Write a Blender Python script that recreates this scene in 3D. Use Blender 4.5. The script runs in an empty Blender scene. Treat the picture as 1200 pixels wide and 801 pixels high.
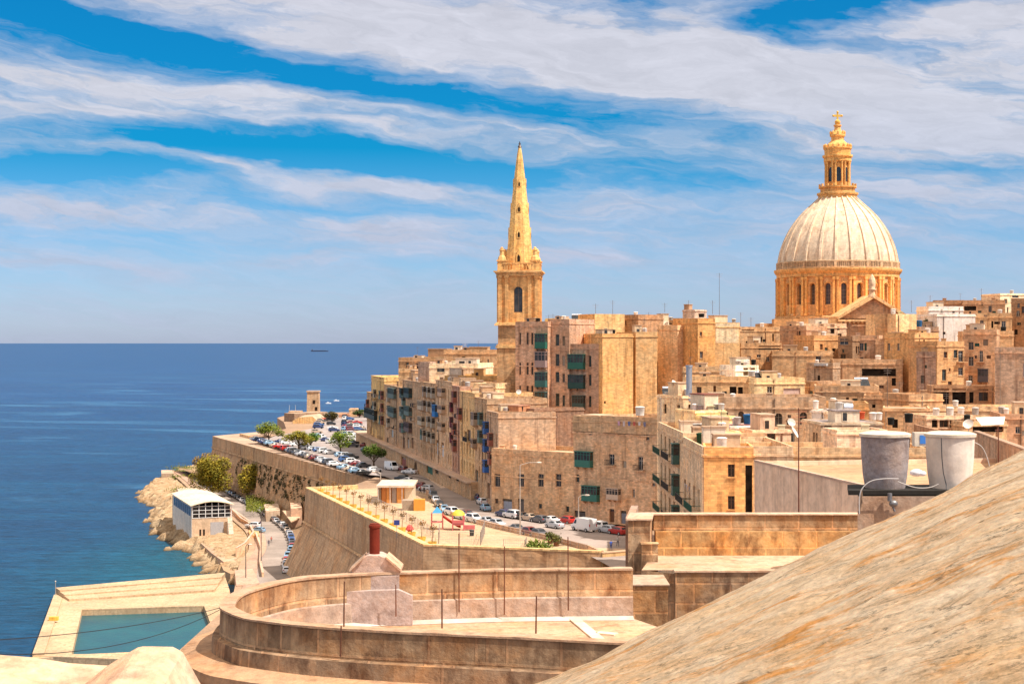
import bpy, math, random
from math import sin, cos, pi, radians, atan2, hypot, sqrt
from mathutils import Vector, noise as mnoise
R = random.Random(7)
scene = bpy.context.scene
col = scene.collection
# ------------------------------------------------------------ camera
HC = 56.0; FP = 1800.0; PY0 = 400.8
cam_d = bpy.data.cameras.new('camera'); cam = bpy.data.objects.new('camera', cam_d); col.objects.link(cam)
cam.location = (0, 0, HC); cam.rotation_euler = (radians(90), 0, 0)
cam_d.lens = 54; cam_d.sensor_width = 36; cam_d.clip_start = .1; cam_d.clip_end = 90000
scene.camera = cam
# ------------------------------------------------------------ world, sun, exposure
SUN_EL = 57; SUN_AZ = 118      # degrees clockwise from the view direction
world = bpy.data.worlds.new('World'); scene.world = world; world.use_nodes = True
sd = bpy.data.lights.new('sun', 'SUN'); sun = bpy.data.objects.new('sun', sd); col.objects.link(sun)
sd.energy = 4.8; sd.angle = radians(.5); sd.color = (1, .92, .83)
_s = Vector((sin(radians(SUN_AZ))*cos(radians(SUN_EL)), cos(radians(SUN_AZ))*cos(radians(SUN_EL)), sin(radians(SUN_EL))))
sun.rotation_euler = _s.to_track_quat('Z', 'Y').to_euler()
vs = scene.view_settings; vs.view_transform = 'Standard'; vs.look = 'None'; vs.exposure = .38; vs.gamma = 1; vs.use_curve_mapping = False

class NT:
    """small node-tree helper"""
    def __init__(s, t): s.t = t; s.n = t.nodes; s.l = t.links
    def new(s, ty, **k):
        n = s.n.new(ty)
        for a, v in k.items(): setattr(n, a, v)
        return n
    def put(s, sock, v):
        if hasattr(v, 'is_output') or hasattr(v, 'links'): s.l.new(v, sock)
        elif isinstance(v, (tuple, list)) and len(v) == 3 and sock.type == 'RGBA': sock.default_value = (*v, 1)
        else: sock.default_value = v
    def m(s, op, a, b=0.0, c=None, clamp=False):
        n = s.new('ShaderNodeMath', operation=op, use_clamp=clamp)
        s.put(n.inputs[0], a); s.put(n.inputs[1], b)
        if c is not None: s.put(n.inputs[2], c)
        return n.outputs[0]
    def vm(s, op, a, b=(0, 0, 0)):
        n = s.new('ShaderNodeVectorMath', operation=op); s.put(n.inputs[0], a); s.put(n.inputs[1], b)
        return n.outputs[0]
    def mix(s, f, a, b, mode='MIX'):
        n = s.new('ShaderNodeMix', data_type='RGBA', blend_type=mode)
        s.put(n.inputs[0], f); s.put(n.inputs[6], a); s.put(n.inputs[7], b)
        return n.outputs[2]
    def ramp(s, f, pts, interp='LINEAR'):
        n = s.new('ShaderNodeValToRGB'); n.color_ramp.interpolation = interp
        e = n.color_ramp.elements
        while len(e) < len(pts): e.new(.5)
        for q, (p, c) in zip(e, pts):
            q.position = p; q.color = (c, c, c, 1) if not isinstance(c, tuple) else (*c, 1)
        s.put(n.inputs[0], f); return n.outputs[0]
    def rng(s, f, a, b, c, d, clamp=True):
        n = s.new('ShaderNodeMapRange', clamp=clamp)
        for i, v in enumerate((f, a, b, c, d)): s.put(n.inputs[i], v)
        return n.outputs[0]
    def noise(s, vec, scale, detail=4, rough=.55, dist=0.0, out=0):
        n = s.new('ShaderNodeTexNoise'); s.put(n.inputs['Vector'], vec)
        n.inputs['Scale'].default_value = scale; n.inputs['Detail'].default_value = detail
        n.inputs['Roughness'].default_value = rough; n.inputs['Distortion'].default_value = dist
        return n.outputs[out]
    def xyz(s, v):
        n = s.new('ShaderNodeSeparateXYZ'); s.put(n.inputs[0], v); return n.outputs
    def comb(s, x, y, z=0.0):
        n = s.new('ShaderNodeCombineXYZ')
        for i, v in enumerate((x, y, z)): s.put(n.inputs[i], v)
        return n.outputs[0]

def build_world():
    N = NT(world.node_tree); bg = N.n['Background']
    sky = N.new('ShaderNodeTexSky', sky_type='NISHITA', sun_disc=False)
    sky.sun_elevation = radians(SUN_EL); sky.sun_rotation = radians(SUN_AZ); sky.air_density = 1.0; sky.dust_density = .6; sky.ozone_density = 2.5
    tc = N.new('ShaderNodeTexCoord'); x, y, z = N.xyz(tc.outputs['Generated'])
    az = N.m('ARCTAN2', x, y); hyp = N.m('SQRT', N.m('ADD', N.m('MULTIPLY', x, x), N.m('MULTIPLY', y, y)))
    el = N.m('ARCTAN2', z, hyp)
    # wisps: stretch along the azimuth, tilt slightly, and warp
    def uv(a, b, k): return N.comb(N.m('MULTIPLY', az, a), N.m('MULTIPLY', N.m('ADD', el, N.m('MULTIPLY', az, k)), b), 0.0)
    w1 = N.noise(uv(5, 16, .10), 1, 5, .6)
    warp = N.m('MULTIPLY', N.m('SUBTRACT', w1, .5), .055)
    w2 = N.noise(uv(9, 30, .12), 1.3, 6, .62)
    el2 = N.m('ADD', el, warp); az2 = N.m('ADD', az, N.m('MULTIPLY', N.m('SUBTRACT', w2, .5), .12))
    def blob(px, py, rx, ry, sl, amp):
        u0 = math.atan((px-600)/1800); v0 = math.atan((400.8-py)/1800)
        du = N.m('SUBTRACT', az2, u0); dv = N.m('ADD', N.m('SUBTRACT', el2, v0), N.m('MULTIPLY', du, sl))
        a = N.m('POWER', N.m('DIVIDE', du, rx/1800), 2.0); b = N.m('POWER', N.m('DIVIDE', dv, ry/1800), 2.0)
        return N.m('MULTIPLY', N.m('EXPONENT', N.m('MULTIPLY', N.m('ADD', a, b), -1.0)), amp)
    st = N.noise(N.comb(N.m('MULTIPLY', az2, 7), N.m('MULTIPLY', N.m('ADD', el2, N.m('MULTIPLY', az2, .09)), 52), 3.3), 1, 8, .62, .3)
    fine = N.noise(N.comb(N.m('MULTIPLY', az2, 26), N.m('MULTIPLY', N.m('ADD', el2, N.m('MULTIPLY', az2, .13)), 120), 1.3), 1, 6, .65, .4)
    thin = N.noise(N.comb(N.m('MULTIPLY', az2, 11), N.m('MULTIPLY', N.m('ADD', el2, N.m('MULTIPLY', az2, .16)), 120), 8.1), 1, 7, .6, .5)
    d = N.m('ADD', N.rng(st, .30, .70, -.20, .58, False), N.m('ADD', N.m('MULTIPLY', N.m('SUBTRACT', fine, .5), .35), N.m('MULTIPLY', N.m('SUBTRACT', thin, .5), 1.0)))
    d = N.m('ADD', d, .43)
    for b in [(150, 38, 190, 15, .17, -.8), (430, 104, 150, 12, .14, -.75), (340, 182, 200, 16, .05, -1.55), (90, 210, 120, 13, 0, -1.4), (480, 200, 110, 14, .08, -1.2), (170, 62, 300, 26, .15, -.55), (140, 150, 260, 20, .05, -.25),
              (340, 246, 220, 9, .03, -.55), (180, 270, 120, 8, 0, -.4), (720, 130, 150, 24, .2, -.65), (690, 200, 170, 20, .1, -.35), (955, 26, 100, 19, -.12, -1.25), (1085, 4, 90, 12, 0, -1.0),
              (762, 28, 42, 20, .3, -.6), (1120, 200, 120, 14, .1, -.45), (850, 230, 90, 30, 0, -.3), (1080, 58, 60, 10, 0, -.35),
              (560, 55, 330, 40, .17, .75), (1000, 115, 330, 42, .16, .75), (120, 112, 220, 18, .06, .25), (250, 200, 160, 9, .12, .5), (160, 246, 220, 10, .03, .4),
              (450, 272, 300, 18, .03, .42), (780, 60, 170, 40, .2, .5), (1150, 40, 120, 30, .1, .5), (700, 300, 220, 9, 0, .3), (1100, 235, 170, 18, 0, .35), (90, 312, 160, 10, 0, .4), (60, 140, 200, 14, 0, .4), (400, 150, 200, 9, .08, .35), (350, 300, 260, 8, 0, .3), (450, 222, 130, 7, 0, .35)]:
        d = N.m('ADD', d, blob(*b))
    # low down the clouds melt into a pale even band
    lowf = N.rng(el, .012, .085, 0, 1)
    d = N.m('MULTIPLY', d, N.m('ADD', N.m('MULTIPLY', lowf, .45), .55))
    cl = N.ramp(d, [(0, 0.0), (.28, .20), (.62, .52), (1.1, 1.0)])
    cl = N.m('MULTIPLY', cl, .86)
    tint = N.mix(N.rng(el, .0, .125, 0, 1), (.80, .93, 1.42), (.02, .54, .86))
    base = N.mix(1.0, sky.outputs[0], tint, 'MULTIPLY')
    puff = N.rng(fine, .3, .75, .86, 1.08)
    cc = N.mix(1.0, N.mix(N.rng(el, .02, .16, 0, 1), (3.9, 4.25, 5.6), (5.9, 5.75, 6.2)), N.comb(puff, puff, puff), 'MULTIPLY')
    fin = N.mix(cl, base, cc)
    # above the visible part of the sky, blend into the added cloud
    # unseen warm bright cloud overhead, added to lift the fill light
    fill_cloud = N.rng(N.noise(N.comb(N.m('MULTIPLY', az, 1.2), N.m('MULTIPLY', el, 3.0), 5.0), 1.5, 4, .6), .35, .6, .72, 1.0)
    fin = N.mix(N.rng(el, .26, .5, 0, 1), fin, N.mix(fill_cloud, sky.outputs[0], (9.4, 8.1, 6.9)))
    N.put(bg.inputs[0], fin); bg.inputs[1].default_value = .1
build_world()

# ------------------------------------------------------------ projection helpers (photo pixel -> world point at a given real distance / height)
def W(px, py, Y): return Vector(((px-600)/FP*Y, Y, HC-(py-PY0)/FP*Y))
def G(px, py, z):
    Y = (HC-z)*FP/(py-PY0); return Vector(((px-600)/FP*Y, Y, z))
def zat(py, Y): return HC-(py-PY0)/FP*Y

# ------------------------------------------------------------ mesh builder
OFF = {}
class MB:
    def __init__(s): s.v = []; s.f = []; s.mi = []; s.sm = []
    def add(s, vs, fs, m=0, smooth=False):
        o = len(s.v); s.v += [Vector(v) for v in vs]
        for f in fs: s.f.append([i+o for i in f]); s.mi.append(m); s.sm.append(smooth)
        return s
    def quad(s, a, b, c, d, m=0): return s.add([a, b, c, d], [(0, 1, 2, 3)], m)
    def box(s, x0, x1, y0, y1, z0, z1, m=0):
        return s.add([(x0, y0, z0), (x1, y0, z0), (x1, y1, z0), (x0, y1, z0), (x0, y0, z1), (x1, y0, z1), (x1, y1, z1), (x0, y1, z1)],
                     [(0, 3, 2, 1), (4, 5, 6, 7), (0, 1, 5, 4), (1, 2, 6, 5), (2, 3, 7, 6), (3, 0, 4, 7)], m)
    def obox(s, c, t, L, D, z0, z1, m=0):
        """box on plan: c = centre (x,y), t = unit dir (x,y), L along t, D across"""
        tx, ty = t; nx, ny = -ty, tx; P = []
        for z in (z0, z1):
            for a, b in ((-1, -1), (1, -1), (1, 1), (-1, 1)):
                P.append((c[0]+tx*a*L/2+nx*b*D/2, c[1]+ty*a*L/2+ny*b*D/2, z))
        return s.add(P, [(0, 3, 2, 1), (4, 5, 6, 7), (0, 1, 5, 4), (1, 2, 6, 5), (2, 3, 7, 6), (3, 0, 4, 7)], m)
    def prism(s, poly, z0, z1, m=0, bottom=False, poly0=None):
        n = len(poly); p0 = poly0 or poly
        zt = z1 if isinstance(z1, (list, tuple)) else [z1]*n
        P = [(p[0], p[1], z0) for p in p0]+[(p[0], p[1], zt[i]) for i, p in enumerate(poly)]
        F = [tuple(range(n, 2*n))]+[(i, (i+1) % n, n+(i+1) % n, n+i) for i in range(n)]
        if bottom: F.append(tuple(range(n-1, -1, -1)))
        return s.add(P, F, m)
    def cyl(s, a, b, r0, r1=None, n=8, caps=True, m=0, smooth=True):
        a = Vector(a); b = Vector(b); r1 = r0 if r1 is None else r1
        d = (b-a).normalized(); u = d.orthogonal().normalized(); w = d.cross(u)
        P = [a+(u*cos(2*pi*i/n)+w*sin(2*pi*i/n))*r0 for i in range(n)]+[b+(u*cos(2*pi*i/n)+w*sin(2*pi*i/n))*r1 for i in range(n)]
        s.add(P, [(i, (i+1) % n, n+(i+1) % n, n+i) for i in range(n)], m, smooth)
        if caps: s.add(P, [tuple(range(n-1, -1, -1)), tuple(range(n, 2*n))], m)
        return s
    def tube(s, pts, r, n=6, m=0):
        for a, b in zip(pts[:-1], pts[1:]): s.cyl(a, b, r, r, n, True, m)
        return s
    def lathe(s, prof, n=24, c=(0, 0), ph=0, m=0, smooth=False, cap=True):
        P = []
        for r, z in prof:
            for i in range(n):
                a = ph+2*pi*i/n; P.append((c[0]+r*cos(a), c[1]+r*sin(a), z))
        F = []
        for k in range(len(prof)-1):
            for i in range(n):
                j = (i+1) % n; F.append((k*n+i, k*n+j, (k+1)*n+j, (k+1)*n+i))
        s.add(P, F, m, smooth)
        if cap: s.add([P[(len(prof)-1)*n+i] for i in range(n)], [tuple(range(n))], m)
        return s
    def ring(s, inner, outer, z0, z1, m=0):
        n = len(inner); P = [(p[0], p[1], z) for pl, z in ((outer, z0), (outer, z1), (inner, z1), (inner, z0)) for p in pl]
        F = []
        for i in range(n):
            j = (i+1) % n
            F += [(i, j, n+j, n+i), (n+i, n+j, 2*n+j, 2*n+i), (3*n+i, 3*n+j, j, i)]
        return s.add(P, F, m)
    def sphere(s, c, r, n=10, k=6, sc=(1, 1, 1), m=0):
        P = []; F = []
        for a in range(k+1):
            t = pi*a/k
            for i in range(n): P.append((c[0]+r*sc[0]*sin(t)*cos(2*pi*i/n), c[1]+r*sc[1]*sin(t)*sin(2*pi*i/n), c[2]-r*sc[2]*cos(t)))
        for a in range(k):
            for i in range(n):
                j = (i+1) % n; F.append((a*n+i, a*n+j, (a+1)*n+j, (a+1)*n+i))
        return s.add(P, F, m, True)
    def build(s, name, mats, parent=None, color=None, origin=None, label=None):
        if not isinstance(mats, (list, tuple)): mats = [mats]
        if parent is not None: o = OFF[parent]
        elif origin is not None: o = Vector(origin)
        else:
            n = max(1, len(s.v)); o = Vector((sum(v.x for v in s.v)/n, sum(v.y for v in s.v)/n, min(v.z for v in s.v)))
        me = bpy.data.meshes.new(name)
        me.from_pydata([tuple(v-o) for v in s.v], [], s.f)
        for q in mats: me.materials.append(M[q] if isinstance(q, str) else q)
        me.polygons.foreach_set('material_index', s.mi); me.polygons.foreach_set('use_smooth', s.sm)
        uv = me.uv_layers.new(name='UVMap').data; dat = [0.0]*(2*len(me.loops)); V = s.v
        for p in me.polygons:
            n = p.normal
            if abs(n.z) > .75:
                for li, vi in zip(p.loop_indices, p.vertices): dat[2*li] = V[vi].x; dat[2*li+1] = V[vi].y
            else:
                h = hypot(n.x, n.y) or 1; tx, ty = -n.y/h, n.x/h
                for li, vi in zip(p.loop_indices, p.vertices): dat[2*li] = V[vi].x*tx+V[vi].y*ty; dat[2*li+1] = V[vi].z
        uv.foreach_set('uv', dat); me.update()
        ob = bpy.data.objects.new(name, me); col.objects.link(ob)
        if parent is None: ob.location = o
        else: ob.parent = parent
        OFF[ob] = o
        if color is not None: ob.color = (*color[:3], 1)
        if label: ob['label'] = label
        return ob
def tag(o, label, cat, group=None):
    o['label'] = label; o['category'] = cat
    if group: o['group'] = group
    return o
def empty(name, loc, label=None, cat=None, group=None, rz=0):
    o = bpy.data.objects.new(name, None); col.objects.link(o); o.location = loc; o.rotation_euler = (0, 0, rz); o.empty_display_size = .5
    OFF[o] = Vector(loc) if rz == 0 else Vector((0, 0, 0))
    if label: tag(o, label, cat, group)
    return o
def struct(o): o['kind'] = 'structure'; return o
def stuff(o, label, cat): tag(o, label, cat); o['kind'] = 'stuff'; return o
KIDS = {}
def copy_tree(o, parent=None):
    c = o.copy(); col.objects.link(c); c.parent = parent
    OFF[c] = OFF[o]; ks = KIDS.get(o) or [k for k in bpy.data.objects if k.parent == o]; KIDS[o] = ks
    nk = [copy_tree(k, c) for k in ks]; KIDS[c] = nk
    return c
ORD = ['first', 'second', 'third', 'fourth', 'fifth', 'sixth', 'seventh', 'eighth', 'ninth', 'tenth', 'eleventh', 'twelfth', 'thirteenth', 'fourteenth', 'fifteenth',
       'sixteenth', 'seventeenth', 'eighteenth', 'nineteenth', 'twentieth', 'twenty-first', 'twenty-second', 'twenty-third', 'twenty-fourth', 'twenty-fifth', 'twenty-sixth', 'twenty-seventh', 'twenty-eighth', 'twenty-ninth', 'thirtieth']+['thirty-'+w for w in ("first", "second", 'third', 'fourth', 'fifth', 'sixth', 'seventh', 'eighth', 'ninth')]+['fortieth', 'forty-first', 'forty-second', 'forty-third', 'forty-fourth', 'forty-fifth']

# ------------------------------------------------------------ materials
M = {}
def mat(name):
    m = bpy.data.materials.new(name); m.use_nodes = True; M[name] = m
    N = NT(m.node_tree); return N, N.n['Principled BSDF']
def bump(N, b, h, st, dist=.05):
    n = N.new('ShaderNodeBump'); n.inputs['Strength'].default_value = st; n.inputs['Distance'].default_value = dist
    N.put(n.inputs['Height'], h); N.put(b.inputs['Normal'], n.outputs[0])
def stone(name, blocks=(.62, .29), bvar=.14, mort=.72, grime=.55, gs=1.0, ochre=.35, rough=.92, fine=1.3, bs=.5, streakz=.10, patch=.3, gt=.49, topz=None, tint=(1.28, 1.24, 1.15), msz=.012):
    N, b = mat(name)
    oi = N.new('ShaderNodeObjectInfo'); g = N.new('ShaderNodeNewGeometry'); P = g.outputs['Position']
    P2 = N.vm('ADD', P, N.comb(N.m('MULTIPLY', oi.outputs['Random'], 37.0), 0.0, 0.0))
    c = N.mix(1.0, oi.outputs['Color'], tint, 'MULTIPLY')
    big = N.noise(P2, .09*gs, 4, .6); mid = N.noise(P2, fine*gs, 7, .68)
    # warm ochre weathering
    och = N.rng(N.noise(N.vm('ADD', P2, (31, 7, 3)), .33*gs, 6, .7), .44, .68, 0, ochre)
    c = N.mix(och, c, N.mix(1.0, c, (1.12, .78, .46), 'MULTIPLY'))
    pal = N.rng(N.noise(N.vm('ADD', P2, (3, 71, 13)), .55*gs, 6, .7), .52, .74, 0, patch)
    c = N.mix(pal, c, N.mix(1.0, c, (1.25, 1.3, 1.38), 'MULTIPLY'))
    v = N.m('MULTIPLY', N.rng(big, .3, .7, .78, 1.16), N.rng(mid, .30, .70, .76, 1.19))
    c = N.mix(1.0, c, N.comb(v, v, v), 'MULTIPLY')
    sx = N.vm('MULTIPLY', P2, (1.1*gs, 1.1*gs, streakz*gs))
    st = N.rng(N.noise(sx, 1.0, 6, .65), gt, gt+.2, 0, grime)
    soot = N.rng(N.noise(N.vm('ADD', P2, (9, 9, 40)), .5*gs, 7, .72), .56, .75, 0, grime*.8)
    dk = N.m('MAXIMUM', st, soot)
    if topz:   # run-off stains that start under the coping
        zz = N.xyz(P)[2]; nn = N.noise(N.vm('MULTIPLY', P2, (1.6, 1.6, .5)), 1.2, 6, .7)
        dk = N.m('MAXIMUM', dk, N.rng(N.m('ADD', zz, N.m('MULTIPLY', N.m('SUBTRACT', nn, .5), 2.6)), topz-.75, topz+.1, 0, .85))
    c = N.mix(dk, c, N.mix(1.0, c, (.40, .34, .33), 'MULTIPLY'))
    h = mid
    if blocks:
        uv = N.new('ShaderNodeUVMap'); br = N.new('ShaderNodeTexBrick'); N.put(br.inputs['Vector'], uv.outputs[0])
        br.inputs['Color1'].default_value = (1-bvar, 1-bvar, 1-bvar, 1); br.inputs['Color2'].default_value = (1+bvar*.6, 1+bvar*.5, 1+bvar*.3, 1)
        br.inputs['Mortar'].default_value = (mort, mort*.93, mort*.88, 1); br.inputs['Scale'].default_value = 1
        br.inputs['Mortar Size'].default_value = msz*blocks[0]/.6; br.inputs['Mortar Smooth'].default_value = .3
        br.inputs['Brick Width'].default_value = blocks[0]; br.inputs['Row Height'].default_value = blocks[1]
        c = N.mix(1.0, c, br.outputs[0], 'MULTIPLY')
        h = N.m('SUBTRACT', N.m('MULTIPLY', mid, .8), N.m('MULTIPLY', br.outputs[1], .5))
    N.put(b.inputs['Base Color'], c); b.inputs['Roughness'].default_value = rough; b.inputs['Specular IOR Level'].default_value = .25
    bump(N, b, h, bs, .06)
stone('ashlar', grime=.72, bvar=.24, ochre=.5, patch=.4)
stone('plaster', None, tint=(1.0, .94, .86), grime=.45, ochre=.2, patch=.4)
stone('paving', (2.4, 1.3), bvar=.08, mort=.72, grime=.35, ochre=.2, fine=2, patch=.4, tint=(.76, .69, .66), streakz=1)
stone('roofing', None, tint=(.75, .675, .68), grime=.35, ochre=.25, fine=2.0, patch=.6)
stone('oldwall', (1.3, .55), bvar=.16, mort=.62, grime=.85, ochre=.6, fine=1.1, bs=.8, streakz=.25)
stone('bastion', (1.1, .5), bvar=.10, mort=.8, grime=.75, gs=.55, ochre=.5, bs=.9, fine=1.6, streakz=.16)
stone('nearwall', (1.45, .80), bvar=.22, mort=1.34, grime=1.0, gs=1.5, ochre=.85, fine=2.6, bs=.9, streakz=.55, patch=.6, gt=.46, topz=48.7, tint=(1.02, .96, .9), msz=.018)
stone('nearslab', None, tint=(.82, .75, .76), grime=.6, gs=1.5, ochre=.5, fine=3.0, bs=.7, streakz=1, patch=.5)
stone('domestone', (1.0, .5), bvar=.10, mort=.8, grime=.6, gs=.6, ochre=.3, fine=1.6, patch=.5)
def plain(name, rough=.5, metal=0.0, spec=.5, var=.12, sc=2.0, coat=0):
    N, b = mat(name); oi = N.new('ShaderNodeObjectInfo'); g = N.new('ShaderNodeNewGeometry')
    v = N.rng(N.noise(g.outputs['Position'], sc, 5, .65), .3, .7, 1-var, 1+var)
    N.put(b.inputs['Base Color'], N.mix(1.0, oi.outputs['Color'], N.comb(v, v, v), 'MULTIPLY'))
    b.inputs['Roughness'].default_value = rough; b.inputs['Metallic'].default_value = metal; b.inputs['Specular IOR Level'].default_value = spec
    if coat: b.inputs['Coat Weight'].default_value = coat
plain('paint', .6); plain('carpaint', .3, 0, .5, .05, 3, .6); plain('metal', .45, .6, .5, .25, 3); plain('cloth', .9, 0, .1, .2)
plain('soil', .95, 0, .1, .3, 3)
def glass(name, c, rough=.12, spec=.6):
    N, b = mat(name); oi = N.new('ShaderNodeObjectInfo'); g = N.new('ShaderNodeNewGeometry')
    v = N.rng(N.noise(g.outputs['Position'], .9, 3, .6), .35, .65, .5, 1.8)
    N.put(b.inputs['Base Color'], N.mix(1.0, c, N.comb(v, v, v), 'MULTIPLY')); b.inputs['Roughness'].default_value = rough; b.inputs['Specular IOR Level'].default_value = spec
glass('glass', (.035, .032, .03)); glass('carglass', (.02, .024, .028), .06)
glass('void', (.022, .016, .012), .9, .1)
glass('tyre', (.02, .02, .02), .8, .2)
def foliage():
    N, b = mat('foliage'); oi = N.new('ShaderNodeObjectInfo'); g = N.new('ShaderNodeNewGeometry')
    a = N.noise(g.outputs['Position'], .55, 3, .6); bb = N.noise(g.outputs['Position'], 3.5, 3, .6)
    c = N.mix(N.rng(a, .38, .62, 0, .8), oi.outputs['Color'], N.mix(1.0, oi.outputs['Color'], (1.9, 1.35, .7), 'MULTIPLY'))
    v = N.rng(bb, .3, .7, .55, 1.5)
    N.put(b.inputs['Base Color'], N.mix(1.0, c, N.comb(v, v, v), 'MULTIPLY')); b.inputs['Roughness'].default_value = .7; b.inputs['Specular IOR Level'].default_value = .2
    b.inputs['Subsurface Weight'].default_value = 0
foliage()
def asphalt():
    N, b = mat('asphalt'); oi = N.new('ShaderNodeObjectInfo'); g = N.new('ShaderNodeNewGeometry'); P = g.outputs['Position']
    v = N.m('MULTIPLY', N.rng(N.noise(P, .12, 5, .6), .3, .7, .75, 1.25), N.rng(N.noise(P, 2.5, 6, .7), .3, .7, .85, 1.15))
    N.put(b.inputs['Base Color'], N.mix(1.0, oi.outputs['Color'], N.comb(v, v, v), 'MULTIPLY')); b.inputs['Roughness'].default_value = .9; b.inputs['Specular IOR Level'].default_value = .2
asphalt()
def rocks():
    N, b = mat('rock'); g = N.new('ShaderNodeNewGeometry'); P = g.outputs['Position']; oi = N.new('ShaderNodeObjectInfo')
    z = N.xyz(P)[2]
    n1 = N.noise(P, .35, 7, .7); n2 = N.noise(N.vm('MULTIPLY', P, (1, 1, 3)), 1.2, 6, .7)
    c = N.mix(N.rng(n1, .38, .62, 0, 1), (.60, .44, .27), (.40, .25, .13))
    c = N.mix(N.rng(n2, .48, .7, 0, .6), c, (.16, .10, .06))
    wet = N.rng(N.m('ADD', z, N.m('MULTIPLY', n2, 1.2)), .5, 1.5, 1, 0)
    c = N.mix(wet, c, (.085, .055, .028))
    N.put(b.inputs['Base Color'], c); b.inputs['Roughness'].default_value = .9; b.inputs['Specular IOR Level'].default_value = .2
    bump(N, b, N.m('ADD', n1, n2), 1, .5)
rocks()
def water():
    N, b = mat('sea_water'); g = N.new('ShaderNodeNewGeometry'); P = g.outputs['Position']; x, y, z = N.xyz(P)
    far = N.rng(y, 350, 1500, 0, 1)
    big = N.noise(N.vm('MULTIPLY', P, (.0022, .010, 1)), 1, 6, .6, .6)
    mid = N.noise(N.vm('MULTIPLY', P, (.012, .05, 1)), 1, 6, .65, .4)
    sl = N.noise(N.comb(N.m('ADD', N.m('MULTIPLY', x, .006), N.m('MULTIPLY', y, .0012)), N.m('ADD', N.m('MULTIPLY', y, .022), N.m('MULTIPLY', x, .006)), 2.0), 1, 5, .55, .8)
    c = N.mix(far, (.003, .050, .125), (.002, .050, .165))
    c = N.mix(N.rng(big, .4, .65, 0, .6), c, (.002, .040, .120))
    c = N.mix(N.rng(mid, .45, .7, 0, .35), c, (.008, .110, .230))
    # pale slicks where the surface lies calm
    slick = N.m('MULTIPLY', N.rng(sl, .54, .66, 0, .55), N.m('MULTIPLY', N.rng(y, 480, 620, 0, 1), N.rng(y, 1600, 3200, 1, 0)))
    c = N.mix(slick, c, (.045, .17, .32))
    # shallow water over the shore shelf is greener
    dx = N.m('SUBTRACT', x, -76.0); dy = N.m('SUBTRACT', y, 395.0)
    t = N.m('ADD', N.m('MULTIPLY', dx, .937), N.m('MULTIPLY', dy, .35))
    sh = N.m('EXPONENT', N.m('MULTIPLY', N.m('ADD', N.m('POWER', N.m('DIVIDE', dx, 34.0), 2.0), N.m('POWER', N.m('DIVIDE', dy, 75.0), 2.0)), -1.0))
    c = N.mix(N.m('MULTIPLY', sh, .7), c, (.004, .105, .140))
    N.put(b.inputs['Base Color'], c); b.inputs['Roughness'].default_value = .35; b.inputs['Specular IOR Level'].default_value = .16; b.inputs['IOR'].default_value = 1.33
    wv = N.noise(N.vm('MULTIPLY', P, (.55, 1.3, 1)), 1, 5, .65); wv2 = N.noise(N.vm('MULTIPLY', P, (.12, .32, 1)), 1, 5, .65)
    near = N.rng(y, 300, 2500, 1, .12)
    bump(N, b, N.m('MULTIPLY', N.m('ADD', wv, N.m('MULTIPLY', wv2, 1.6)), near), 1, .9)
    chop = N.noise(N.vm('MULTIPLY', P, (.30, .75, 1)), 1, 7, .75)
    dk = N.m('MULTIPLY', N.rng(wv2, .35, .65, .70, 1.3), N.rng(chop, .38, .62, .72, 1.32))
    c2 = N.mix(1.0, c, N.comb(dk, dk, dk), 'MULTIPLY'); N.put(b.inputs['Base Color'], c2)
water()
def pool():
    N, b = mat('pool_water'); g = N.new('ShaderNodeNewGeometry'); P = g.outputs['Position']
    n = N.noise(P, .12, 5, .6); w = N.noise(P, 1.2, 4, .6)
    N.put(b.inputs['Base Color'], N.mix(N.rng(n, .35, .65, 0, 1), (.004, .070, .095), (.006, .100, .115))); b.inputs['Roughness'].default_value = .3; b.inputs['Specular IOR Level'].default_value = .25
    bump(N, b, w, .5, .2)
pool()
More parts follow.
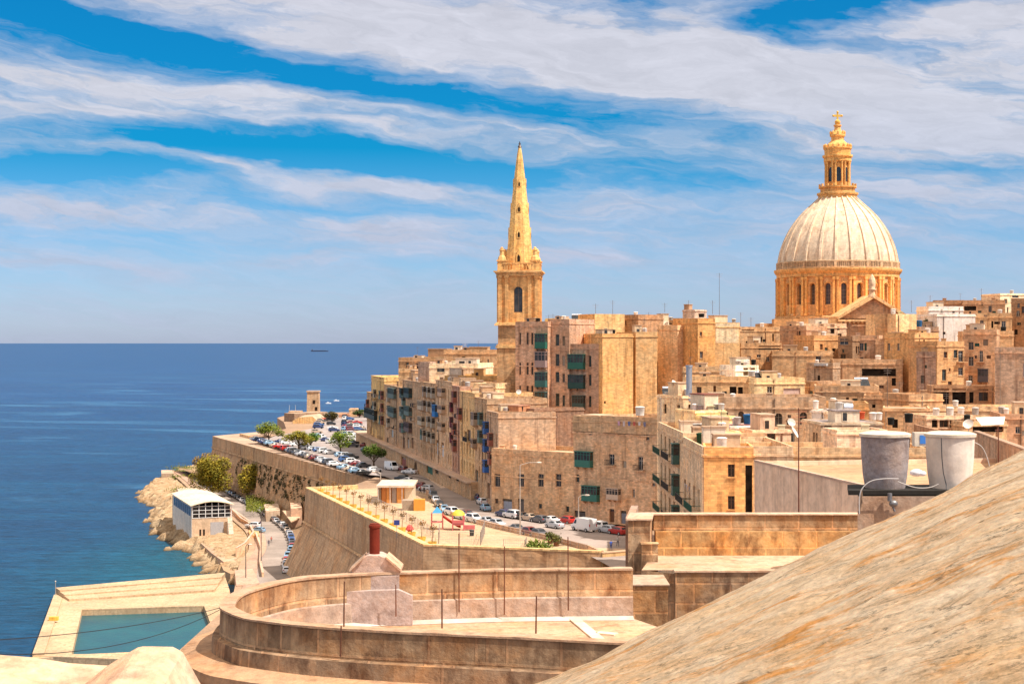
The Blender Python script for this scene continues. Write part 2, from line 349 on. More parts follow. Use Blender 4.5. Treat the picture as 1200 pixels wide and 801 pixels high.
def vault():
    N, b = mat('weathered_vault'); g = N.new('ShaderNodeNewGeometry'); tc = N.new('ShaderNodeUVMap'); P = g.outputs['Position']
    u, v, _ = N.xyz(tc.outputs[0])
    # u runs along the vault's rise, v round it: wind-worn layers run nearly along u
    s1 = N.comb(N.m('MULTIPLY', u, 1.5), N.m('SUBTRACT', N.m('MULTIPLY', v, 5.0), N.m('MULTIPLY', u, 1.1)), 0.0)
    L = N.noise(s1, 1.6, 9, .68, .5); L2 = N.noise(N.vm('MULTIPLY', s1, (1.7, 3.2, 1)), 2.0, 8, .72, .3); big = N.noise(P, 1.3, 6, .65); sp = N.noise(P, 26, 5, .7)
    c = N.mix(N.rng(L, .40, .60, 0, 1), (.82, .62, .43), (.92, .80, .65))
    c = N.mix(N.rng(big, .50, .66, 0, .5), c, (.76, .46, .20))
    c = N.mix(N.rng(N.noise(N.vm('ADD', s1, (5, 9, 2)), 1.1, 9, .72, .4), .52, .61, 0, .9), c, (.80, .38, .10))
    c = N.mix(N.rng(L2, .56, .70, 0, .5), c, (.60, .47, .38))
    c = N.mix(N.rng(N.noise(N.vm('MULTIPLY', s1, (3, 9, 1)), 1.5, 9, .78, .3), .61, .67, 0, .7), c, (.20, .14, .11))
    calm = N.rng(N.noise(N.vm('ADD', N.vm('MULTIPLY', s1, (.35, .30, 1)), (3, 1, 7)), 1.0, 5, .6, .6), .50, .60, 0, .75)
    c = N.mix(calm, c, N.mix(N.rng(L, .4, .6, 0, 1), (.86, .66, .44), (.93, .80, .64)))
    cr = N.noise(N.vm('MULTIPLY', s1, (1.0, 1.5, 1)), .9, 8, .7, .9)
    line = N.m('MULTIPLY', N.rng(N.m('ABSOLUTE', N.m('SUBTRACT', cr, .5)), .0, .014, 1, 0), N.rng(N.noise(P, 3.0, 4, .6), .45, .6, 0, .8))
    c = N.mix(line, c, (.16, .11, .08))
    vo = N.new('ShaderNodeTexVoronoi'); N.put(vo.inputs['Vector'], N.vm('MULTIPLY', s1, (5, 4, 1))); vo.inputs['Scale'].default_value = 1.6
    pit = N.m('MULTIPLY', N.rng(vo.outputs['Distance'], .10, .26, 1, 0), N.rng(N.noise(P, 4.5, 4, .6), .50, .62, 0, .75))
    c = N.mix(pit, c, (.24, .16, .11))
    k = N.m('MULTIPLY', N.rng(sp, .3, .7, .78, 1.2), N.rng(N.noise(P, 7, 5, .7), .3, .7, .85, 1.15)); c = N.mix(1.0, c, N.comb(k, k, k), 'MULTIPLY')
    c = N.mix(1.0, c, (1.10, .99, .85), 'MULTIPLY')
    N.put(b.inputs['Base Color'], c); b.inputs['Roughness'].default_value = .95; b.inputs['Specular IOR Level'].default_value = .15
    h = N.m('ADD', N.m('ADD', N.m('MULTIPLY', L, 1.0), N.m('MULTIPLY', L2, .8)), N.m('SUBTRACT', N.m('MULTIPLY', sp, .16), N.m('MULTIPLY', N.m('MAXIMUM', line, pit), .5)))
    bump(N, b, h, 1, .12)
vault()
# ------------------------------------------------------------ colours (albedo)
OCH = (.56, .36, .18); ORG = (.62, .34, .12); CRM = (.66, .49, .30); YEL = (.68, .48, .20); WHT = (.78, .72, .64); GRY = (.42, .36, .31)
BRN = (.42, .26, .14); PNK = (.55, .36, .24); DOR = (.60, .30, .09); TAN = (.52, .36, .21)
GREEN = (.012, .10, .075); BLUE = (.02, .09, .30); RED = (.18, .02, .02); WOOD = (.16, .07, .03); DKG = (.03, .05, .045); BOARD = (.30, .22, .16); SHG = (.09, .13, .11); WFR = (.5, .47, .42)

# ------------------------------------------------------------ ground, sea, coast
def sea():
    b = MB(); S = [-60000, -6000, -1500, -400, -200, 0, 200, 2000, 60000]; T = [-500, 100, 300, 600, 1000, 2000, 5000, 20000, 60000]
    P = [(x, y, 0) for y in T for x in S]; n = len(S)
    b.add(P, [(j*n+i, j*n+i+1, (j+1)*n+i+1, (j+1)*n+i) for j in range(len(T)-1) for i in range(n-1)])
    struct(b.build('sea', 'sea_water', origin=(0, 0, 0)))
sea()
COAST = [(300, 515), (262, 528), (238, 546), (216, 552), (190, 560), (172, 572), (157, 585), (168, 592), (188, 597), (172, 607), (174, 618), (190, 630), (199, 644), (214, 650),
         (226, 658), (238, 665), (238, 671), (248, 676), (262, 684), (285, 690), (300, 700)]
CP = [G(x, y, 0).xy for x, y in COAST]; CP += [Vector((-50, 320)), Vector((-30, 280)), Vector((10, 280)), Vector((40, 700)), Vector((-60, 900)), Vector((-120, 780))]
def sdist(p):
    ins = False; d = 1e9; n = len(CP)
    for i in range(n):
        a = CP[i]; c = CP[(i+1) % n]; ab = c-a; t = max(0, min(1, (p-a).dot(ab)/ab.dot(ab))); d = min(d, (p-a-ab*t).length)
        if (a.y > p.y) != (c.y > p.y) and p.x < (c.x-a.x)*(p.y-a.y)/(c.y-a.y)+a.x: ins = not ins
    return d if ins else -d
def shore():
    b = MB(); dx = 1.15; x0, x1, y0, y1 = -152, -44, 318, 720
    nx = int((x1-x0)/dx)+1; ny = int((y1-y0)/(dx*1.3))+1; P = []
    for j in range(ny):
        for i in range(nx):
            x = x0+i*dx+R.uniform(-.3, .3); y = y0+j*dx*1.3+R.uniform(-.4, .4); d = sdist(Vector((x, y)))
            q = Vector((x*.12, y*.12, 0)); n1 = mnoise.fractal(q, 1, 2, 4); n2 = mnoise.fractal(q*3.1, 1, 2, 3)
            n3 = abs(mnoise.fractal(q*7.0, 1, 2, 3)); d += n1*4.0+n2*1.6-n3*1.4
            if d <= 0: z = max(-3, d*.6)
            else:
                st = d*.6+n2*.7
                z = st if st < 3.2 else 3.2+(st-3.2)*.08
                z = .45*z+.55*math.floor(z/.7)*.7+((n2*.5-n3*.7) if d < 14 else n2*.05-n3*.25)
                z = min(z, 3.75)
            P.append((x, y, z))
    b.add(P, [(j*nx+i, j*nx+i+1, (j+1)*nx+i+1, (j+1)*nx+i) for j in range(ny-1) for i in range(nx-1)])
    struct(b.build('rocky_shore', 'rock', origin=(0, 0, 0), color=(.5, .4, .25)))
shore()
def smooth(pts, k=6):
    out = []; n = len(pts)
    for i in range(n-1):
        p0 = pts[max(0, i-1)]; p1 = pts[i]; p2 = pts[i+1]; p3 = pts[min(n-1, i+2)]
        for j in range(k):
            t = j/k; out.append(.5*((2*p1)+(-p0+p2)*t+(2*p0-5*p1+4*p2-p3)*t*t+(-p0+3*p1-3*p2+p3)*t**3))
    out.append(pts[-1]); return out
def offs(pts, d):
    o = []
    for i, p in enumerate(pts):
        t = (pts[min(i+1, len(pts)-1)]-pts[max(i-1, 0)]).normalized(); o.append(p+Vector((t.y, -t.x))*d)
    return o
def strip(b, L, Rr, z, m=0):
    for i in range(len(L)-1): b.add([(*L[i], z), (*Rr[i], z), (*Rr[i+1], z), (*L[i+1], z)], [(0, 1, 2, 3)], m)
# lower shore road (near -> far)
ZR = 4.0
RC = smooth([G(x, y, ZR).xy for x, y in [(319, 700), (320, 682), (321, 660), (329, 642), (324, 624), (309, 611), (290, 598), (268, 585), (250, 573), (236, 562), (222, 552)]], 5)
rl = offs(RC, -3.6); rr = offs(RC, 4.2)
b = MB(); strip(b, offs(RC, 14), offs(RC, -8), ZR-.06); struct(b.build('quay_ground', 'roofing', origin=(0, 0, 0), color=(.60, .46, .30)))
b = MB(); strip(b, rr, rl, ZR); struct(b.build('shore_road', 'asphalt', origin=(0, 0, 0), color=(.33, .27, .23)))
def kerb(name, pts, d0, d1, z0, z1, c):
    a = offs(pts, d0); e = offs(pts, d1); b = MB(); n = len(a)
    for i in range(n-1):
        b.add([(*a[i], z0), (*a[i], z1), (*e[i], z1), (*e[i], z0), (*a[i+1], z0), (*a[i+1], z1), (*e[i+1], z1), (*e[i+1], z0)], [(0, 1, 5, 4), (1, 2, 6, 5), (2, 3, 7, 6)])
    return struct(b.build(name, 'roofing', origin=(0, 0, 0), color=c))
kerb('shore_pavement', RC, -3.6, -6.4, ZR-.3, ZR+.13, (.68, .50, .36))
# bank between the road and the bastion foot
FA, FB = Vector((-111.5, 572)), Vector((-30, 377)); TF = (FB-FA).normalized(); NF = Vector((TF.y, -TF.x))
b = MB(); k1 = offs(RC, 4.2); 
for i in range(len(RC)-1):
    for (u0, u1, z0, z1) in ((0, .35, ZR-.01, ZR+.3), (.35, 1, ZR+.3, 6.0)):
        def pt(q, u):
            f = FA+TF*((q-FA).dot(TF))+NF*4.5; return q+(f-q)*u
        a0, a1, c0, c1 = pt(k1[i], u0), pt(k1[i+1], u0), pt(k1[i], u1), pt(k1[i+1], u1)
        b.add([(*a0, z0), (*a1, z0), (*c1, z1), (*c0, z1)], [(0, 1, 2, 3)])
struct(b.build('verge_ground', 'roofing', origin=(0, 0, 0), color=(.40, .29, .17)))
b = MB(); b.add([(x, y, 2.0) for x, y in [(-60, -40), (150, -40), (150, 262), (14, 262), (-20, 335), (-58, 335)]], [tuple(range(6))]); struct(b.build('lower_ground', 'roofing', origin=(0, 0, 0), color=(.50, .37, .24)))
# upper street level: one sheet (z 22), asphalt on top, pale paving on the playground
ZS = 22.0
b = MB(); poly = [(-11, 262), (16, 252), (19, 240), (19, 68), (140, 68), (200, 500), (60, 760), (-60, 765), (-106, 745), (-107, 700), (-98, 660), (-90, 612), (-93, 575), (-33, 405), (-41, 352)]
b.prism(poly, -1, ZS-.5); struct(b.build('town_ground', 'roofing', origin=(0, 0, 0), color=(.50, .37, .24)))
SC = smooth([G(x, y, ZS).xy for x, y in [(790, 672), (740, 648), (690, 633), (640, 625), (600, 614), (560, 600), (528, 578), (500, 563), (470, 552), (440, 538), (415, 524), (405, 508), (408, 495), (412, 485)]], 5)
b = MB(); strip(b, offs(SC, -7.5), offs(SC, 9.5), ZS); struct(b.build('upper_road', 'asphalt', origin=(0, 0, 0), color=(.36, .29, .25)))
kerb('street_pavement', SC, 9.5, 13.5, ZS-.3, ZS+.13, (.52, .40, .30))
b = MB(); cc = G(388, 505, ZS)
b.add([(*G(x, y, ZS).xy, ZS+.006) for x, y in [(300, 516), (430, 556), (470, 560), (440, 520), (445, 500), (440, 484), (380, 486), (375, 500)]], [tuple(range(8))]); struct(b.build('car_park', 'asphalt', origin=(0, 0, 0), color=(.34, .29, .27)))
# island of pale paving where the rear street meets
b = MB(); b.add([(*G(x, y, ZS).xy, ZS+.016) for x, y in [(497, 558), (527, 563), (533, 570), (517, 572)]], [(0, 1, 2, 3)]); struct(b.build('street_island', 'asphalt', origin=(0, 0, 0), color=(.62, .47, .34)))

# ------------------------------------------------------------ bastions and retaining walls
def quadstrip(b, A, B, n=1, m=0):
    for i in range(len(A)-1): b.quad(A[i], A[i+1], B[i+1], B[i], m)
def far_bastion():
    z1 = 21.0; root = empty('bastion', (FA.x, FA.y, 5), 'long battered bastion wall beneath the car park, topped by a broad pale walk', 'bastion')
    A, B = FA, FB; n = NF
    E = Vector((FA.x+22, FA.y+46)); IN = Vector((-95, 640))
    b = MB()
    pts = [E, A, B, B+TF*16]
    # faces with batter, subdivided so that the cracks can be displaced
    def face(p, q, nn, zt, zb, off0, off1, cols, rows, amp):
        P = []
        for j in range(rows+1):
            for i in range(cols+1):
                u = i/cols; v = j/rows; x = p+(q-p)*u+nn*(off0+(off1-off0)*v); z = zt+(zb-zt)*v
                k = mnoise.fractal(Vector((x.x*.35, x.y*.35, z*.5)), 1, 2, 4)*amp if 0 < j else 0
                P.append((x.x+nn.x*k, x.y+nn.y*k, z))
        b.add(P, [(j*(cols+1)+i, (j+1)*(cols+1)+i, (j+1)*(cols+1)+i+1, j*(cols+1)+i+1) for j in range(rows) for i in range(cols)])
    Bx = B+TF*16; n2 = Vector(((A-E).y, -(A-E).x)).normalized()
    if n2.y > 0 and False: n2 = -n2
    face(A, Bx, n, z1, 17.0, 0, .15, 90, 3, .0)
    face(A, Bx, n, 16.6, 4.5, .05, 3.2, 150, 14, .55)
    face(E, A, n2, z1, 17.0, 0, .15, 10, 2, 0); face(E, A, n2, 16.6, 1.0, .05, 3.2, 30, 10, .5)
    b.build('wall', 'bastion', root, (.44, .30, .19))
    b = MB()
    for p, q, nn in ((A, Bx, n), (E, A, n2)):
        c = (p+q)/2+nn*.22; t = (q-p).normalized(); b.obox(c, t, (q-p).length+.4, .5, 16.6, 17.0)
    b.build('cordon', 'bastion', root, (.50, .36, .23))
    b = MB(); w = 9.5; inn = [E-n*3+Vector((w*.9, -4)), A-n*w+TF*4, Bx-n*w]
    b.prism([A, Bx, inn[2], inn[1], inn[0], E], 20.0, z1, poly0=None); b.build('walk_top', 'roofing', root, (.66, .52, .37))
    b = MB(); L = (inn[2]-inn[1]).length; t = (inn[2]-inn[1]).normalized(); b.obox((inn[1]+inn[2])/2, t, L, .5, z1, z1+1.0)
    b.build('kerb_wall', 'ashlar', root, (.62, .46, .30))
far_bastion()
def play_bastion():
    z1 = 22.9; P1 = Vector((-47, 350)); P2 = Vector((-14.4, 251)); P3 = Vector((14.1, 243)); P4 = Vector((-36, 356))
    root = empty('bastion', (P2.x, P2.y, 4), 'angular battered bastion carrying the sandy playground with yellow planters', 'bastion')
    b = MB(); zc = 15.0
    n12 = Vector(((P2-P1).y, -(P2-P1).x)).normalized(); n23 = Vector(((P3-P2).y, -(P3-P2).x)).normalized(); n01 = Vector((-.4, .9)).normalized()
    def cor(d): # offset corner points
        def isect(p, t, q, s):
            det = t.x*s.y-t.y*s.x; k = ((q.x-p.x)*s.y-(q.y-p.y)*s.x)/det; return p+t*k
        a = isect(P1+n12*d, (P2-P1), P2+n23*d, (P3-P2)); return [P4+n01*d, P1+n12*d+n01*d*.6, a, P3+n23*d]
    ring = [(z1, 0), (zc+.35, .35), (zc, .35), (3.0, 5.2)]
    prev = None; C = [(z, cor(d)) for z, d in ring]
    for (za, ca), (zb, cb) in ((C[0], C[1]), (C[2], C[3])):
        for i in range(3):
            k = 40 if i == 1 else 16; rows = 6; P = []
            for j in range(rows+1):
                for q in range(k+1):
                    u = q/k; v = j/rows; x = (ca[i].lerp(ca[i+1], u)).lerp(cb[i].lerp(cb[i+1], u), v); z = za+(zb-za)*v
                    dd = mnoise.fractal(Vector((x.x*.5, x.y*.5, z*.5)), 1, 2, 3)*(.12 if 0 < j < rows and 0 < q < k else 0)
                    P.append((x.x-dd, x.y-dd, z))
            b.add(P, [(j*(k+1)+q, (j+1)*(k+1)+q, (j+1)*(k+1)+q+1, j*(k+1)+q+1) for j in range(rows) for q in range(k)])
    b.build('wall', 'bastion', root, (.46, .32, .21))
    b = MB(); o = cor(.75); i = cor(.2)
    for k in range(3):
        b.add([(*i[k], zc+.35), (*i[k+1], zc+.35), (*o[k+1], zc+.3), (*o[k], zc+.3), (*o[k], zc), (*o[k+1], zc), (*i[k+1], zc), (*i[k], zc)], [(0, 3, 2, 1), (3, 4, 5, 2), (4, 7, 6, 5)])
    b.build('cordon', 'ashlar', root, (.55, .40, .26))
    b = MB(); o = cor(.08); i = cor(-1.1)
    for k in range(3):
        b.add([(*i[k], z1+.05), (*i[k+1], z1+.05), (*o[k+1], z1+.05), (*o[k], z1+.05), (*o[k], z1-.25), (*o[k+1], z1-.25), (*i[k], ZS), (*i[k+1], ZS)], [(0, 3, 2, 1), (3, 4, 5, 2), (0, 1, 7, 6)])
    b.build('parapet', 'ashlar', root, (.66, .48, .27))
    # paving of the playground
    q = cor(-1.0); poly = [q[1], q[2], q[3], Vector((22, 252)), G(700, 642, 22).xy, G(640, 628, 22).xy, G(585, 617, 22).xy, G(545, 606, 22).xy, G(520, 596, 22).xy, G(500, 578, 22).xy, G(470, 570, 22).xy, q[0]]
    b = MB(); b.add([(*p, ZS+.03) for p in poly], [tuple(range(len(poly)))]); struct(b.build('playground_paving', 'roofing', origin=(0, 0, 0), color=(.74, .58, .36)))
    return cor
PCOR = play_bastion()
# low boundary wall between playground and street
def poly_wall(name, label, pts, z0, z1, th, color, matn='ashlar', cat='wall', cap=None):
    root = empty(name, (pts[0][0], pts[0][1], z0), label, cat); b = MB(); pts = [Vector(p[:2]) for p in pts]; a = offs(pts, -th/2); c = offs(pts, th/2)
    zt = z1 if isinstance(z1, list) else [z1]*len(pts)
    n = len(pts)
    for i in range(n-1):
        P = [(*a[i], z0), (*c[i], z0), (*c[i], zt[i]), (*a[i], zt[i]), (*a[i+1], z0), (*c[i+1], z0), (*c[i+1], zt[i+1]), (*a[i+1], zt[i+1])]
        b.add(P, [(0, 4, 7, 3), (3, 7, 6, 2), (1, 2, 6, 5)]+([(0, 3, 2, 1)] if i == 0 else [])+([(4, 5, 6, 7)] if i == n-2 else []))
    b.build('wall', matn, root, color)
    if cap:
        b = MB(); a = offs(pts, -th/2-.06); c = offs(pts, th/2+.06)
        for i in range(n-1):
            P = [(*a[i], zt[i]+.01), (*c[i], zt[i]+.01), (*c[i], zt[i]+.12), (*a[i], zt[i]+.12), (*a[i+1], zt[i+1]+.01), (*c[i+1], zt[i+1]+.01), (*c[i+1], zt[i+1]+.12), (*a[i+1], zt[i+1]+.12)]
            b.add(P, [(0, 4, 7, 3), (3, 7, 6, 2), (1, 2, 6, 5), (0, 1, 5, 4)]+([(0, 3, 2, 1)] if i == 0 else [])+([(4, 5, 6, 7)] if i == n-2 else []))
        b.build('coping', 'roofing', root, cap)
    return root
poly_wall('boundary_wall', 'low pinkish wall between the playground and the parked cars', [G(x, y, 22) for x, y in [(500, 578), (513, 592), (524, 603), (545, 610), (585, 620), (640, 632), (690, 645), (706, 652)]], ZS-.3, ZS+.75, .35, (.62, .42, .28), cap=(.74, .55, .38))
poly_wall('retaining_wall', 'rubble retaining wall with grassy ledge right of the playground bastion', [(14, 243.2), (24, 249)], 4, 22.6, 1.2, (.55, .38, .2), 'bastion', cap=(.7, .52, .33))
# slope under town, so nothing gapes between houses
b = MB(); Z = [(205, 24), (250, 27), (309.9, 30), (310, 30), (340, 36), (400, 42), (480, 44), (900, 40)]
for (ya, za), (yb, zb) in zip(Z[:-1], Z[1:]):
    xl = lambda y: 34 if y < 310 else 12-(y-310)*.12
    b.quad((xl(ya+.01), ya, za), (260, ya, za), (400, yb, zb), (xl(yb-.01), yb, zb))
struct(b.build('hill_ground', 'roofing', origin=(0, 0, 0), color=(.45, .32, .2)))
# ------------------------------------------------------------ houses
HOUSES = {}
class H:
    def __init__(s, label, A, B, z1, depth, color, short, z0=20, name='house', cat='house', par=.9, wall='ashlar', roofc=None, cornice=True, skew=None):
        s.A = Vector(A); s.B = Vector(B); z0 = z0-5 if 22.5 < z0 < 38 or z0 >= 40 else z0; s.z0 = z0; s.z1 = z1; s.par = par; s.color = color; s.short = short; s.wallm = wall; s.roofc = roofc or (.72, .56, .38); s.corn = cornice
        t = (s.B-s.A).normalized(); n = Vector((t.y, -t.x)); s.t = t; s.n = n
        sk = skew if skew else Vector((0, 0))
        s.C = s.B-n*depth+Vector(sk); s.D = s.A-n*depth+Vector(sk)
        s.side = {'F': (s.A, s.B), 'R': (s.B, s.C), 'L': (s.D, s.A), 'K': (s.C, s.D)}
        s.op = {k: [] for k in 'FRLK'}
        s.root = empty(name, (s.A.x, s.A.y, z0), label, cat); HOUSES[short] = s
    def frame(s, k):
        a, b = s.side[k]; t = (b-a).normalized(); return a, t, Vector((t.y, -t.x)), (b-a).length
    def loc(s, k, px, py):
        a, t, n, L = s.frame(k); d = Vector(((px-600)/FP, 1.0)); den = d.x*n.x+d.y*n.y; Y = a.dot(n)/den; q = d*Y
        return (q-a).dot(t), HC-(py-PY0)/FP*Y
    def w(s, k, x0, y0, x1, y1, kind='win', c=None, c2=None):
        s0, z1 = s.loc(k, x0, y0); s1, z0 = s.loc(k, x1, y1); return s.wm(k, s0, s1, z0, z1, kind, c, c2)
    def wm(s, k, s0, s1, z0, z1, kind='win', c=None, c2=None):
        L = s.frame(k)[3]; s0, s1 = min(s0, s1), max(s0, s1)
        s0 = max(.15, s0); s1 = min(L-.15, s1); z1 = min(z1, s.z1-.15)
        if s1-s0 < .25 or z1-z0 < .3 or z0 < s.z0-.01: return s
        for o in s.op[k]:
            if s0 < o[1]+.12 and s1 > o[0]-.12 and z0 < o[3]+.12 and z1 > o[2]-.12: return s
        s.op[k].append((s0, s1, z0, z1, kind, c, c2)); return s
    def grid(s, k, cols, zs, h=1.9, w=1.0, kinds='win', cs=(None,), skip=.12, jit=.25, margin=1.0):
        L = s.frame(k)[3]
        if isinstance(kinds, str): kinds = (kinds,)
        for i in range(cols):
            for z in zs:
                if R.random() < skip: continue
                c = margin+(L-2*margin)*(i+.5)/cols+R.uniform(-jit, jit); kd = R.choice(kinds); ww = w*(1 if kd not in ('gal', 'bal') else 1.7); hh = h*R.choice((1, 1, .8)) if kd == 'win' else h
                s.wm(k, c-ww/2, c+ww/2, z, z+hh, kd, R.choice(cs))
        return s
    def P(s, k, u, z, o=0):
        a, t, n, L = s.frame(k); q = a+t*u+n*o; return Vector((q.x, q.y, z))
    def done(s):
        b = MB(); root = s.root; pr = s.par
        for k in 'FRLK':
            a, t, n, L = s.frame(k); ho = [o for o in s.op[k] if o[4] != 'gal']
            us = sorted(set([0, L]+[o[0] for o in ho]+[o[1] for o in ho])); zs = sorted(set([s.z0, s.z1]+[o[2] for o in ho]+[o[3] for o in ho]))
            for i in range(len(us)-1):
                um = (us[i]+us[i+1])/2; run = None
                for j in range(len(zs)-1):
                    zm = (zs[j]+zs[j+1])/2; hole = any(o[0] < um < o[1] and o[2] < zm < o[3] for o in ho)
                    if hole:
                        if run is not None: b.quad(s.P(k, us[i], run), s.P(k, us[i+1], run), s.P(k, us[i+1], zs[j]), s.P(k, us[i], zs[j])); run = None
                    elif run is None: run = zs[j]
                if run is not None: b.quad(s.P(k, us[i], run), s.P(k, us[i+1], run), s.P(k, us[i+1], s.z1), s.P(k, us[i], s.z1))
            for o in ho:
                dd = .32; q = [(o[0], o[2]), (o[1], o[2]), (o[1], o[3]), (o[0], o[3])]
                for i in range(4):
                    p0, p1 = q[i], q[(i+1) % 4]; b.quad(s.P(k, *p0), s.P(k, *p0, -dd), s.P(k, *p1, -dd), s.P(k, *p1))
                if o[4] == 'arch':
                    r = (o[1]-o[0])/2; c = (o[0]+o[1])/2; zc = o[3]-r
                    for sg in (-1, 1):
                        for i in range(5):
                            a0 = pi/2*i/5; a1 = pi/2*(i+1)/5
                            b.add([s.P(k, c+sg*r, o[3]), s.P(k, c+sg*r*cos(a0), zc+r*sin(a0)), s.P(k, c+sg*r*cos(a1), zc+r*sin(a1))], [(0, 1, 2) if sg < 0 else (0, 2, 1)])
                            b.quad(s.P(k, c+sg*r*cos(a0), zc+r*sin(a0)), s.P(k, c+sg*r*cos(a1), zc+r*sin(a1)), s.P(k, c+sg*r*cos(a1), zc+r*sin(a1), -dd), s.P(k, c+sg*r*cos(a0), zc+r*sin(a0), -dd))
        O = [s.A, s.B, s.C, s.D]; ctr = sum(O, Vector((0, 0)))/4
        def inset(d):
            a, t, n = s.A, s.t, s.n; return [s.A+t*d-n*d, s.B-t*d-n*d, s.C-t*d+n*d, s.D+t*d+n*d]
        th = .28 if pr > 0 else 0; I = inset(th)
        if pr > 0:
            for i in range(4):
                j = (i+1) % 4; b.quad((*O[i], s.z1), (*O[j], s.z1), (*I[j], s.z1), (*I[i], s.z1)); b.quad((*I[i], s.z1), (*I[j], s.z1), (*I[j], s.z1-pr), (*I[i], s.z1-pr))
        b.build('wall', s.wallm, root, s.color)
        r = MB(); r.add([(*p, s.z1-pr) for p in I], [(0, 1, 2, 3)]); s.roof = r.build('roof', 'roofing', root, s.roofc)
        if s.corn and pr > 0:
            b = MB(); b.ring(inset(.02), inset(-.14), s.z1-pr-.30, s.z1-pr-.05); b.build('cornice', 'ashlar', root, tuple(c*1.08 for c in s.color))
        for k in 'FRLK':
            for o in s.op[k]: s.opening(k, *o)
        return s
    def pbox(s, b, k, u0, u1, o0, o1, z0, z1, m=0):
        P = [s.P(k, u, z, o) for z in (z0, z1) for u, o in ((u0, o1), (u1, o1), (u1, o0), (u0, o0))]
        b.add(P, [(0, 3, 2, 1), (4, 5, 6, 7), (0, 1, 5, 4), (1, 2, 6, 5), (2, 3, 7, 6), (3, 0, 4, 7)], m)
    def opening(s, k, u0, u1, z0, z1, kind, c, c2):
        r = s.root; dd = -.30; w = u1-u0; h = z1-z0; B = lambda *a: s.pbox(*a)
        if kind in ('win', 'arch', 'bal', 'door', 'blank'):
            fc = c or R.choice((WFR, WOOD, (.25, .2, .15), SHG, (.35, .33, .3)))
            b = MB(); f = min(.09, w*.14)
            dw = MB()
            if kind == 'door': B(dw, k, u0, u1, dd-.05, dd, z0, z0+h*.78); nm = 'door'; B(dw, k, (u0+u1)/2-.02, (u0+u1)/2+.02, dd, dd+.03, z0+.1, z0+h*.75)
            elif kind == 'blank': B(dw, k, u0, u1, dd-.05, dd+.12, z0, z1); nm = 'blocked_window'
            else:
                nm = 'window'; g = R.random()
                for a0, a1, y0, y1 in ((u0, u0+f, z0, z1), (u1-f, u1, z0, z1), ((u0+u1)/2-f/2, (u0+u1)/2+f/2, z0+f, z1-f)): B(dw, k, a0, a1, dd-.04, dd+.03, y0, y1)
                B(dw, k, u0+f, u1-f, dd-.04, dd+.03, z1-f, z1); B(dw, k, u0+f, u1-f, dd-.04, dd+.03, z0, z0+f); B(dw, k, u0+f, u1-f, dd-.03, dd+.02, z0+h*.68, z0+h*.68+f*.8)
            wd = dw.build(nm, 'paint' if nm != 'blocked_window' else 'plaster', r, fc)
            if kind != 'blank':
                p = MB(); p.quad(s.P(k, u0, z0, dd-.01), s.P(k, u1, z0, dd-.01), s.P(k, u1, z1, dd-.01), s.P(k, u0, z1, dd-.01)); p.build('pane', 'glass', wd)
            if kind == 'win':
                b = MB(); B(b, k, u0-.08, u1+.08, -.05, .12, z0-.14, z0-.01); b.build('sill', 'plaster', wd, tuple(x*1.1 for x in s.color))
            if kind == 'bal': s.balc(k, u0-.45, u1+.45, z0, c2)
        elif kind == 'void':
            p = MB(); p.quad(s.P(k, u0, z0, dd-.01), s.P(k, u1, z0, dd-.01), s.P(k, u1, z1, dd-.01), s.P(k, u0, z1, dd-.01)); p.build('opening', 'void', r)
        elif kind == 'shut':
            b = MB(); mid = (u0+u1)/2
            for a0, a1 in ((u0+.02, mid-.02), (mid+.02, u1-.02)):
                B(b, k, a0, a1, dd, dd+.05, z0+.03, z1-.03); n = max(3, int(h/.25))
                for i in range(n): z = z0+.1+(h-.2)*i/n; B(b, k, a0+.06, a1-.06, dd+.05, dd+.09, z, z+.07)
            b.build('shutter', 'paint', r, c or GREEN)
        elif kind == 'gal':
            b = MB(); o = min(1.0, w*.55); cc = c or GREEN; base = h*.42
            B(b, k, u0, u1, .01, o, z0, z0+base); B(b, k, u0-.08, u1+.08, .01, o+.1, z1-.14, z1); B(b, k, u0-.05, u1+.05, .01, o+.06, z0-.12, z0-.005)
            n = max(2, round(w/.8)); f = .09
            for i in range(n+1):
                uu = u0+(w-f)*i/n; B(b, k, uu, uu+f, o-f, o, z0+base, z1-.14)
            for uu in (u0, u1-f): B(b, k, uu, uu+f, .01, .01+f, z0+base, z1-.14); B(b, k, uu+.01, uu+f-.01, .12, o-.1, z0+base+(h-base)*.62, z0+base+(h-base)*.62+.07)
            B(b, k, u0+f, u1-f, o-f+.01, o-.01, z0+base+(h-base)*.62, z0+base+(h-base)*.62+.08)
            g = b.build('closed_balcony', 'paint', r, cc)
            p = MB(); B(p, k, u0+.05, u1-.05, .05, o-.05, z0+base, z1-.15); p.build('pane', 'glass', g)
            for uu in (u0+.1, (u0+u1)/2-.1, u1-.3):
                q = MB(); P = [s.P(k, uu+a_, z_, o_) for a_ in (0, .2) for z_, o_ in ((z0-.13, .01), (z0-.13, o*.8), (z0-.3, o*.75), (z0-.7, .01))]
                q.add(P, [(0, 3, 2, 1), (4, 5, 6, 7), (0, 1, 5, 4), (1, 2, 6, 5), (2, 3, 7, 6)]); q.build('bracket', 'plaster', g, tuple(x*.95 for x in s.color))
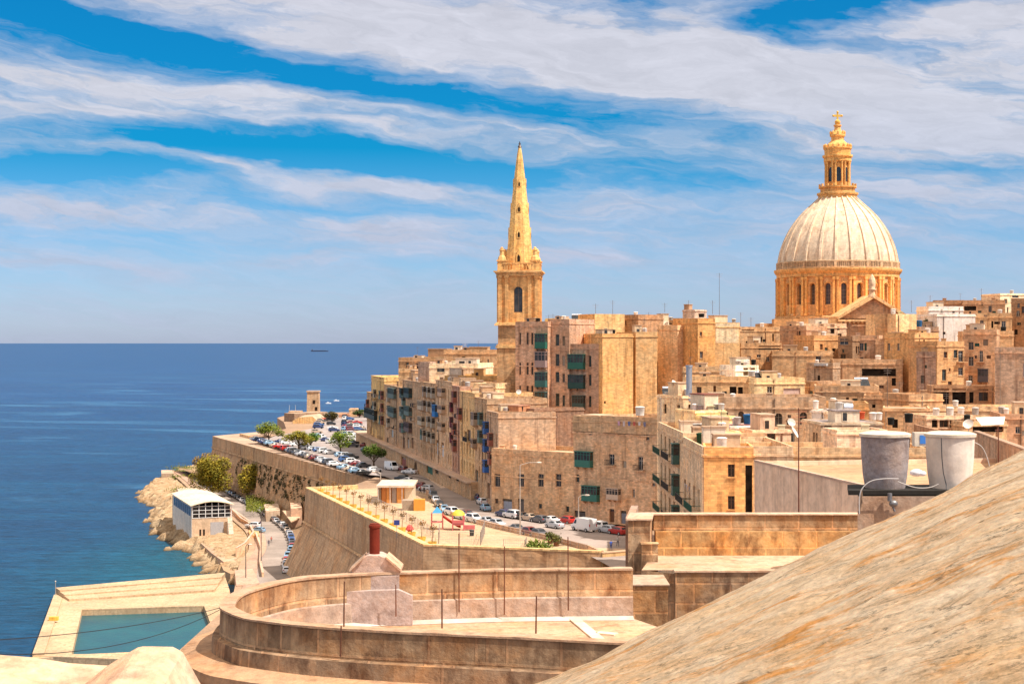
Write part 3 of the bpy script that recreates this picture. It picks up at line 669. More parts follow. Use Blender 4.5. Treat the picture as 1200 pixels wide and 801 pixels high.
    def balc(s, k, u0, u1, z, c=None, o=.95):
        b = MB(); s.pbox(b, k, u0, u1, .01, o, z-.16, z-.01); sl = b.build('balcony', 'plaster', s.root, tuple(x*1.05 for x in s.color))
        b = MB(); c = c or (.03, .03, .03)
        for a0, a1, p0, p1 in ((u0+.03, u1-.03, o-.06, o-.02), (u0+.03, u0+.07, .02, o-.06), (u1-.07, u1-.03, .02, o-.06)): s.pbox(b, k, a0, a1, p0, p1, z+.92, z+.98); s.pbox(b, k, a0, a1, p0, p1, z+.04, z+.08)
        n = int((u1-u0)/.16)
        for i in range(n+1): uu = u0+.04+(u1-u0-.1)*i/n; s.pbox(b, k, uu, uu+.03, o-.055, o-.025, z+.05, z+.94)
        b.build('railing', 'metal', sl, c)
    def room(s, u0, u1, d0, d1, h, c=None, win=(), name='roof_room'):
        """u fraction along the front, d metres behind it"""
        z = s.z1-s.par; b = MB(); A0 = s.A+s.t*u0-s.n*d0; P = [A0, s.A+s.t*u1-s.n*d0, s.A+s.t*u1-s.n*d1, A0-s.n*(d1-d0)]
        b.prism(P, z, z+h); r = b.build(name, 'plaster', s.root, c or s.color)
        ib = MB(); k = .12; P2 = [P[0]-s.t*k+s.n*k, P[1]+s.t*k+s.n*k, P[2]+s.t*k-s.n*k, P[3]-s.t*k-s.n*k]; ib.prism(P2, z+h+.003, z+h+.16, bottom=True); ib.build('slab', 'roofing', r, s.roofc)
        for (a, w_, z_, h_) in win:
            q = MB(); 
            def pp(u, zz, o): v = s.A+s.t*(u0+u)-s.n*(d0-o); return (v.x, v.y, zz)
            for (ua, ub, za, zb, o0, o1, m) in ((a, a+w_, z+z_, z+z_+h_, -.05, .02, 0), (a-.07, a, z+z_-.05, z+z_+h_+.07, -.05, .07, 1), (a+w_, a+w_+.07, z+z_-.05, z+z_+h_+.07, -.05, .07, 1), (a, a+w_, z+z_+h_, z+z_+h_+.07, -.05, .07, 1), (a, a+w_, z+z_-.05, z+z_, -.05, .09, 1)):
                q.add([pp(ua, za, o1), pp(ub, za, o1), pp(ub, za, o0), pp(ua, za, o0), pp(ua, zb, o1), pp(ub, zb, o1), pp(ub, zb, o0), pp(ua, zb, o0)], [(0, 3, 2, 1), (4, 5, 6, 7), (0, 1, 5, 4), (1, 2, 6, 5), (2, 3, 7, 6), (3, 0, 4, 7)], m)
            q.build('window', ['glass', 'plaster'], r, c or s.color)
        return s
    def at(s, u, d): v = s.A+s.t*u-s.n*d; return Vector((v.x, v.y, s.z1-s.par))
    def string(s, z, ks='FRL', c=None, o=.12, h=.18):
        for k in ks:
            b = MB(); L = s.frame(k)[3]; s.pbox(b, k, .02, L-.02, .0, o, z, z+h); b.build('string_course', 'ashlar', s.root, c or tuple(x*1.08 for x in s.color))
        return s
def HP(label, short, x0, Y0, x1, Y1, ytop, depth, color, **k):
    """house whose front runs from photo column x0 at distance Y0 to column x1 at distance Y1; roofline through ytop at the left end"""
    return H(label, ((x0-600)/FP*Y0, Y0), ((x1-600)/FP*Y1, Y1), zat(ytop, Y0), depth, color, short, **k)

# --- the row above the arcade on the left (front faces the sea, seen obliquely)
def FL(px):
    Y = 67.6/((px-600)/1800+.2313); return Vector(((px-600)/1800*Y, Y))
TD = (FL(575)-FL(440)).normalized()
def arcade():
    a, b = FL(417), FL(552)
    h = H('long arcade of arched garages carrying a pale walkway under the seafront houses', a, b, 25.9, 7, (.50, .36, .24), 'seafront arcade', name='arcade', cat='arcade', par=0, z0=21.5, roofc=(.80, .62, .44))
    for x0, y0, x1, y1, kd, c in [(445, 533, 449, 540, 'void', None), (453, 533, 458, 541, 'arch', GREEN), (463, 535, 466, 545, 'void', None), (470, 534, 476, 550, 'door', (.30, .08, .06)), (485, 540, 489, 552, 'arch', WOOD), (500, 542, 507, 557, 'door', (.01, .12, .07)),
                                  (510, 545, 514, 556, 'win', None), (525, 548, 529, 561, 'arch', DKG), (534, 551, 539, 565, 'arch', DKG), (543, 554, 547, 562, 'win', None), (432, 528, 435, 534, 'win', None), (426, 526, 428, 533, 'arch', None)]:
        h.w('F', x0, y0, x1, y1, kd, c)
    h.done()
    b_ = MB(); h.pbox(b_, 'F', .1, h.frame('F')[3]-.1, .0, .9, 25.9-.32, 25.9-.04); b_.build('walkway_edge', 'roofing', h.root, (.80, .64, .46))
arcade()
SET = Vector((TD.y, -TD.x))*-1.4
class AutoRow:
    """a row house whose remaining frontage is filled with ordinary windows when it is finished"""
    def __init__(s, h): s.h = h
    def w(s, *a): s.h.w(*a); return s
    def wm(s, *a): s.h.wm(*a); return s
    def room(s, *a): s.h.room(*a)
    def done(s):
        h = s.h; L = h.frame('F')[3]; n = max(2, int(L/3.0)); pal = R.choice(((WFR, SHG), (WOOD, WFR), (SHG, (.2, .22, .2)), ((.55, .55, .55), WOOD)))
        for i in range(n):
            k = R.choice(('win', 'bal', 'win', 'shut', 'gal')); c = R.choice(((.40, .30, .22), (.10, .15, .12), (.30, .10, .06), (.42, .36, .28), (.12, .2, .18)))
            for z in (27.0, 31.0, 34.8, 38.6, 42.2):
                if z > h.z1-3.4: continue
                u = L*(i+.5)/n+R.uniform(-.2, .2); kd = 'door' if z < 28 and R.random() < .4 else ('win' if z < 28 or R.random() < .35 else k); w_ = 1.7 if kd == 'gal' else 1.0
                h.wm('F', u-w_/2, u+w_/2, z, z+2.5, kd, c if kd in ('gal', 'shut', 'door') else R.choice(pal))
        h.done(); h.string(30.3, 'F'); h.string(h.z1-.2, 'F', o=.2, h=.2); 
        u = R.uniform(1, L-1); b = MB(); b.cyl(h.P('F', u, h.z1, .12), h.P('F', u, 26.5, .12), .07, n=5); b.build('drainpipe', 'metal', h.root, (.3, .2, .14))
        return s
def row(px0, px1, ytop, label, short, color, depth, ops, **k):
    a, b = FL(px0)+SET, FL(px1)+SET; mid = (a+b)/2; z1 = HC-(ytop-PY0)/FP*mid.y
    h = H(label, a, b, z1, depth, color, short, **k)
    for o in ops: h.w('F', *o)
    return AutoRow(h)
f3 = []
hA = row(425, 444, 461, 'low corner house at the far end of the seafront row with a dark green balcony', 'far corner house', (.48, .33, .20), 10,
         [(427, 476, 442, 492, 'gal', (.01, .03, .025)), (428, 496, 431, 502, 'win'), (434, 500, 437, 510, 'win'), (439, 502, 442, 514, 'door')], roofc=(.8, .66, .45)); hA.done()
hA2 = row(430, 445, 441, 'set-back yellow house with a white roof box rising behind the far corner house', 'yellow set-back house', (.70, .50, .24), 8, [(433, 446, 436, 452, 'win')], skew=(6, 4))
hA2.done(); 
hB = row(445, 466, 452, 'seafront house with grey-green closed balconies on two floors and a stepped roof', 'house with grey-green balconies', (.50, .35, .24), 12, [])
for y, kd in ((454, 'gal'), (476, 'gal')): hB.w('F', 458, y, 465, y+13, kd, SHG)
for x in (448, 453):
    for y in (456, 476, 494, 512): hB.w('F', x, y, x+2.4, y+10, 'win')
hB.w('F', 458, 500, 461, 513, 'door', (.35, .4, .42)); hB.done()
hC = row(466, 487, 446, 'seafront house with dark shuttered bays and two columns of green closed balconies', 'house with dark shuttered bays', (.52, .37, .26), 14, [])
for x, w_ in ((468, 6), (477, 6)):
    for y in (454, 475, 494): hC.w('F', x, y, x+w_, y+12, 'gal', (.02, .05, .045) if y == 454 else (.10, .15, .13) if y == 475 else (.12, .07, .06))
for x in (468, 472, 477, 482):
    hC.w('F', x, 512, x+2.5, 526, 'door')
hC.done(); hC.room(2, 9, 2, 7, 3.4, (.60, .38, .22), [(2, 1.2, .8, 1.6)])
hD = row(487, 504, 448, 'narrow seafront house with stone closed balconies stacked on three floors', 'house with stone balconies', (.55, .38, .25), 13, [])
for y in (468, 486): hD.w('F', 490, y, 498, y+12, 'gal', (.50, .40, .28))
for x in (488.5, 500): 
    for y in (452, 470, 490, 508): hD.w('F', x, y, x+2.3, y+9, 'win')
hD.w('F', 491, 508, 494, 524, 'win', WOOD); hD.w('F', 497, 512, 500, 530, 'door', RED); hD.done()
hE = row(504, 523, 446, 'seafront house with one bright blue closed balcony', 'house with bright blue balcony', (.58, .42, .29), 13, [(507, 473, 514, 488, 'gal', (.01, .16, .48))])
for x in (506, 511): hE.w('F', x, 494, x+2.6, 507, 'win', (.6, .58, .52)); hE.w('F', x, 515, x+2.6, 534, 'door', (.55, .56, .58))
for y in (454, 474, 494): hE.w('F', 517, y, 522, y+10, 'gal', (.50, .34, .22))
hE.w('F', 507, 452, 513, 466, 'win'); hE.w('F', 517, 518, 520, 536, 'door', (.6, .62, .66)); hE.done()
hF = row(523, 532, 452, 'slim seafront house with three dark red closed balconies one above another', 'house with dark red balconies', (.46, .30, .24), 12, [(525, 470, 531.3, 482, 'gal', (.13, .015, .03)), (525, 487, 531.3, 500, 'gal', (.13, .015, .03)), (525, 505, 531.3, 518, 'gal', (.13, .015, .03))])
hF.w('F', 526, 525, 529, 540, 'door', RED); hF.done()
hG = row(532, 549, 459, 'plain yellow-ochre seafront house with a bare upper wall and small plants on its balcony', 'plain yellow-ochre house', (.64, .46, .26), 13, [(534, 540, 536, 556, 'door', WOOD), (544, 505, 547, 516, 'win')])
hG.wm('F', 8, 12, 34, 36.6, 'bal', WOOD); hG.done()
hI = row(549, 563, 466, 'ornate seafront house with rounded stone oriel balconies in worn grey-brown', 'house with stone oriels', (.48, .34, .23), 13, [(551, 481, 560, 498, 'gal', (.38, .28, .20)), (552, 512, 559, 524, 'gal', (.35, .24, .16)), (551, 547, 554, 562, 'door', WOOD), (557, 550, 560, 566, 'door', DKG)])
hI.done()
hJ = row(563, 576, 482, 'narrow seafront house with three royal blue closed balconies', 'house with royal blue balconies', (.48, .35, .26), 12, [(564, 492, 573, 508, 'gal', BLUE), (564, 512, 573, 529, 'gal', BLUE), (564, 536, 573, 553, 'gal', (.02, .12, .42)), (565, 560, 568, 580, 'door', DKG), (571, 565, 574, 585, 'door', WOOD)])
hJ.done()
# second rank behind the row
def back(label, short, x0, x1, ytop, Y, depth, color, **k):
    yw = k.pop('yaw', 0); yw = 1.2; Y = max(Y, FL(x0).y+15); return HP(label, short, x0, Y+yw, x1, Y-yw, ytop, depth, color, **k)
h = back('blank orange wall of a tall house behind the blue-balcony house', 'blank orange back house', 521, 582, 440, 352, 16, (.68, .44, .20), yaw=-2)
h.w('F', 537, 431, 545, 436, 'void').w('F', 566, 434, 569, 438, 'win').w('F', 572, 452, 575, 460, 'win').w('F', 578, 450, 581, 458, 'win').w('F', 551, 446, 554, 450, 'win').done()
h.room(1, 4, 1, 4, 2.6, WHT)
h = back('cream house with a long white roof terrace in the seafront block', 'cream terrace house', 503, 560, 426, 385, 20, (.78, .66, .50), yaw=-2); h.w('F', 512, 430, 521, 436, 'win', (.2, .28, .2)).w('F', 538, 430, 541, 434, 'win').done(); h.room(6, 11, 4, 8, 2.2, WHT, [(1, 1.5, .5, 1)])
h = back('brown house with a small domed roof turret against the sea', 'turret house', 497, 535, 418, 430, 20, (.52, .36, .22), yaw=2); h.w('F', 506, 424, 509, 430, 'win').done()
h.room(.5, 6, 2, 7, 3.0, (.55, .34, .2))
h = back('long low brown house nearest the sea horizon left of the church tower', 'horizon house', 520, 583, 410, 420, 20, (.56, .37, .22), yaw=-1.5); h.w('F', 541, 418, 545, 421, 'void').w('F', 561, 424, 565, 428, 'void').w('F', 571, 421, 573, 426, 'win').done(); h.room(7, 12, 1, 5, 1.6, TAN)
h = back('tall brown house with a single upper window near the seaward end', 'brown upper house', 467, 500, 419, 450, 18, (.50, .33, .2), yaw=2); h.w('F', 476, 425, 479, 431, 'win').w('F', 487, 426, 490, 432, 'win').done()
h = back('ochre house with a pale terrace wall above the dark shuttered bays', 'pale terrace house', 467, 503, 432, 428, 10, (.66, .48, .30), yaw=1); h.done()
h = back('small grey-rose block beside the cream roof terrace', 'grey-rose block', 490, 504, 424, 398, 10, (.44, .33, .28), yaw=2); h.done()
h = back('pale rough stone block behind the stone oriel house', 'rough stone block', 533, 572, 461, 325, 9, (.60, .46, .30), yaw=2); h.w('F', 560, 470, 566, 476, 'win').done(); h.room(2, 5, 1, 4, 1.6, (.7, .58, .42))
h = back('white-topped box house with small window left of the church', 'small white-topped house', 554, 581, 449, 335, 8, (.72, .58, .40), yaw=-1); h.w('F', 571, 453, 574, 459, 'win').done()

# --- plain block and corner building by the junction
hQ = HP('tall blank ochre block with an awning hut on its roof beside the blue balconies', 'blank block with awning hut', 575, 318, 613, 312, 481, 12, (.54, .38, .24), roofc=(.7, .42, .28)); hQ.done()
hQ.room(2.5, 6.4, 1.5, 5, 1.9, (.70, .36, .20), [(.4, .9, 0, 1.4)])
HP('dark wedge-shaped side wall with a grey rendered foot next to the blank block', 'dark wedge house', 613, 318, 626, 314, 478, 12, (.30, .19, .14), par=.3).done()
hL = HP('low two-storey ochre house on the street corner with four tall windows', 'low corner house', 576, 308, 672, 294.6, 525, 14, (.62, .42, .27), z0=21.9, roofc=(.85, .66, .42))
for x in (579.5, 607.5, 630.5, 651): hL.w('F', x, 555, x+6.5, 570.5, 'win', (.3, .24, .18))
hL.w('F', 580, 584, 584, 590, 'win', WOOD).w('F', 589, 584, 600, 599, 'door', (.30, .33, .40)).w('F', 607, 584, 614, 602, 'door', (.13, .11, .1)).w('F', 631, 590, 635, 596, 'win').w('F', 649, 591, 655, 608, 'door', (.25, .26, .28)).w('F', 663, 593, 667, 600, 'win')
hL.done(); hL.string(29.2, 'F', o=.1)
hM = HP('ochre house with green closed balconies and railed windows on the street corner', 'corner house with green balconies', 672, 294.6, 771, 280.8, 500, 15, (.60, .42, .29), z0=21.9)
hM.w('F', 677, 528, 695, 547, 'gal', (.03, .15, .12)).w('F', 685, 568, 703, 587, 'gal', (.03, .15, .12))
hM.w('F', 713.5, 532, 720, 545, 'bal', WFR).w('F', 747.5, 535, 753.5, 551, 'bal', WFR).w('F', 714, 571, 728, 585, 'gal', (.55, .42, .32)).w('F', 741, 573, 744, 583, 'win', WFR)
hM.w('F', 714, 596, 720, 612, 'door', WOOD).w('F', 673, 598, 686, 607, 'door', (.10, .08, .07)).w('F', 690, 594, 697, 612, 'door', WOOD).w('F', 727, 598, 734, 614, 'door', (.2, .22, .28)).w('F', 737, 598, 743, 614, 'door', (.1, .08, .08))
hM.w('F', 757, 508, 761, 516, 'win').w('F', 690, 505, 694, 510, 'win').w('F', 675, 556, 679, 565, 'win').w('F', 764, 560, 768, 570, 'win', WFR).w('F', 757, 600, 763, 614, 'door', WOOD).w('F', 730, 540, 734, 548, 'blank').done(); hM.string(30.2, 'F', o=.1)
h = HP('flat-roofed upper storey with a washing line above the green-balcony corner house', 'washing-line storey', 704, 289, 776, 280, 487, 12, (.52, .37, .25), z0=39); h.w('F', 716, 498, 722, 509, 'win', (.25, .26, .3)).w('F', 748, 502, 755, 512, 'win').done()
h = HP('pale square block on the left of the washing-line storey with a cream top', 'cream-topped block', 671, 294, 704, 290, 487, 10, (.58, .42, .28), z0=39, roofc=(.85, .7, .48)); h.done(); h.room(1, 5, 1.5, 6, .9, (.80, .64, .40))

# --- tall apartments right of the church tower
def tall(label, short, x0, x1, ytop, Y, yaw, color, depth=12, **k): return HP(label, short, x0, Y+yaw, x1, Y-yaw, ytop, depth, color, **k)
t1 = tall('tall rose-brown apartment house beside the church tower with slit windows and a green closed balcony', 'slit-window apartments', 604, 642, 377, 345, 2.2, (.56, .37, .27), z0=22)
for y in (390, 425, 452):
    t1.w('F', 608.5, y+0, 610.5, y+14, 'win', (.1, .08, .07)); t1.w('F', 617, y, 619.5, y+14, 'win', (.1, .08, .07)); t1.w('F', 622.5, y, 625, y+14, 'win', (.1, .08, .07))
t1.w('F', 629, 391, 641.5, 408, 'gal', (.02, .13, .09)).w('F', 629, 412, 641.5, 430, 'gal', (.34, .24, .22)).w('F', 629, 436, 641.5, 453, 'gal', (.03, .13, .12)).w('F', 629, 459, 641.5, 475, 'gal', (.05, .15, .15)).w('F', 618, 486, 628, 492, 'win').w('F', 612, 500, 618, 520, 'void').w('F', 629, 500, 640, 516, 'arch')
t1.done(); t1.string(zat(408.5, 345), 'F', o=.08); t1.string(zat(429.5, 345), 'F', o=.08)
t2 = tall('rose-brown stepped apartment house with narrow windows between two green-balcony houses', 'stepped apartments', 642, 667, 374, 343, 1.4, (.57, .38, .28), z0=22)
for y, hh in ((392, 13), (415, 14), (436, 12), (461, 15), (486, 10), (505, 12)):
    t2.w('F', 643, y, 645.5, y+hh, 'win'); t2.w('F', 651, y, 655.5, y+hh, 'win', SHG); t2.w('F', 659, y+2, 662, y+hh, R.choice(('win', 'blank')))
t2.done(); t2.string(zat(411, 343), 'F', o=.08)
t3 = tall('apartment house with wide dark green closed balconies on three floors', 'wide green balcony apartments', 667, 706, 403, 340, 2.4, (.50, .34, .26), z0=22)
t3.w('F', 665.5, 415, 686, 432, 'gal', (.015, .12, .09)).w('F', 668, 439, 686, 455, 'gal', (.01, .06, .055)).w('F', 673, 463, 686, 479, 'gal', (.05, .09, .08))
for y in (417, 439, 464): t3.w('F', 690, y, 693, y+13, 'win', (.02, .06, .05))
t3.w('F', 660, 484, 664, 492, 'win').w('F', 671, 500, 676, 512, 'win').done()
t4 = HP('tall blank sunlit orange wall of the apartment block facing right', 'blank orange wall block', 706, 336, 742, 338.2, 391, 16, (.74, .46, .21), z0=22, par=.5, roofc=(.6, .45, .3)); t4.w('F', 708, 470, 710, 473, 'void').done()
t5 = HP('second tall blank tawny wall with an even parapet right of the orange one', 'blank tawny wall block', 745, 339, 770, 340.2, 389, 14, (.60, .40, .21), z0=22); t5.done()
h = tall('white roof house with a solar panel beside the stepped apartments', 'white roof house', 668, 697, 375, 372, -1, (.80, .68, .50), depth=8, z0=40); h.w('F', 673, 380, 676, 382.5, 'void').w('F', 690, 384, 694, 388, 'void').done()
h = tall('sunlit orange house with a red awning under the white roof house', 'red awning house', 668, 700, 391, 350, -1.2, (.74, .50, .24), depth=8, z0=40); h.w('F', 676, 395, 696, 400, 'void').done()
h = tall('small yellow sunlit roof box above the stepped apartments', 'yellow roof box', 655, 668, 373, 352, -1, (.78, .60, .26), depth=5, z0=45, par=.3); h.w('F', 657, 375, 659, 379, 'void').done()
h = tall('plain orange box house on the skyline with a flat top', 'plain orange skyline box', 697, 732, 368, 365, -1.6, (.76, .52, .26), depth=9, z0=40, par=0); h.done()
h = tall('brown skyline block right of the plain orange box', 'brown skyline block', 732, 748, 369, 368, 2, (.42, .27, .17), depth=8, z0=40); h.w('F', 732.5, 376, 734, 381, 'void').done()
h = tall('white rooftop house with a small gabled hut on the skyline', 'white gabled skyline house', 750, 784, 376, 385, -1, (.82, .74, .62), depth=9, z0=44); h.w('F', 773, 377.5, 776, 380.5, 'void').done(); h.room(1.6, 4.5, 1, 4, 2.0, PNK); h.room(6, 8, 1, 4, 2.6, (.78, .66, .5))
h = tall('open-sided brown shed on the skyline right of the gabled house', 'open shed house', 781, 801, 373, 390, 1, (.55, .38, .24), depth=8, z0=44); h.w('F', 782, 376, 792, 380, 'void').done()
h = tall('pinkish upright stair tower on the skyline', 'pinkish stair tower', 800, 814, 363, 380, 1, (.66, .52, .44), depth=6, z0=44, par=.2); h.done(); h.room(.2, 1.6, .3, 2, 1.4, PNK)
h = tall('white-railed terrace house below the skyline sheds', 'white terrace house', 778, 800, 381, 372, -1, (.80, .70, .56), depth=7, z0=44); h.w('F', 780, 386, 790, 389, 'void').done()
h = tall('brown house with one grey shuttered window and a white window bay below', 'grey shutter house', 770, 812, 389, 355, -2, (.60, .37, .18), depth=12, z0=30); h.w('F', 775, 395, 780, 403, 'win', (.25, .24, .25)).w('F', 774, 417, 779, 426, 'gal', (.65, .65, .68)).w('F', 772, 441, 781, 450, 'gal', (.35, .12, .06)).w('F', 771, 456, 775, 463, 'win').done()
h = tall('small orange upper room with two red-brown windows', 'red-brown window room', 794, 810, 381, 345, -1.5, (.74, .52, .32), depth=6, z0=42); h.w('F', 801, 390, 806, 398.5, 'shut', (.28, .08, .04)).w('F', 807, 390, 809.5, 398, 'shut', (.28, .08, .04)).done()
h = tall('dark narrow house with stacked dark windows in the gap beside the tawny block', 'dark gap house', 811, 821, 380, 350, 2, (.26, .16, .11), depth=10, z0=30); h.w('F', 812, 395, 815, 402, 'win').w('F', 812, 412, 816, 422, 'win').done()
h = HP('orange-brown house corner with lit left face under a flat slab', 'orange slab house', 818, 338, 838, 339.5, 373, 12, (.66, .38, .16), z0=30); h.w('F', 820, 389, 823, 394, 'win').w('F', 820, 412, 824, 420, 'win').done()
h = HP('wide tawny blank house with a pale repaired stone patch on its upper wall', 'pale patch house', 838, 343, 867, 345, 378, 13, (.56, .37, .19), z0=30); h.done()
b = MB(); a_, t_, n_, L_ = h.frame('F'); z = zat(402, 343)
h.pbox(b, 'F', .1, L_-.3, .0, .04, z, h.z1-.2); b.build('patch', 'ashlar', h.root, (.72, .60, .42))
h.room(.3, 3.6, 1, 4, 2.4, (.82, .68, .48))
CLUT = []
def mass(rows):
    for r_ in rows:
        label, short, x0, x1, yt, Y, yaw, c, dep, z0, ops = r_[:11]; kw = r_[11] if len(r_) > 11 else {}
        if c[0] > .7: c = (min(.92, c[0]*1.14), min(.88, c[1]*1.17), min(.84, c[2]*1.25))
        rooms = kw.pop('rooms', ()) if kw else (); h = tall(label, short, x0, x1, yt, Y, yaw, c, depth=dep, z0=z0, **kw)
        for o in ops: h.w('F', *o)
        L = (h.B-h.A).length; zt = h.z1-h.par; pr = random.Random(len(label)*7+x0)
        if 'blank' not in label and 'plain' not in label and 'white' not in short:
            for _ in range(int(L*1.0)+2):
                u = pr.uniform(.8, max(.9, L-1.8)); z = zt-pr.choice((2.4, 2.8, 2.6, 5.4, 5.8, 8.2)); w_ = pr.choice((.5, .8, .9, 1.0))
                h.wm('F', u, u+w_, z, z+pr.choice((.7, 1.3, 1.7)), pr.choice(('win', 'win', 'win', 'void', 'blank', 'shut')), pr.choice((None, None, SHG, WOOD, (.3, .22, .15))))
            if L > 5 and pr.random() < .5:
                u = pr.uniform(.8, L-2.6); z = zt-pr.choice((3.4, 6.4)); h.wm('F', u, u+1.8, z, z+2.3, pr.choice(('gal', 'bal')), pr.choice((GREEN, WOOD, (.35, .28, .2), (.12, .05, .03), (.5, .46, .4))))
            for k_ in 'LR':
                for _ in range(2):
                    u = pr.uniform(1, 8); h.wm(k_, u, u+.9, zt-3, zt-1.4, pr.choice(('win', 'void')), None)
        h.done()
        if pr.random() < .55 and L > 4:
            a_ = pr.uniform(.5, L*.5); wd_ = pr.uniform(1.8, 3.4); cc_ = pr.choice((h.color, (.74, .58, .40), (.70, .50, .32), (.80, .70, .56)))
            h.room(a_, min(L-.5, a_+wd_), pr.uniform(1.2, 3), pr.uniform(4.5, 6.5), pr.uniform(1.2, 2.3), cc_, [(wd_*.3, .6, .2, 1.1)] if L > 5 else ())
        if pr.random() < .8 and z0 < 40 and L > 3:
            u = pr.uniform(.3, L-.3); b = MB(); b.cyl(h.P('F', u, h.z1-.3, .09), h.P('F', u, h.z1-13, .09), .06, n=5); b.build('drainpipe', 'metal', h.root, pr.choice(((.30, .12, .06), (.35, .28, .22), (.12, .08, .06))))
        for q in rooms: h.room(*q)
        if z0 < 40 and L > 3.2: CLUT.append((h, pr.random(), pr.random(), pr.random()))
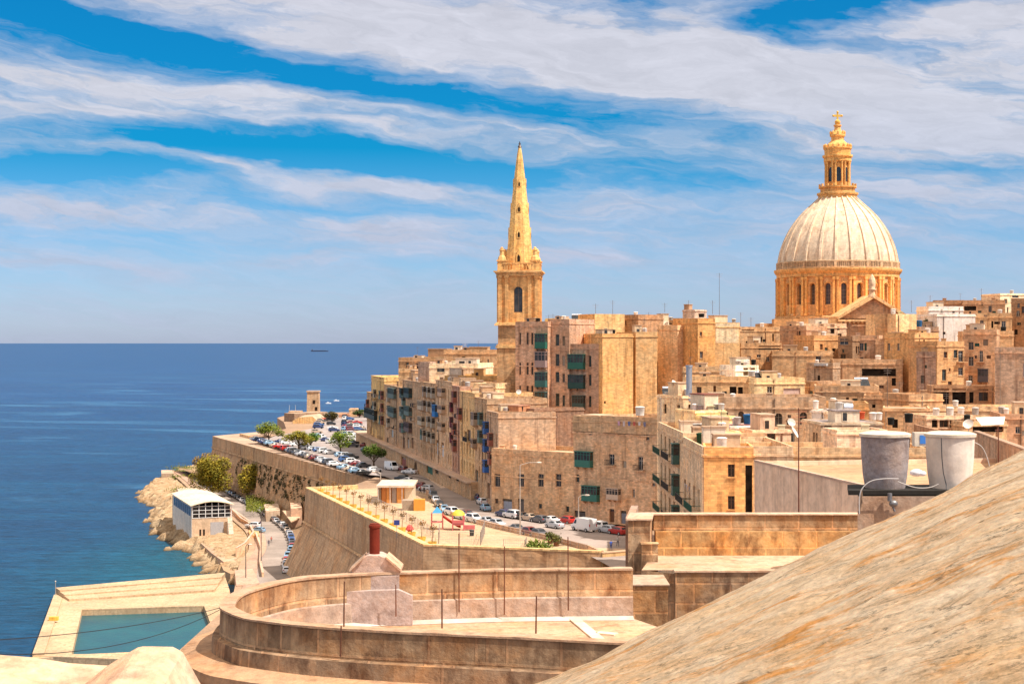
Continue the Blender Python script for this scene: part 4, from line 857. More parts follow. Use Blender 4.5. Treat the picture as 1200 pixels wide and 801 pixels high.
mass([
 ('terraced brown house with a ladder of small openings left of the dome', 'ladder terrace house', 866, 915, 383, 372, -1.5, (.58, .39, .23), 14, 32, [(874, 400, 876, 406, 'void'), (880, 401, 882, 407, 'void'), (905, 391, 907, 400, 'void'), (869, 386, 884, 389, 'void')]),
 ('rose-brown blank house wall directly under the left side of the dome', 'rose blank house', 914, 945, 382, 362, 2.5, (.50, .32, .21), 12, 32, [(936, 388, 938, 393, 'void')]),
 ('cluttered brown roof terrace house beneath the ladder terrace', 'cluttered terrace house', 868, 916, 402, 350, -1, (.50, .32, .18), 10, 32, [(889, 405, 914, 410, 'void'), (898, 418, 902, 424, 'win')]),
 ('broad plain tawny wall house left of centre below the dome', 'broad tawny house', 905, 976, 411, 340, 1, (.55, .37, .22), 12, 32, [(956, 417, 962, 426, 'win')]),
 ('small house row with four square windows under the church pediment', 'four-window row', 940, 992, 379, 366, -1.0, (.66, .48, .33), 10, 32, [(942, 383, 946, 388, 'void'), (961, 380, 965, 386, 'void'), (973, 380, 978, 391, 'void'), (981, 383, 984, 387, 'void')]),
 ('ochre house with rusty streaks and drain pipes left of the dark courtyard', 'rust-streaked house', 954, 984, 393, 352, -1.5, (.64, .38, .19), 8, 32, [(956, 417, 971, 424, 'win')]),
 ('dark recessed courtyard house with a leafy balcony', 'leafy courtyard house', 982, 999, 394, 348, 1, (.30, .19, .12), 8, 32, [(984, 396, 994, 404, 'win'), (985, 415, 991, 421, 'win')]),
 ('rose house with a pale plastered patch right of the leafy courtyard', 'plastered patch house', 997, 1030, 393, 350, 1, (.60, .40, .28), 9, 32, [(1000, 395, 1006, 398, 'void'), (1026, 402, 1033, 419, 'blank', (.36, .25, .25))]),
 ('orange plain box house with translucent roof screens below the obelisk finial', 'orange screen box', 1026, 1050, 368, 372, 1.0, (.62, .40, .22), 12, 36, [], dict(par=0)),
 ('lighter orange plain box house adjoining the screen box', 'lighter orange box', 1050, 1074, 368, 370, -1.2, (.76, .52, .28), 12, 36, [], dict(par=0)),
 ('long brown house with a wide shadowed loggia', 'loggia house', 976, 1058, 421, 332, 1, (.54, .36, .23), 12, 32, [(1010, 432, 1050, 441, 'void'), (1045, 443, 1050, 452, 'void')]),
 ('tall blank rose-brown wall with rusty stains right of the loggia', 'blank rose wall house', 1026, 1074, 397, 342, 1.2, (.56, .37, .24), 10, 32, []),
 ('lit ochre house with a dark drain corner beside the stepped wall', 'drain corner house', 1072, 1100, 390, 335, -1.5, (.64, .40, .20), 10, 32, [(1082, 398, 1084, 405, 'void')]),
 ('grey-fronted lean-to house between two ochre walls', 'grey lean-to house', 1074, 1098, 412, 322, 1, (.46, .33, .27), 8, 32, [(1098, 430, 1104, 441, 'win', SHG)]),
 ('small grey house with a wide white window left of the loggia', 'white window house', 945, 976, 425, 330, 1.5, (.46, .34, .25), 8, 32, [(956, 420, 970, 428, 'gal', (.6, .58, .56)), (958, 440, 961, 446, 'void')]),
 ('ochre house with balconies crossed by brown pipes', 'crossed pipes house', 1098, 1130, 400, 322, -1.2, (.62, .38, .20), 10, 32, [(1110, 392, 1114, 400, 'win'), (1123, 411, 1129, 424, 'bal', WFR), (1123, 431, 1129, 440, 'win', WFR), (1104, 433, 1109, 446, 'win', SHG), (1102, 455, 1110, 470, 'void'), (1115, 453, 1131, 474, 'gal', (.10, .06, .05))]),
 ('tall rose house with a column of black windows', 'black window house', 1129, 1168, 386, 330, 1.2, (.60, .38, .24), 12, 32, [(1135, 401, 1141, 410, 'win'), (1135, 418, 1141, 429, 'win'), (1148, 411, 1152, 424, 'bal', WFR), (1135, 440, 1140, 449, 'win'), (1146, 432, 1158, 447, 'gal', (.08, .06, .06)), (1146, 453, 1158, 470, 'win', (.3, .1, .06)), (1134, 460, 1141, 472, 'win')]),
 ('broad white flat-roofed box house on the right skyline', 'broad white box house', 1098, 1143, 368, 372, -.6, (.86, .80, .70), 12, 36, [(1105, 389, 1108, 392, 'void')], dict(par=.3, wall='plaster', roofc=(.85, .8, .7))),
 ('smaller white house with two tiny windows above the broad white box', 'smaller white house', 1088, 1129, 359, 400, -.6, (.82, .76, .68), 8, 36, [(1102, 362.5, 1105, 366, 'win'), (1116, 364, 1119, 367, 'win')], dict(wall='plaster')),
 ('brown pitched block behind the smaller white house', 'brown pitched block', 1094, 1130, 352, 430, 1, (.40, .25, .16), 12, 36, []),
 ('long brown skyline house at the upper right', 'long brown skyline house', 1128, 1178, 352, 415, 1.5, (.50, .31, .19), 14, 36, [(1130, 359, 1144, 364, 'void'), (1150, 355, 1152, 358, 'void')]),
 ('ochre house with one dark square window under the long skyline house', 'dark square window house', 1143, 1186, 367, 380, 1, (.58, .38, .22), 12, 36, [(1153, 369, 1157, 373, 'win'), (1165, 377, 1172, 380, 'void')]),
 ('tall dark brown block at the right picture edge under the skyline', 'dark edge block', 1185, 1215, 350, 385, 2, (.38, .24, .15), 12, 36, [(1192, 355, 1195, 361, 'win'), (1191, 364, 1195, 371, 'win')]),
 ('pale flat-roofed pavilion topmost at the right skyline', 'topmost pale pavilion', 1172, 1205, 344, 430, -1, (.80, .66, .46), 10, 36, [(1186, 345, 1194, 349, 'win')], dict(par=.2)),
 ('ochre terrace house with pale string courses right of the broad white box', 'string course terrace', 1128, 1188, 388, 350, 1, (.62, .41, .24), 10, 36, [(1170, 400, 1172, 406, 'void')]),
 ('tall plain grey-rose wall house with a rusty drainpipe at the right', 'plain drainpipe house', 1166, 1230, 407, 290, 1.5, (.52, .37, .28), 12, 30, [(1199, 426, 1204, 442, 'win', (.6, .6, .66))]),
 ('grey house between the white box and the tree', 'grey tree-side house', 1068, 1100, 383, 372, 1, (.50, .38, .30), 9, 36, [(1090, 360, 1092, 363, 'void')]),
 ('ochre long house left of centre with a square dark doorway', 'square doorway house', 803, 888, 441, 292, .8, (.66, .46, .27), 12, 30, [(855, 453, 863, 463, 'void'), (880, 452, 883, 463, 'void')]),
 ('whitish small roof house with two brown shuttered openings', 'two-shutter roof house', 862, 889, 428, 300, -.8, (.84, .74, .60), 7, 34, [(871, 431, 877, 440, 'shut', (.20, .12, .05)), (880, 431, 885, 440, 'shut', (.20, .12, .05))]),
 ('rubble-topped ochre house behind the tall grey pipe', 'rubble-topped house', 800, 862, 430, 318, 1, (.58, .40, .24), 12, 34, []),
 ('yellow plain house with one upright window and a solar heater', 'yellow heater house', 884, 943, 443, 288, -.6, (.76, .57, .32), 12, 30, [(899, 453, 905, 463, 'win', WFR), (918, 455, 938, 463, 'blank', (.66, .50, .46))]),
 ('brown lean house with small openings right of the yellow house', 'brown lean house', 942, 958, 447, 300, 1, (.50, .32, .20), 10, 30, []),
 ('grey-white rendered box house left of the cream one', 'grey-white box house', 774, 800, 464, 262, 1.0, (.66, .62, .58), 9, 26, [], dict(wall='plaster', par=.15)),
 ('cream box house with a narrow brown door', 'cream brown-door house', 800, 826, 464, 258, -1, (.80, .60, .38), 8, 26, [(808, 484, 812, 492, 'door', WOOD)], dict(par=.15)),
 ('long grey-brown hall with arched dark windows under a heavy parapet', 'long arched hall', 824, 968, 465, 240, .6, (.52, .38, .27), 14, 26, [(848, 482, 853, 488, 'void'), (865, 482, 872, 500, 'arch'), (886, 482, 893, 500, 'arch'), (908, 484, 917, 500, 'arch'), (923, 486, 927, 490, 'win'), (937, 483, 946, 498, 'arch')], dict(par=1.6)),
 ('pale yellow box house carrying two grey tanks', 'pale yellow tank house', 815, 850, 481, 226, -.8, (.80, .62, .36), 7, 26, [(822, 490, 832, 498, 'blank', (.74, .55, .30))], dict(par=.1, roofc=(.35, .14, .1))),
 ('bright yellow small house between the tank houses', 'bright yellow small house', 833, 862, 488, 220, -.5, (.84, .64, .32), 6, 26, [(838, 499, 846, 506, 'blank', (.70, .58, .40))], dict(par=.1)),
 ('white box house under the blue tank with a red roof slab', 'white blue-tank house', 856, 896, 499, 214, -.6, (.80, .77, .74), 6, 26, [], dict(wall='plaster', par=.1, roofc=(.4, .14, .1))),
 ('yellow blank parapet room on the balcony corner roof', 'yellow parapet room', 831, 868, 506, 203, -.4, (.82, .62, .34), 5, 26, [], dict(par=.1)),
 ('pinkish roof house with one dark upright window', 'pinkish roof house', 882, 927, 504, 205, -.4, (.74, .54, .38), 6, 26, [(899, 508, 909, 520, 'win', (.12, .07, .05))], dict(par=.15)),
 ('brown house with pale ledges behind the metallic tanks', 'pale ledge house', 955, 1030, 452, 270, 1, (.56, .38, .24), 12, 28, [(1000, 447, 1003, 449, 'void')], dict(roofc=(.85, .68, .45))),
 ('rubble-walled brown house with small mast right of the pale ledges', 'rubble-walled house', 1012, 1080, 463, 262, 1.2, (.52, .34, .21), 12, 28, [(1022, 474, 1026, 478, 'void')], dict(par=.4)),
 ('orange-brown blank house between the arched hall and the rubble walls', 'orange-brown low house', 950, 1018, 472, 248, .8, (.58, .36, .18), 10, 28, []),
 ('white small house with a tiny brown opening and metallic tanks', 'small white metallic-tank house', 951, 974, 480, 226, 1.0, (.80, .74, .68), 6, 26, [], dict(par=.1, wall='plaster')),
 ('cream small house with a dark slot window beside the white one', 'cream slot-window house', 974, 1012, 483, 224, -.6, (.82, .64, .46), 7, 26, [(965, 486, 971, 490, 'void'), (976, 486, 981, 489, 'void')], dict(par=.1)),
 ('grey-slabbed low house with a dark vent near the big tanks', 'grey-slabbed low house', 962, 1034, 495, 205, -.4, (.56, .46, .36), 9, 26, [(966, 499, 975, 503, 'void')], dict(par=.1, roofc=(.42, .38, .36))),
 ('cream plain garden wall house just left of the grey water tank', 'cream wall house', 981, 1040, 504, 190, -.3, (.74, .56, .40), 6, 26, [], dict(par=.3)),
 ('brown rubble wall house with a sunlit end right of the black tanks', 'rubble end house', 1065, 1105, 462, 252, -1, (.58, .38, .23), 8, 28, []),
 ('low pink house with a glazed brown veranda', 'veranda house', 1086, 1142, 487, 215, -.5, (.70, .52, .38), 8, 26, [(1092, 490, 1099, 501, 'void'), (1101, 490, 1112, 501, 'win', WOOD), (1113, 490, 1122, 501, 'win', WOOD)], dict(par=.3)),
 ('ochre house with a wide tarpaulin awning on its terrace', 'tarpaulin house', 1128, 1180, 494, 212, -.5, (.64, .46, .30), 9, 26, [(1140, 499, 1176, 506, 'void')], dict(par=.4)),
 ('brick-coloured house with a pale tiled band at the right edge', 'pale tiled band house', 1172, 1225, 485, 222, .5, (.58, .36, .24), 10, 26, [(1190, 500, 1196, 508, 'win')], dict(par=.5)),
 ('tawny house wall standing behind the two black tanks', 'tawny black-tank house', 1035, 1090, 478, 232, .8, (.60, .40, .24), 9, 28, [(1062, 500, 1064, 505, 'void')], dict(par=.2)),
 ('ruined brown house front with deep dark bays below the black window house', 'deep bay house', 1092, 1165, 452, 300, .8, (.46, .29, .18), 8, 30, [(1094, 455, 1112, 474, 'void'), (1116, 455, 1132, 474, 'void'), (1136, 458, 1141, 472, 'void'), (1147, 456, 1158, 470, 'win', WOOD)]),
 ('long pale low terrace house in front of the deep bays', 'low pale terrace house', 1080, 1205, 476, 245, .5, (.68, .49, .31), 8, 28, [], dict(par=.5)),
])
# --- balcony corner building (street side receding left, sunlit brick-coloured front)
zK = zat(523, 185)
hK1 = H('row house side with green shutters and receding railed balconies', (22.1, 232), (22.7, 204), zK+.5, 11, (.66, .50, .35), 'green shutter house', z0=24)
for z in (31.2, 35.4, 39.6):
    for u, kd, c in ((3, 'shut', (.02, .14, .10)), (8, 'win', WFR), (13, 'shut', (.02, .16, .10)), (18, 'win', WOOD), (23, 'gal', (.04, .10, .08))):
        hK1.wm('F', u, u+1.7, z, z+2.7, kd, c)
hK1.done()
for z in (31.2, 35.4, 39.6): hK1.balc('F', 1.5, 10.5, z-.02, (.03, .10, .07), 1.1); hK1.balc('F', 12, 20.5, z-.02, (.05, .05, .05), 1.1)
hK = H('corner house with a sunlit orange stone front and washing on its street balconies', (22.7, 204), (22.9, 185), zK, 11, (.66, .50, .35), 'orange-fronted corner house', z0=24)
for z in (31.0, 35.2):
    for u, kd, c in ((1.5, 'bal', WFR), (6, 'shut', (.2, .08, .05)), (10.5, 'bal', WOOD), (15, 'shut', (.35, .40, .42))): hK.wm('F', u, u+1.8, z, z+2.8, kd if kd != 'bal' else 'win', c)
hK.done()
for z in (31.0, 35.2): hK.balc('F', .6, 8.6, z-.02, (.04, .05, .05), 1.15); hK.balc('F', 9.6, 17.8, z-.02, (.02, .12, .09), 1.15)
hK2 = HP('sunlit orange stone house front with two dark-framed windows', 'orange stone front', 825, 184.9, 883, 184.3, 524, 8, (.80, .44, .18), z0=24)
hK2.w('F', 853, 544, 861, 559, 'win', (.16, .09, .05)).w('F', 853, 581, 861, 597, 'win', (.16, .09, .05)).w('F', 873.5, 545, 882.4, 604, 'void').done()  # tall void strip at the right end paints the shaded gap between buildings
hK3 = HP('long tawny parapet house running right from the orange stone front', 'long parapet house', 883, 188, 1085, 187, 524, 10, (.60, .43, .27), z0=24); hK3.w('F', 1060, 545, 1068, 556, 'win').done()
# grey rendered building in front, seen from its side
hN = H('grey rendered flat-roofed building with patched side wall below the big water tanks', (19.9, 126), (24.0, 103), 46.2, 30, (.88, .67, .52), 'grey rendered building', z0=24, par=.35, wall='plaster', roofc=(.74, .50, .28), cornice=False); hN.done()
b = MB()
hN.pbox(b, 'F', .0, 23.3, -.3, .06, 46.2+.004, 46.34); b.build('coping', 'roofing', hN.root, (.76, .6, .44))
poly_wall('boundary_wall', 'dark-topped brown boundary wall sloping down behind the white tank', [((1144-600)/FP*150, 150), ((1215-600)/FP*105, 105)], 30, [zat(506, 150), zat(532, 105)], .4, (.48, .32, .22), cap=(.60, .44, .3))
poly_wall('boundary_wall', 'thin dark boundary wall rising behind the black tanks', [((1072-600)/FP*205, 205), ((1112-600)/FP*190, 190)], 30, [zat(497, 205), zat(507, 190)], .3, (.40, .25, .17))
# ------------------------------------------------------------ church tower with spire
def rotp(p, a): return (p[0]*cos(a)-p[1]*sin(a), p[0]*sin(a)+p[1]*cos(a))
def spire():
    Y = 360.0; s = Y/FP; cy = Y+5; cx = (609-600)/FP*cy; Z = lambda py: zat(py, Y); a = radians(-4.5)
    root = empty('church_tower', (cx, cy, 30), 'square church bell tower with a tall tapering octagonal stone spire', 'church tower')
    def sq(h): return [(cx+q[0], cy+q[1]) for q in (rotp(p, a) for p in ((-h, -h), (h, -h), (h, h), (-h, h)))]
    def sbox(b, x0, x1, y0, y1, z0, z1, m=0):
        P = [rotp(p, a) for p in ((x0, y0), (x1, y0), (x1, y1), (x0, y1))]; b.prism([(cx+p[0], cy+p[1]) for p in P], z0, z1, m, True)
    h0 = 25*s; C = (.66, .40, .18)
    # shaft: belfry faces with arched holes are built from an H so the recesses are real
    b = MB(); b.prism(sq(h0), 26, Z(405)); b.prism(sq(h0-.25), Z(405), Z(381)); b.build('shaft', 'ashlar', root, (.50, .33, .19))
    bf = H.__new__(H); q = sq(h0-.35); bf.A, bf.B, bf.C, bf.D = [Vector(v) for v in q]; bf.z0 = Z(381); bf.z1 = Z(316); bf.par = 0; bf.color = C; bf.wallm = 'ashlar'; bf.roofc = C; bf.corn = False
    bf.t = (bf.B-bf.A).normalized(); bf.n = Vector((bf.t.y, -bf.t.x)); bf.side = {'F': (bf.A, bf.B), 'R': (bf.B, bf.C), 'L': (bf.D, bf.A), 'K': (bf.C, bf.D)}; bf.root = root
    Lf = (bf.B-bf.A).length; bf.op = {k: [(Lf/2-1.0, Lf/2+1.0, Z(366), Z(336), 'arch', (.12, .07, .04), None)] for k in 'FRLK'}
    bf.done()
    b = MB()
    for k in range(4):
        for off in (-h0+.7, -h0+2.3, h0-2.3, h0-.7):
            for sg in (1,):
                P = [(off-.42, -h0-.02), (off+.42, -h0-.02), (off+.42, -h0+.5), (off-.42, -h0+.5)]
                P = [rotp(rotp(p, k*pi/2), a) for p in P]; b.prism([(cx+p[0], cy+p[1]) for p in P], Z(378), Z(323), 0, True)
                P = [(off-.55, -h0-.16), (off+.55, -h0-.16), (off+.55, -h0+.5), (off-.55, -h0+.5)]; P = [rotp(rotp(p, k*pi/2), a) for p in P]; b.prism([(cx+p[0], cy+p[1]) for p in P], Z(326), Z(323)+.02, 0, True)
    b.build('pilaster', 'ashlar', root, C)
    b = MB()
    for (z0, z1, e) in ((381.5, 379.5, .55), (379.5, 377.8, .25)): b.prism(sq(h0+e), Z(z0), Z(z1)-.01, 0, True)
    b.build('belfry_sill', 'ashlar', root, (.74, .50, .25)); b = MB()
    for (z0, z1, e) in ((323.2, 321, .15), (321, 319, .4), (319, 317.4, .75)): b.prism(sq(h0+e), Z(z0), Z(z1)-.01, 0, True)
    b.build('cornice', 'ashlar', root, (.74, .50, .25))
    b = MB(); b.prism(sq(h0+.3), Z(408), Z(405.5)-.01, 0, True); b.prism(sq(h0+.1), Z(405.5), Z(403.5), 0, True); b.build('string_course', 'ashlar', root, (.74, .50, .25))
    b = MB(); hb = h0+.1   # balustrade
    for k in range(4):
        def ebox(x0, x1, y0, y1, z0, z1):
            P = [rotp(rotp(p, k*pi/2), a) for p in ((x0, y0), (x1, y0), (x1, y1), (x0, y1))]; b.prism([(cx+p[0], cy+p[1]) for p in P], z0, z1, 0, True)
        ebox(-hb+1.5, hb-1.5, -hb+.05, -hb+.35, Z(317.4), Z(315.8)); ebox(-hb+1.5, hb-1.5, -hb, -hb+.4, Z(309.6), Z(308.2))
        for i in range(11): x = -hb+1.9+(2*hb-3.8)*i/10; ebox(x-.13, x+.13, -hb+.08, -hb+.32, Z(315.8), Z(309.6))
    b.build('balustrade', 'ashlar', root, C)
    for k in range(4):
        q = sq(h0-1.1)[k]; b = MB(); c = q
        b.prism([(c[0]+dx, c[1]+dy) for dx, dy in ((-1.05, -1.05), (1.05, -1.05), (1.05, 1.05), (-1.05, 1.05))], Z(317.3), Z(306))
        b.prism([(c[0]+dx, c[1]+dy) for dx, dy in ((-1.25, -1.25), (1.25, -1.25), (1.25, 1.25), (-1.25, 1.25))], Z(306), Z(304.5), 0, True)
        b.lathe([(1.0, Z(304.5)), (.85, Z(301)), (.55, Z(299)), (.5, Z(294)), (.62, Z(293.3)), (.62, Z(292.2)), (.35, Z(291.6)), (.4, Z(290.4)), (.08, Z(289))], 8, c)
        b.build('pinnacle', 'ashlar', root, (.72, .46, .20))
    # octagonal spire
    ph = a+pi/8; r0 = 15.6*s/cos(pi/8); b = MB(); z0 = Z(316); zt = Z(170); n = 18
    prof = [(r0*1.03, z0), (r0, Z(309))]+[(r0+(0.32-r0)*(1-(1-(k+1)/n)**.8), Z(309)+(zt-Z(309))*(k+1)/n) for k in range(n)]
    b.lathe(prof, 8, (cx, cy), ph); b.build('spire', 'ashlar', root, (.84, .54, .22))
    b = MB(); b.lathe([(.32, zt-.05), (.5, zt+.1), (.3, zt+.4), (.16, zt+.8), (.10, Z(163))], 8, (cx, cy)); b.box(cx-.3, cx+.3, cy-.05, cy+.05, Z(166), Z(166)+.12); b.build('finial', 'metal', root, (.08, .06, .05))
    # lucarnes on each cardinal face
    for py, sc_ in ((302, 1.25), (274, 1.0), (244, .9), (214, .75)):
        fr = (Z(py)-Z(309))/(zt-Z(309)) if py < 309 else 0; rr = (r0+(0.32-r0)*(1-(1-fr)**.8))*cos(pi/8)
        for k in range(4):
            an = a+k*pi/2; b = MB()
            def lp(x, y, z): v = rotp((x, -rr-y), an); return (cx+v[0], cy+v[1], z)
            w = .5*sc_; z = Z(py)-.9*sc_; hh = 1.4*sc_; y0, y1 = -.9, .16
            P = [lp(-w, y0, z), lp(w, y0, z), lp(w, y1, z), lp(-w, y1, z), lp(-w, y0, z+hh), lp(w, y0, z+hh), lp(w, y1, z+hh), lp(-w, y1, z+hh), lp(0, y0, z+hh+1.3*sc_), lp(0, y1, z+hh+1.3*sc_)]
            b.add(P, [(0, 3, 2, 1), (2, 3, 7, 9, 6), (1, 2, 6, 5), (3, 0, 4, 7), (7, 4, 8, 9), (5, 6, 9, 8)])
            b.add([lp(-w*.5, y1+.03, z+.25*sc_), lp(w*.5, y1+.03, z+.25*sc_), lp(w*.5, y1+.03, z+hh*.8), lp(0, y1+.03, z+hh*1.15), lp(-w*.5, y1+.03, z+hh*.8)], [(4, 3, 2, 1, 0)], 1)
            b.build('lucarne', ['ashlar', 'void'], root, (.76, .50, .20))
spire()

# ------------------------------------------------------------ domed church
def dome():
    Y = 420.0; s = Y/FP; cy = Y+8; cx = (981.5-600)/FP*cy; Yc = Y+6; Z = lambda py: zat(py, Yc); S = Yc/FP
    root = empty('domed_church', (cx, cy, 40), 'great church with a ribbed oval stone dome on an arcaded orange drum', 'church'); CD = (.66, .40, .19)
    NB = 24; off = radians(-90-6.0); rd = 69.0*S
    # drum wall with arched openings
    b = MB(); gl = []; zb, zt = Z(372), Z(325)
    for k in range(NB):
        a0 = off+(k-.5)*2*pi/NB; a1 = off+(k+.5)*2*pi/NB; wa = (a1-a0); o0 = a0+wa*.33; o1 = a0+wa*.67; wz0, wz1 = Z(358), Z(334)
        def p(a, z, r=rd): return (cx+r*cos(a), cy+r*sin(a), z)
        b.quad(p(a0, zb), p(o0, zb), p(o0, zt), p(a0, zt)); b.quad(p(o1, zb), p(a1, zb), p(a1, zt), p(o1, zt)); b.quad(p(o0, zb), p(o1, zb), p(o1, wz0), p(o0, wz0))
        ri = rd-1.1; hw = (o1-o0)/2; am = (o0+o1)/2; rz = hw*rd; zc = wz1-rz; n = 8
        arc = [(am-hw*cos(pi*i/n), zc+rz*sin(pi*i/n)) for i in range(n+1)]
        for i in range(n):
            (A, za), (B, zb2) = arc[i], arc[i+1]; b.quad(p(A, za), p(B, zb2), p(B, zt), p(A, zt)); b.quad(p(A, za), p(A, za, ri), p(B, zb2, ri), p(B, zb2))
        for A in (o0, o1): b.quad(p(A, wz0), p(A, wz0, ri), p(A, zc, ri), p(A, zc))
        b.quad(p(o0, wz0), p(o1, wz0), p(o1, wz0, ri), p(o0, wz0, ri))
        g = MB(); g.add([p(o0, wz0, ri+.05), p(o1, wz0, ri+.05)]+[p(A, z, ri+.05) for A, z in reversed(arc)], [tuple(range(2+len(arc)))]); gl.append(g)
    b.build('drum', 'ashlar', root, CD)
    for k, g in enumerate(gl):
        a = off+k*2*pi/NB
        if sin(a) > .35: continue
        w = g.build('window', 'glass', root)
        f = MB(); r = rd-1.0
        for i in range(-1, 2): q = a+i*.32/NB*1.9; f.cyl((cx+r*cos(q), cy+r*sin(q), Z(358)), (cx+r*cos(q), cy+r*sin(q), Z(336 if i else 334.5)), .07, n=4)
        for py in (354, 350, 346, 342):
            f.cyl((cx+r*cos(a-.048), cy+r*sin(a-.048), Z(py)), (cx+r*cos(a+.048), cy+r*sin(a+.048), Z(py)), .05, n=4)
        f.build('glazing_bar', 'paint', w, (.35, .25, .18))
    # paired pilasters and archivolts
    b = MB()
    for k in range(NB):
        for da in (-.07, .07):
            a = off+(k+.5)*2*pi/NB+da*.45; t = (-sin(a), cos(a)); c = (cx+(rd+.32)*cos(a), cy+(rd+.32)*sin(a)); b.obox(c, t, .62, .8, Z(368), Z(327.5)); b.obox(c, t, .9, 1.0, Z(330), Z(326.5)); b.obox(c, t, .9, 1.0, Z(371), Z(368))
        a = off+k*2*pi/NB; hw = pi/NB*.34+.012; zc = Z(334)-pi/NB*.34*rd; n = 8; ro = rd+.22
        pr = None
        for i in range(n+1):
            th = pi*i/n; q1 = (a-hw*cos(th), zc+hw*rd*sin(th)); q2 = (a-(hw+.012)*cos(th), zc+(hw+.012)*rd*1.02*sin(th))
            P = [(cx+r*cos(q[0]), cy+r*sin(q[0]), q[1]) for q in (q1, q2) for r in (rd+.01, ro)]
            if pr: b.add(pr+P, [(1, 5, 7, 3), (0, 4, 5, 1), (2, 3, 7, 6)])
            pr = P
    b.build('pilaster', 'ashlar', root, (.78, .44, .16))
    b = MB(); L = lambda px: px*S
    b.lathe([(L(71.5), Z(378)), (L(73), Z(377)), (L(73), Z(372)), (L(71), Z(371)), (rd-.1, Z(371))], 96, (cx, cy), cap=False); b.build('drum_base', 'ashlar', root, CD)
    b = MB(); b.lathe([(rd-.1, Z(326.5)), (L(71), Z(326)), (L(71), Z(322.5)), (L(72.5), Z(321)), (L(73.5), Z(319.5)), (L(74), Z(318)), (L(74), Z(316.6)), (L(71), Z(316.4))], 96, (cx, cy), cap=False); b.build('entablature', 'ashlar', root, (.74, .44, .18))
    b = MB(); b.lathe([(L(71.2), Z(316.4)), (L(71.2), Z(314.8)), (L(70.2), Z(314.8))], 96, (cx, cy), cap=False); b.lathe([(L(70.1), Z(309.8)), (L(71.3), Z(309.6)), (L(71.3), Z(308)), (L(69), Z(307.6))], 96, (cx, cy), cap=False)
    for i in range(192):
        a = 2*pi*i/192
        if sin(a) > .3: continue
        b.obox((cx+L(70.7)*cos(a), cy+L(70.7)*sin(a)), (-sin(a), cos(a)), .26, .2, Z(314.8), Z(309.8))
    for i in range(NB): a = off+(i+.5)*2*pi/NB; b.obox((cx+L(70.7)*cos(a), cy+L(70.7)*sin(a)), (-sin(a), cos(a)), .8, .35, Z(316), Z(308.4))
    b.build('balustrade', 'ashlar', root, (.60, .44, .29))
    # dome shell
    prof = []; R0, R1, z0, z1 = L(68.8), L(20.5), Z(314), Z(231)
    for i in range(25):
        t = i/24; z = z0+(z1-z0)*t
        # measured outline: half width against height
        hgt = [(0, 1), (.1, .993), (.25, .955), (.4, .89), (.55, .80), (.7, .675), (.82, .545), (.92, .40), (1, .30)]
        for (ha, ra), (hb, rb) in zip(hgt[:-1], hgt[1:]):
            if ha <= t <= hb: rr = ra+(rb-ra)*(t-ha)/(hb-ha)
        prof.append((R0*rr, z))
    # smooth
    for _ in range(3): prof = [prof[0]]+[((prof[i-1][0]+2*prof[i][0]+prof[i+1][0])/4, prof[i][1]) for i in range(1, 24)]+[prof[-1]]
    b = MB(); b.lathe(prof, 144, (cx, cy), smooth=True); b.build('dome_shell', 'domestone', root, (.62, .51, .40))
    for k in range(NB):
        b = MB(); a = off+(k+.5)*2*pi/NB; t = Vector((-sin(a), cos(a), 0)); e = Vector((cos(a), sin(a), 0)); pr = None
        for i, (r, z) in enumerate(prof):
            w = .10+.28*r/R0; c = Vector((cx, cy, z)); q = [c+e*(r-.1)-t*w, c+e*(r+.42)-t*w*.8, c+e*(r+.42)+t*w*.8, c+e*(r-.1)+t*w]
            if pr: b.add(pr+q, [(0, 4, 5, 1), (1, 5, 6, 2), (2, 6, 7, 3)])
            pr = q
        b.build('rib', 'domestone', root, (.69, .57, .45))
    # lantern
    lb = MB(); lb.lathe([(L(22.5), Z(233)), (L(22.5), Z(229)), (L(24), Z(228)), (L(24), Z(226)), (L(20), Z(225)), (L(20), Z(221)), (L(22), Z(220)), (L(22), Z(218.5)), (L(16.5), Z(218))], 48, (cx, cy)); 
    for i in range(16): a = 2*pi*i/16; lb.obox((cx+L(21)*cos(a), cy+L(21)*sin(a)), (-sin(a), cos(a)), .5, .5, Z(218.5), Z(215.5))
    lt = lb.build('lantern', 'ashlar', root, (.70, .42, .17))
    b = MB(); b.lathe([(L(12.6), Z(219)), (L(12.6), Z(186))], 32, (cx, cy)); 
    for i in range(8):
        for da in (-.13, .13): a = off+pi/8+2*pi*i/8+da; b.lathe([(L(1.4), Z(218.5)), (L(1.1), Z(215)), (L(1.0), Z(193)), (L(1.5), Z(191)), (L(1.5), Z(189))], 8, (cx+L(14.2)*cos(a), cy+L(14.2)*sin(a)))
    b.lathe([(L(14), Z(190)), (L(16), Z(189)), (L(16), Z(185)), (L(17.6), Z(183.5)), (L(17.6), Z(181.5)), (L(15), Z(181))], 32, (cx, cy))
    b.lathe([(L(15), Z(181)), (L(15.4), Z(175)), (L(16.6), Z(174)), (L(16.6), Z(172.5)), (L(13), Z(172))], 32, (cx, cy))
    for i in range(16): a = off+2*pi*i/16; b.lathe([(L(1.3), Z(172.5)), (L(1.6), Z(170)), (L(.6), Z(168.4))], 6, (cx+L(15.4)*cos(a), cy+L(15.4)*sin(a)))
    b.lathe([(L(13.5), Z(172)), (L(12.5), Z(169)), (L(9.5), Z(166)), (L(7.4), Z(164)), (L(7.4), Z(160)), (L(9), Z(159)), (L(9), Z(157)), (L(6), Z(156)), (L(4.2), Z(152)), (L(3.4), Z(148)), (L(4.6), Z(147)), (L(4.6), Z(145.6)), (L(2), Z(145))], 24, (cx, cy), smooth=False)
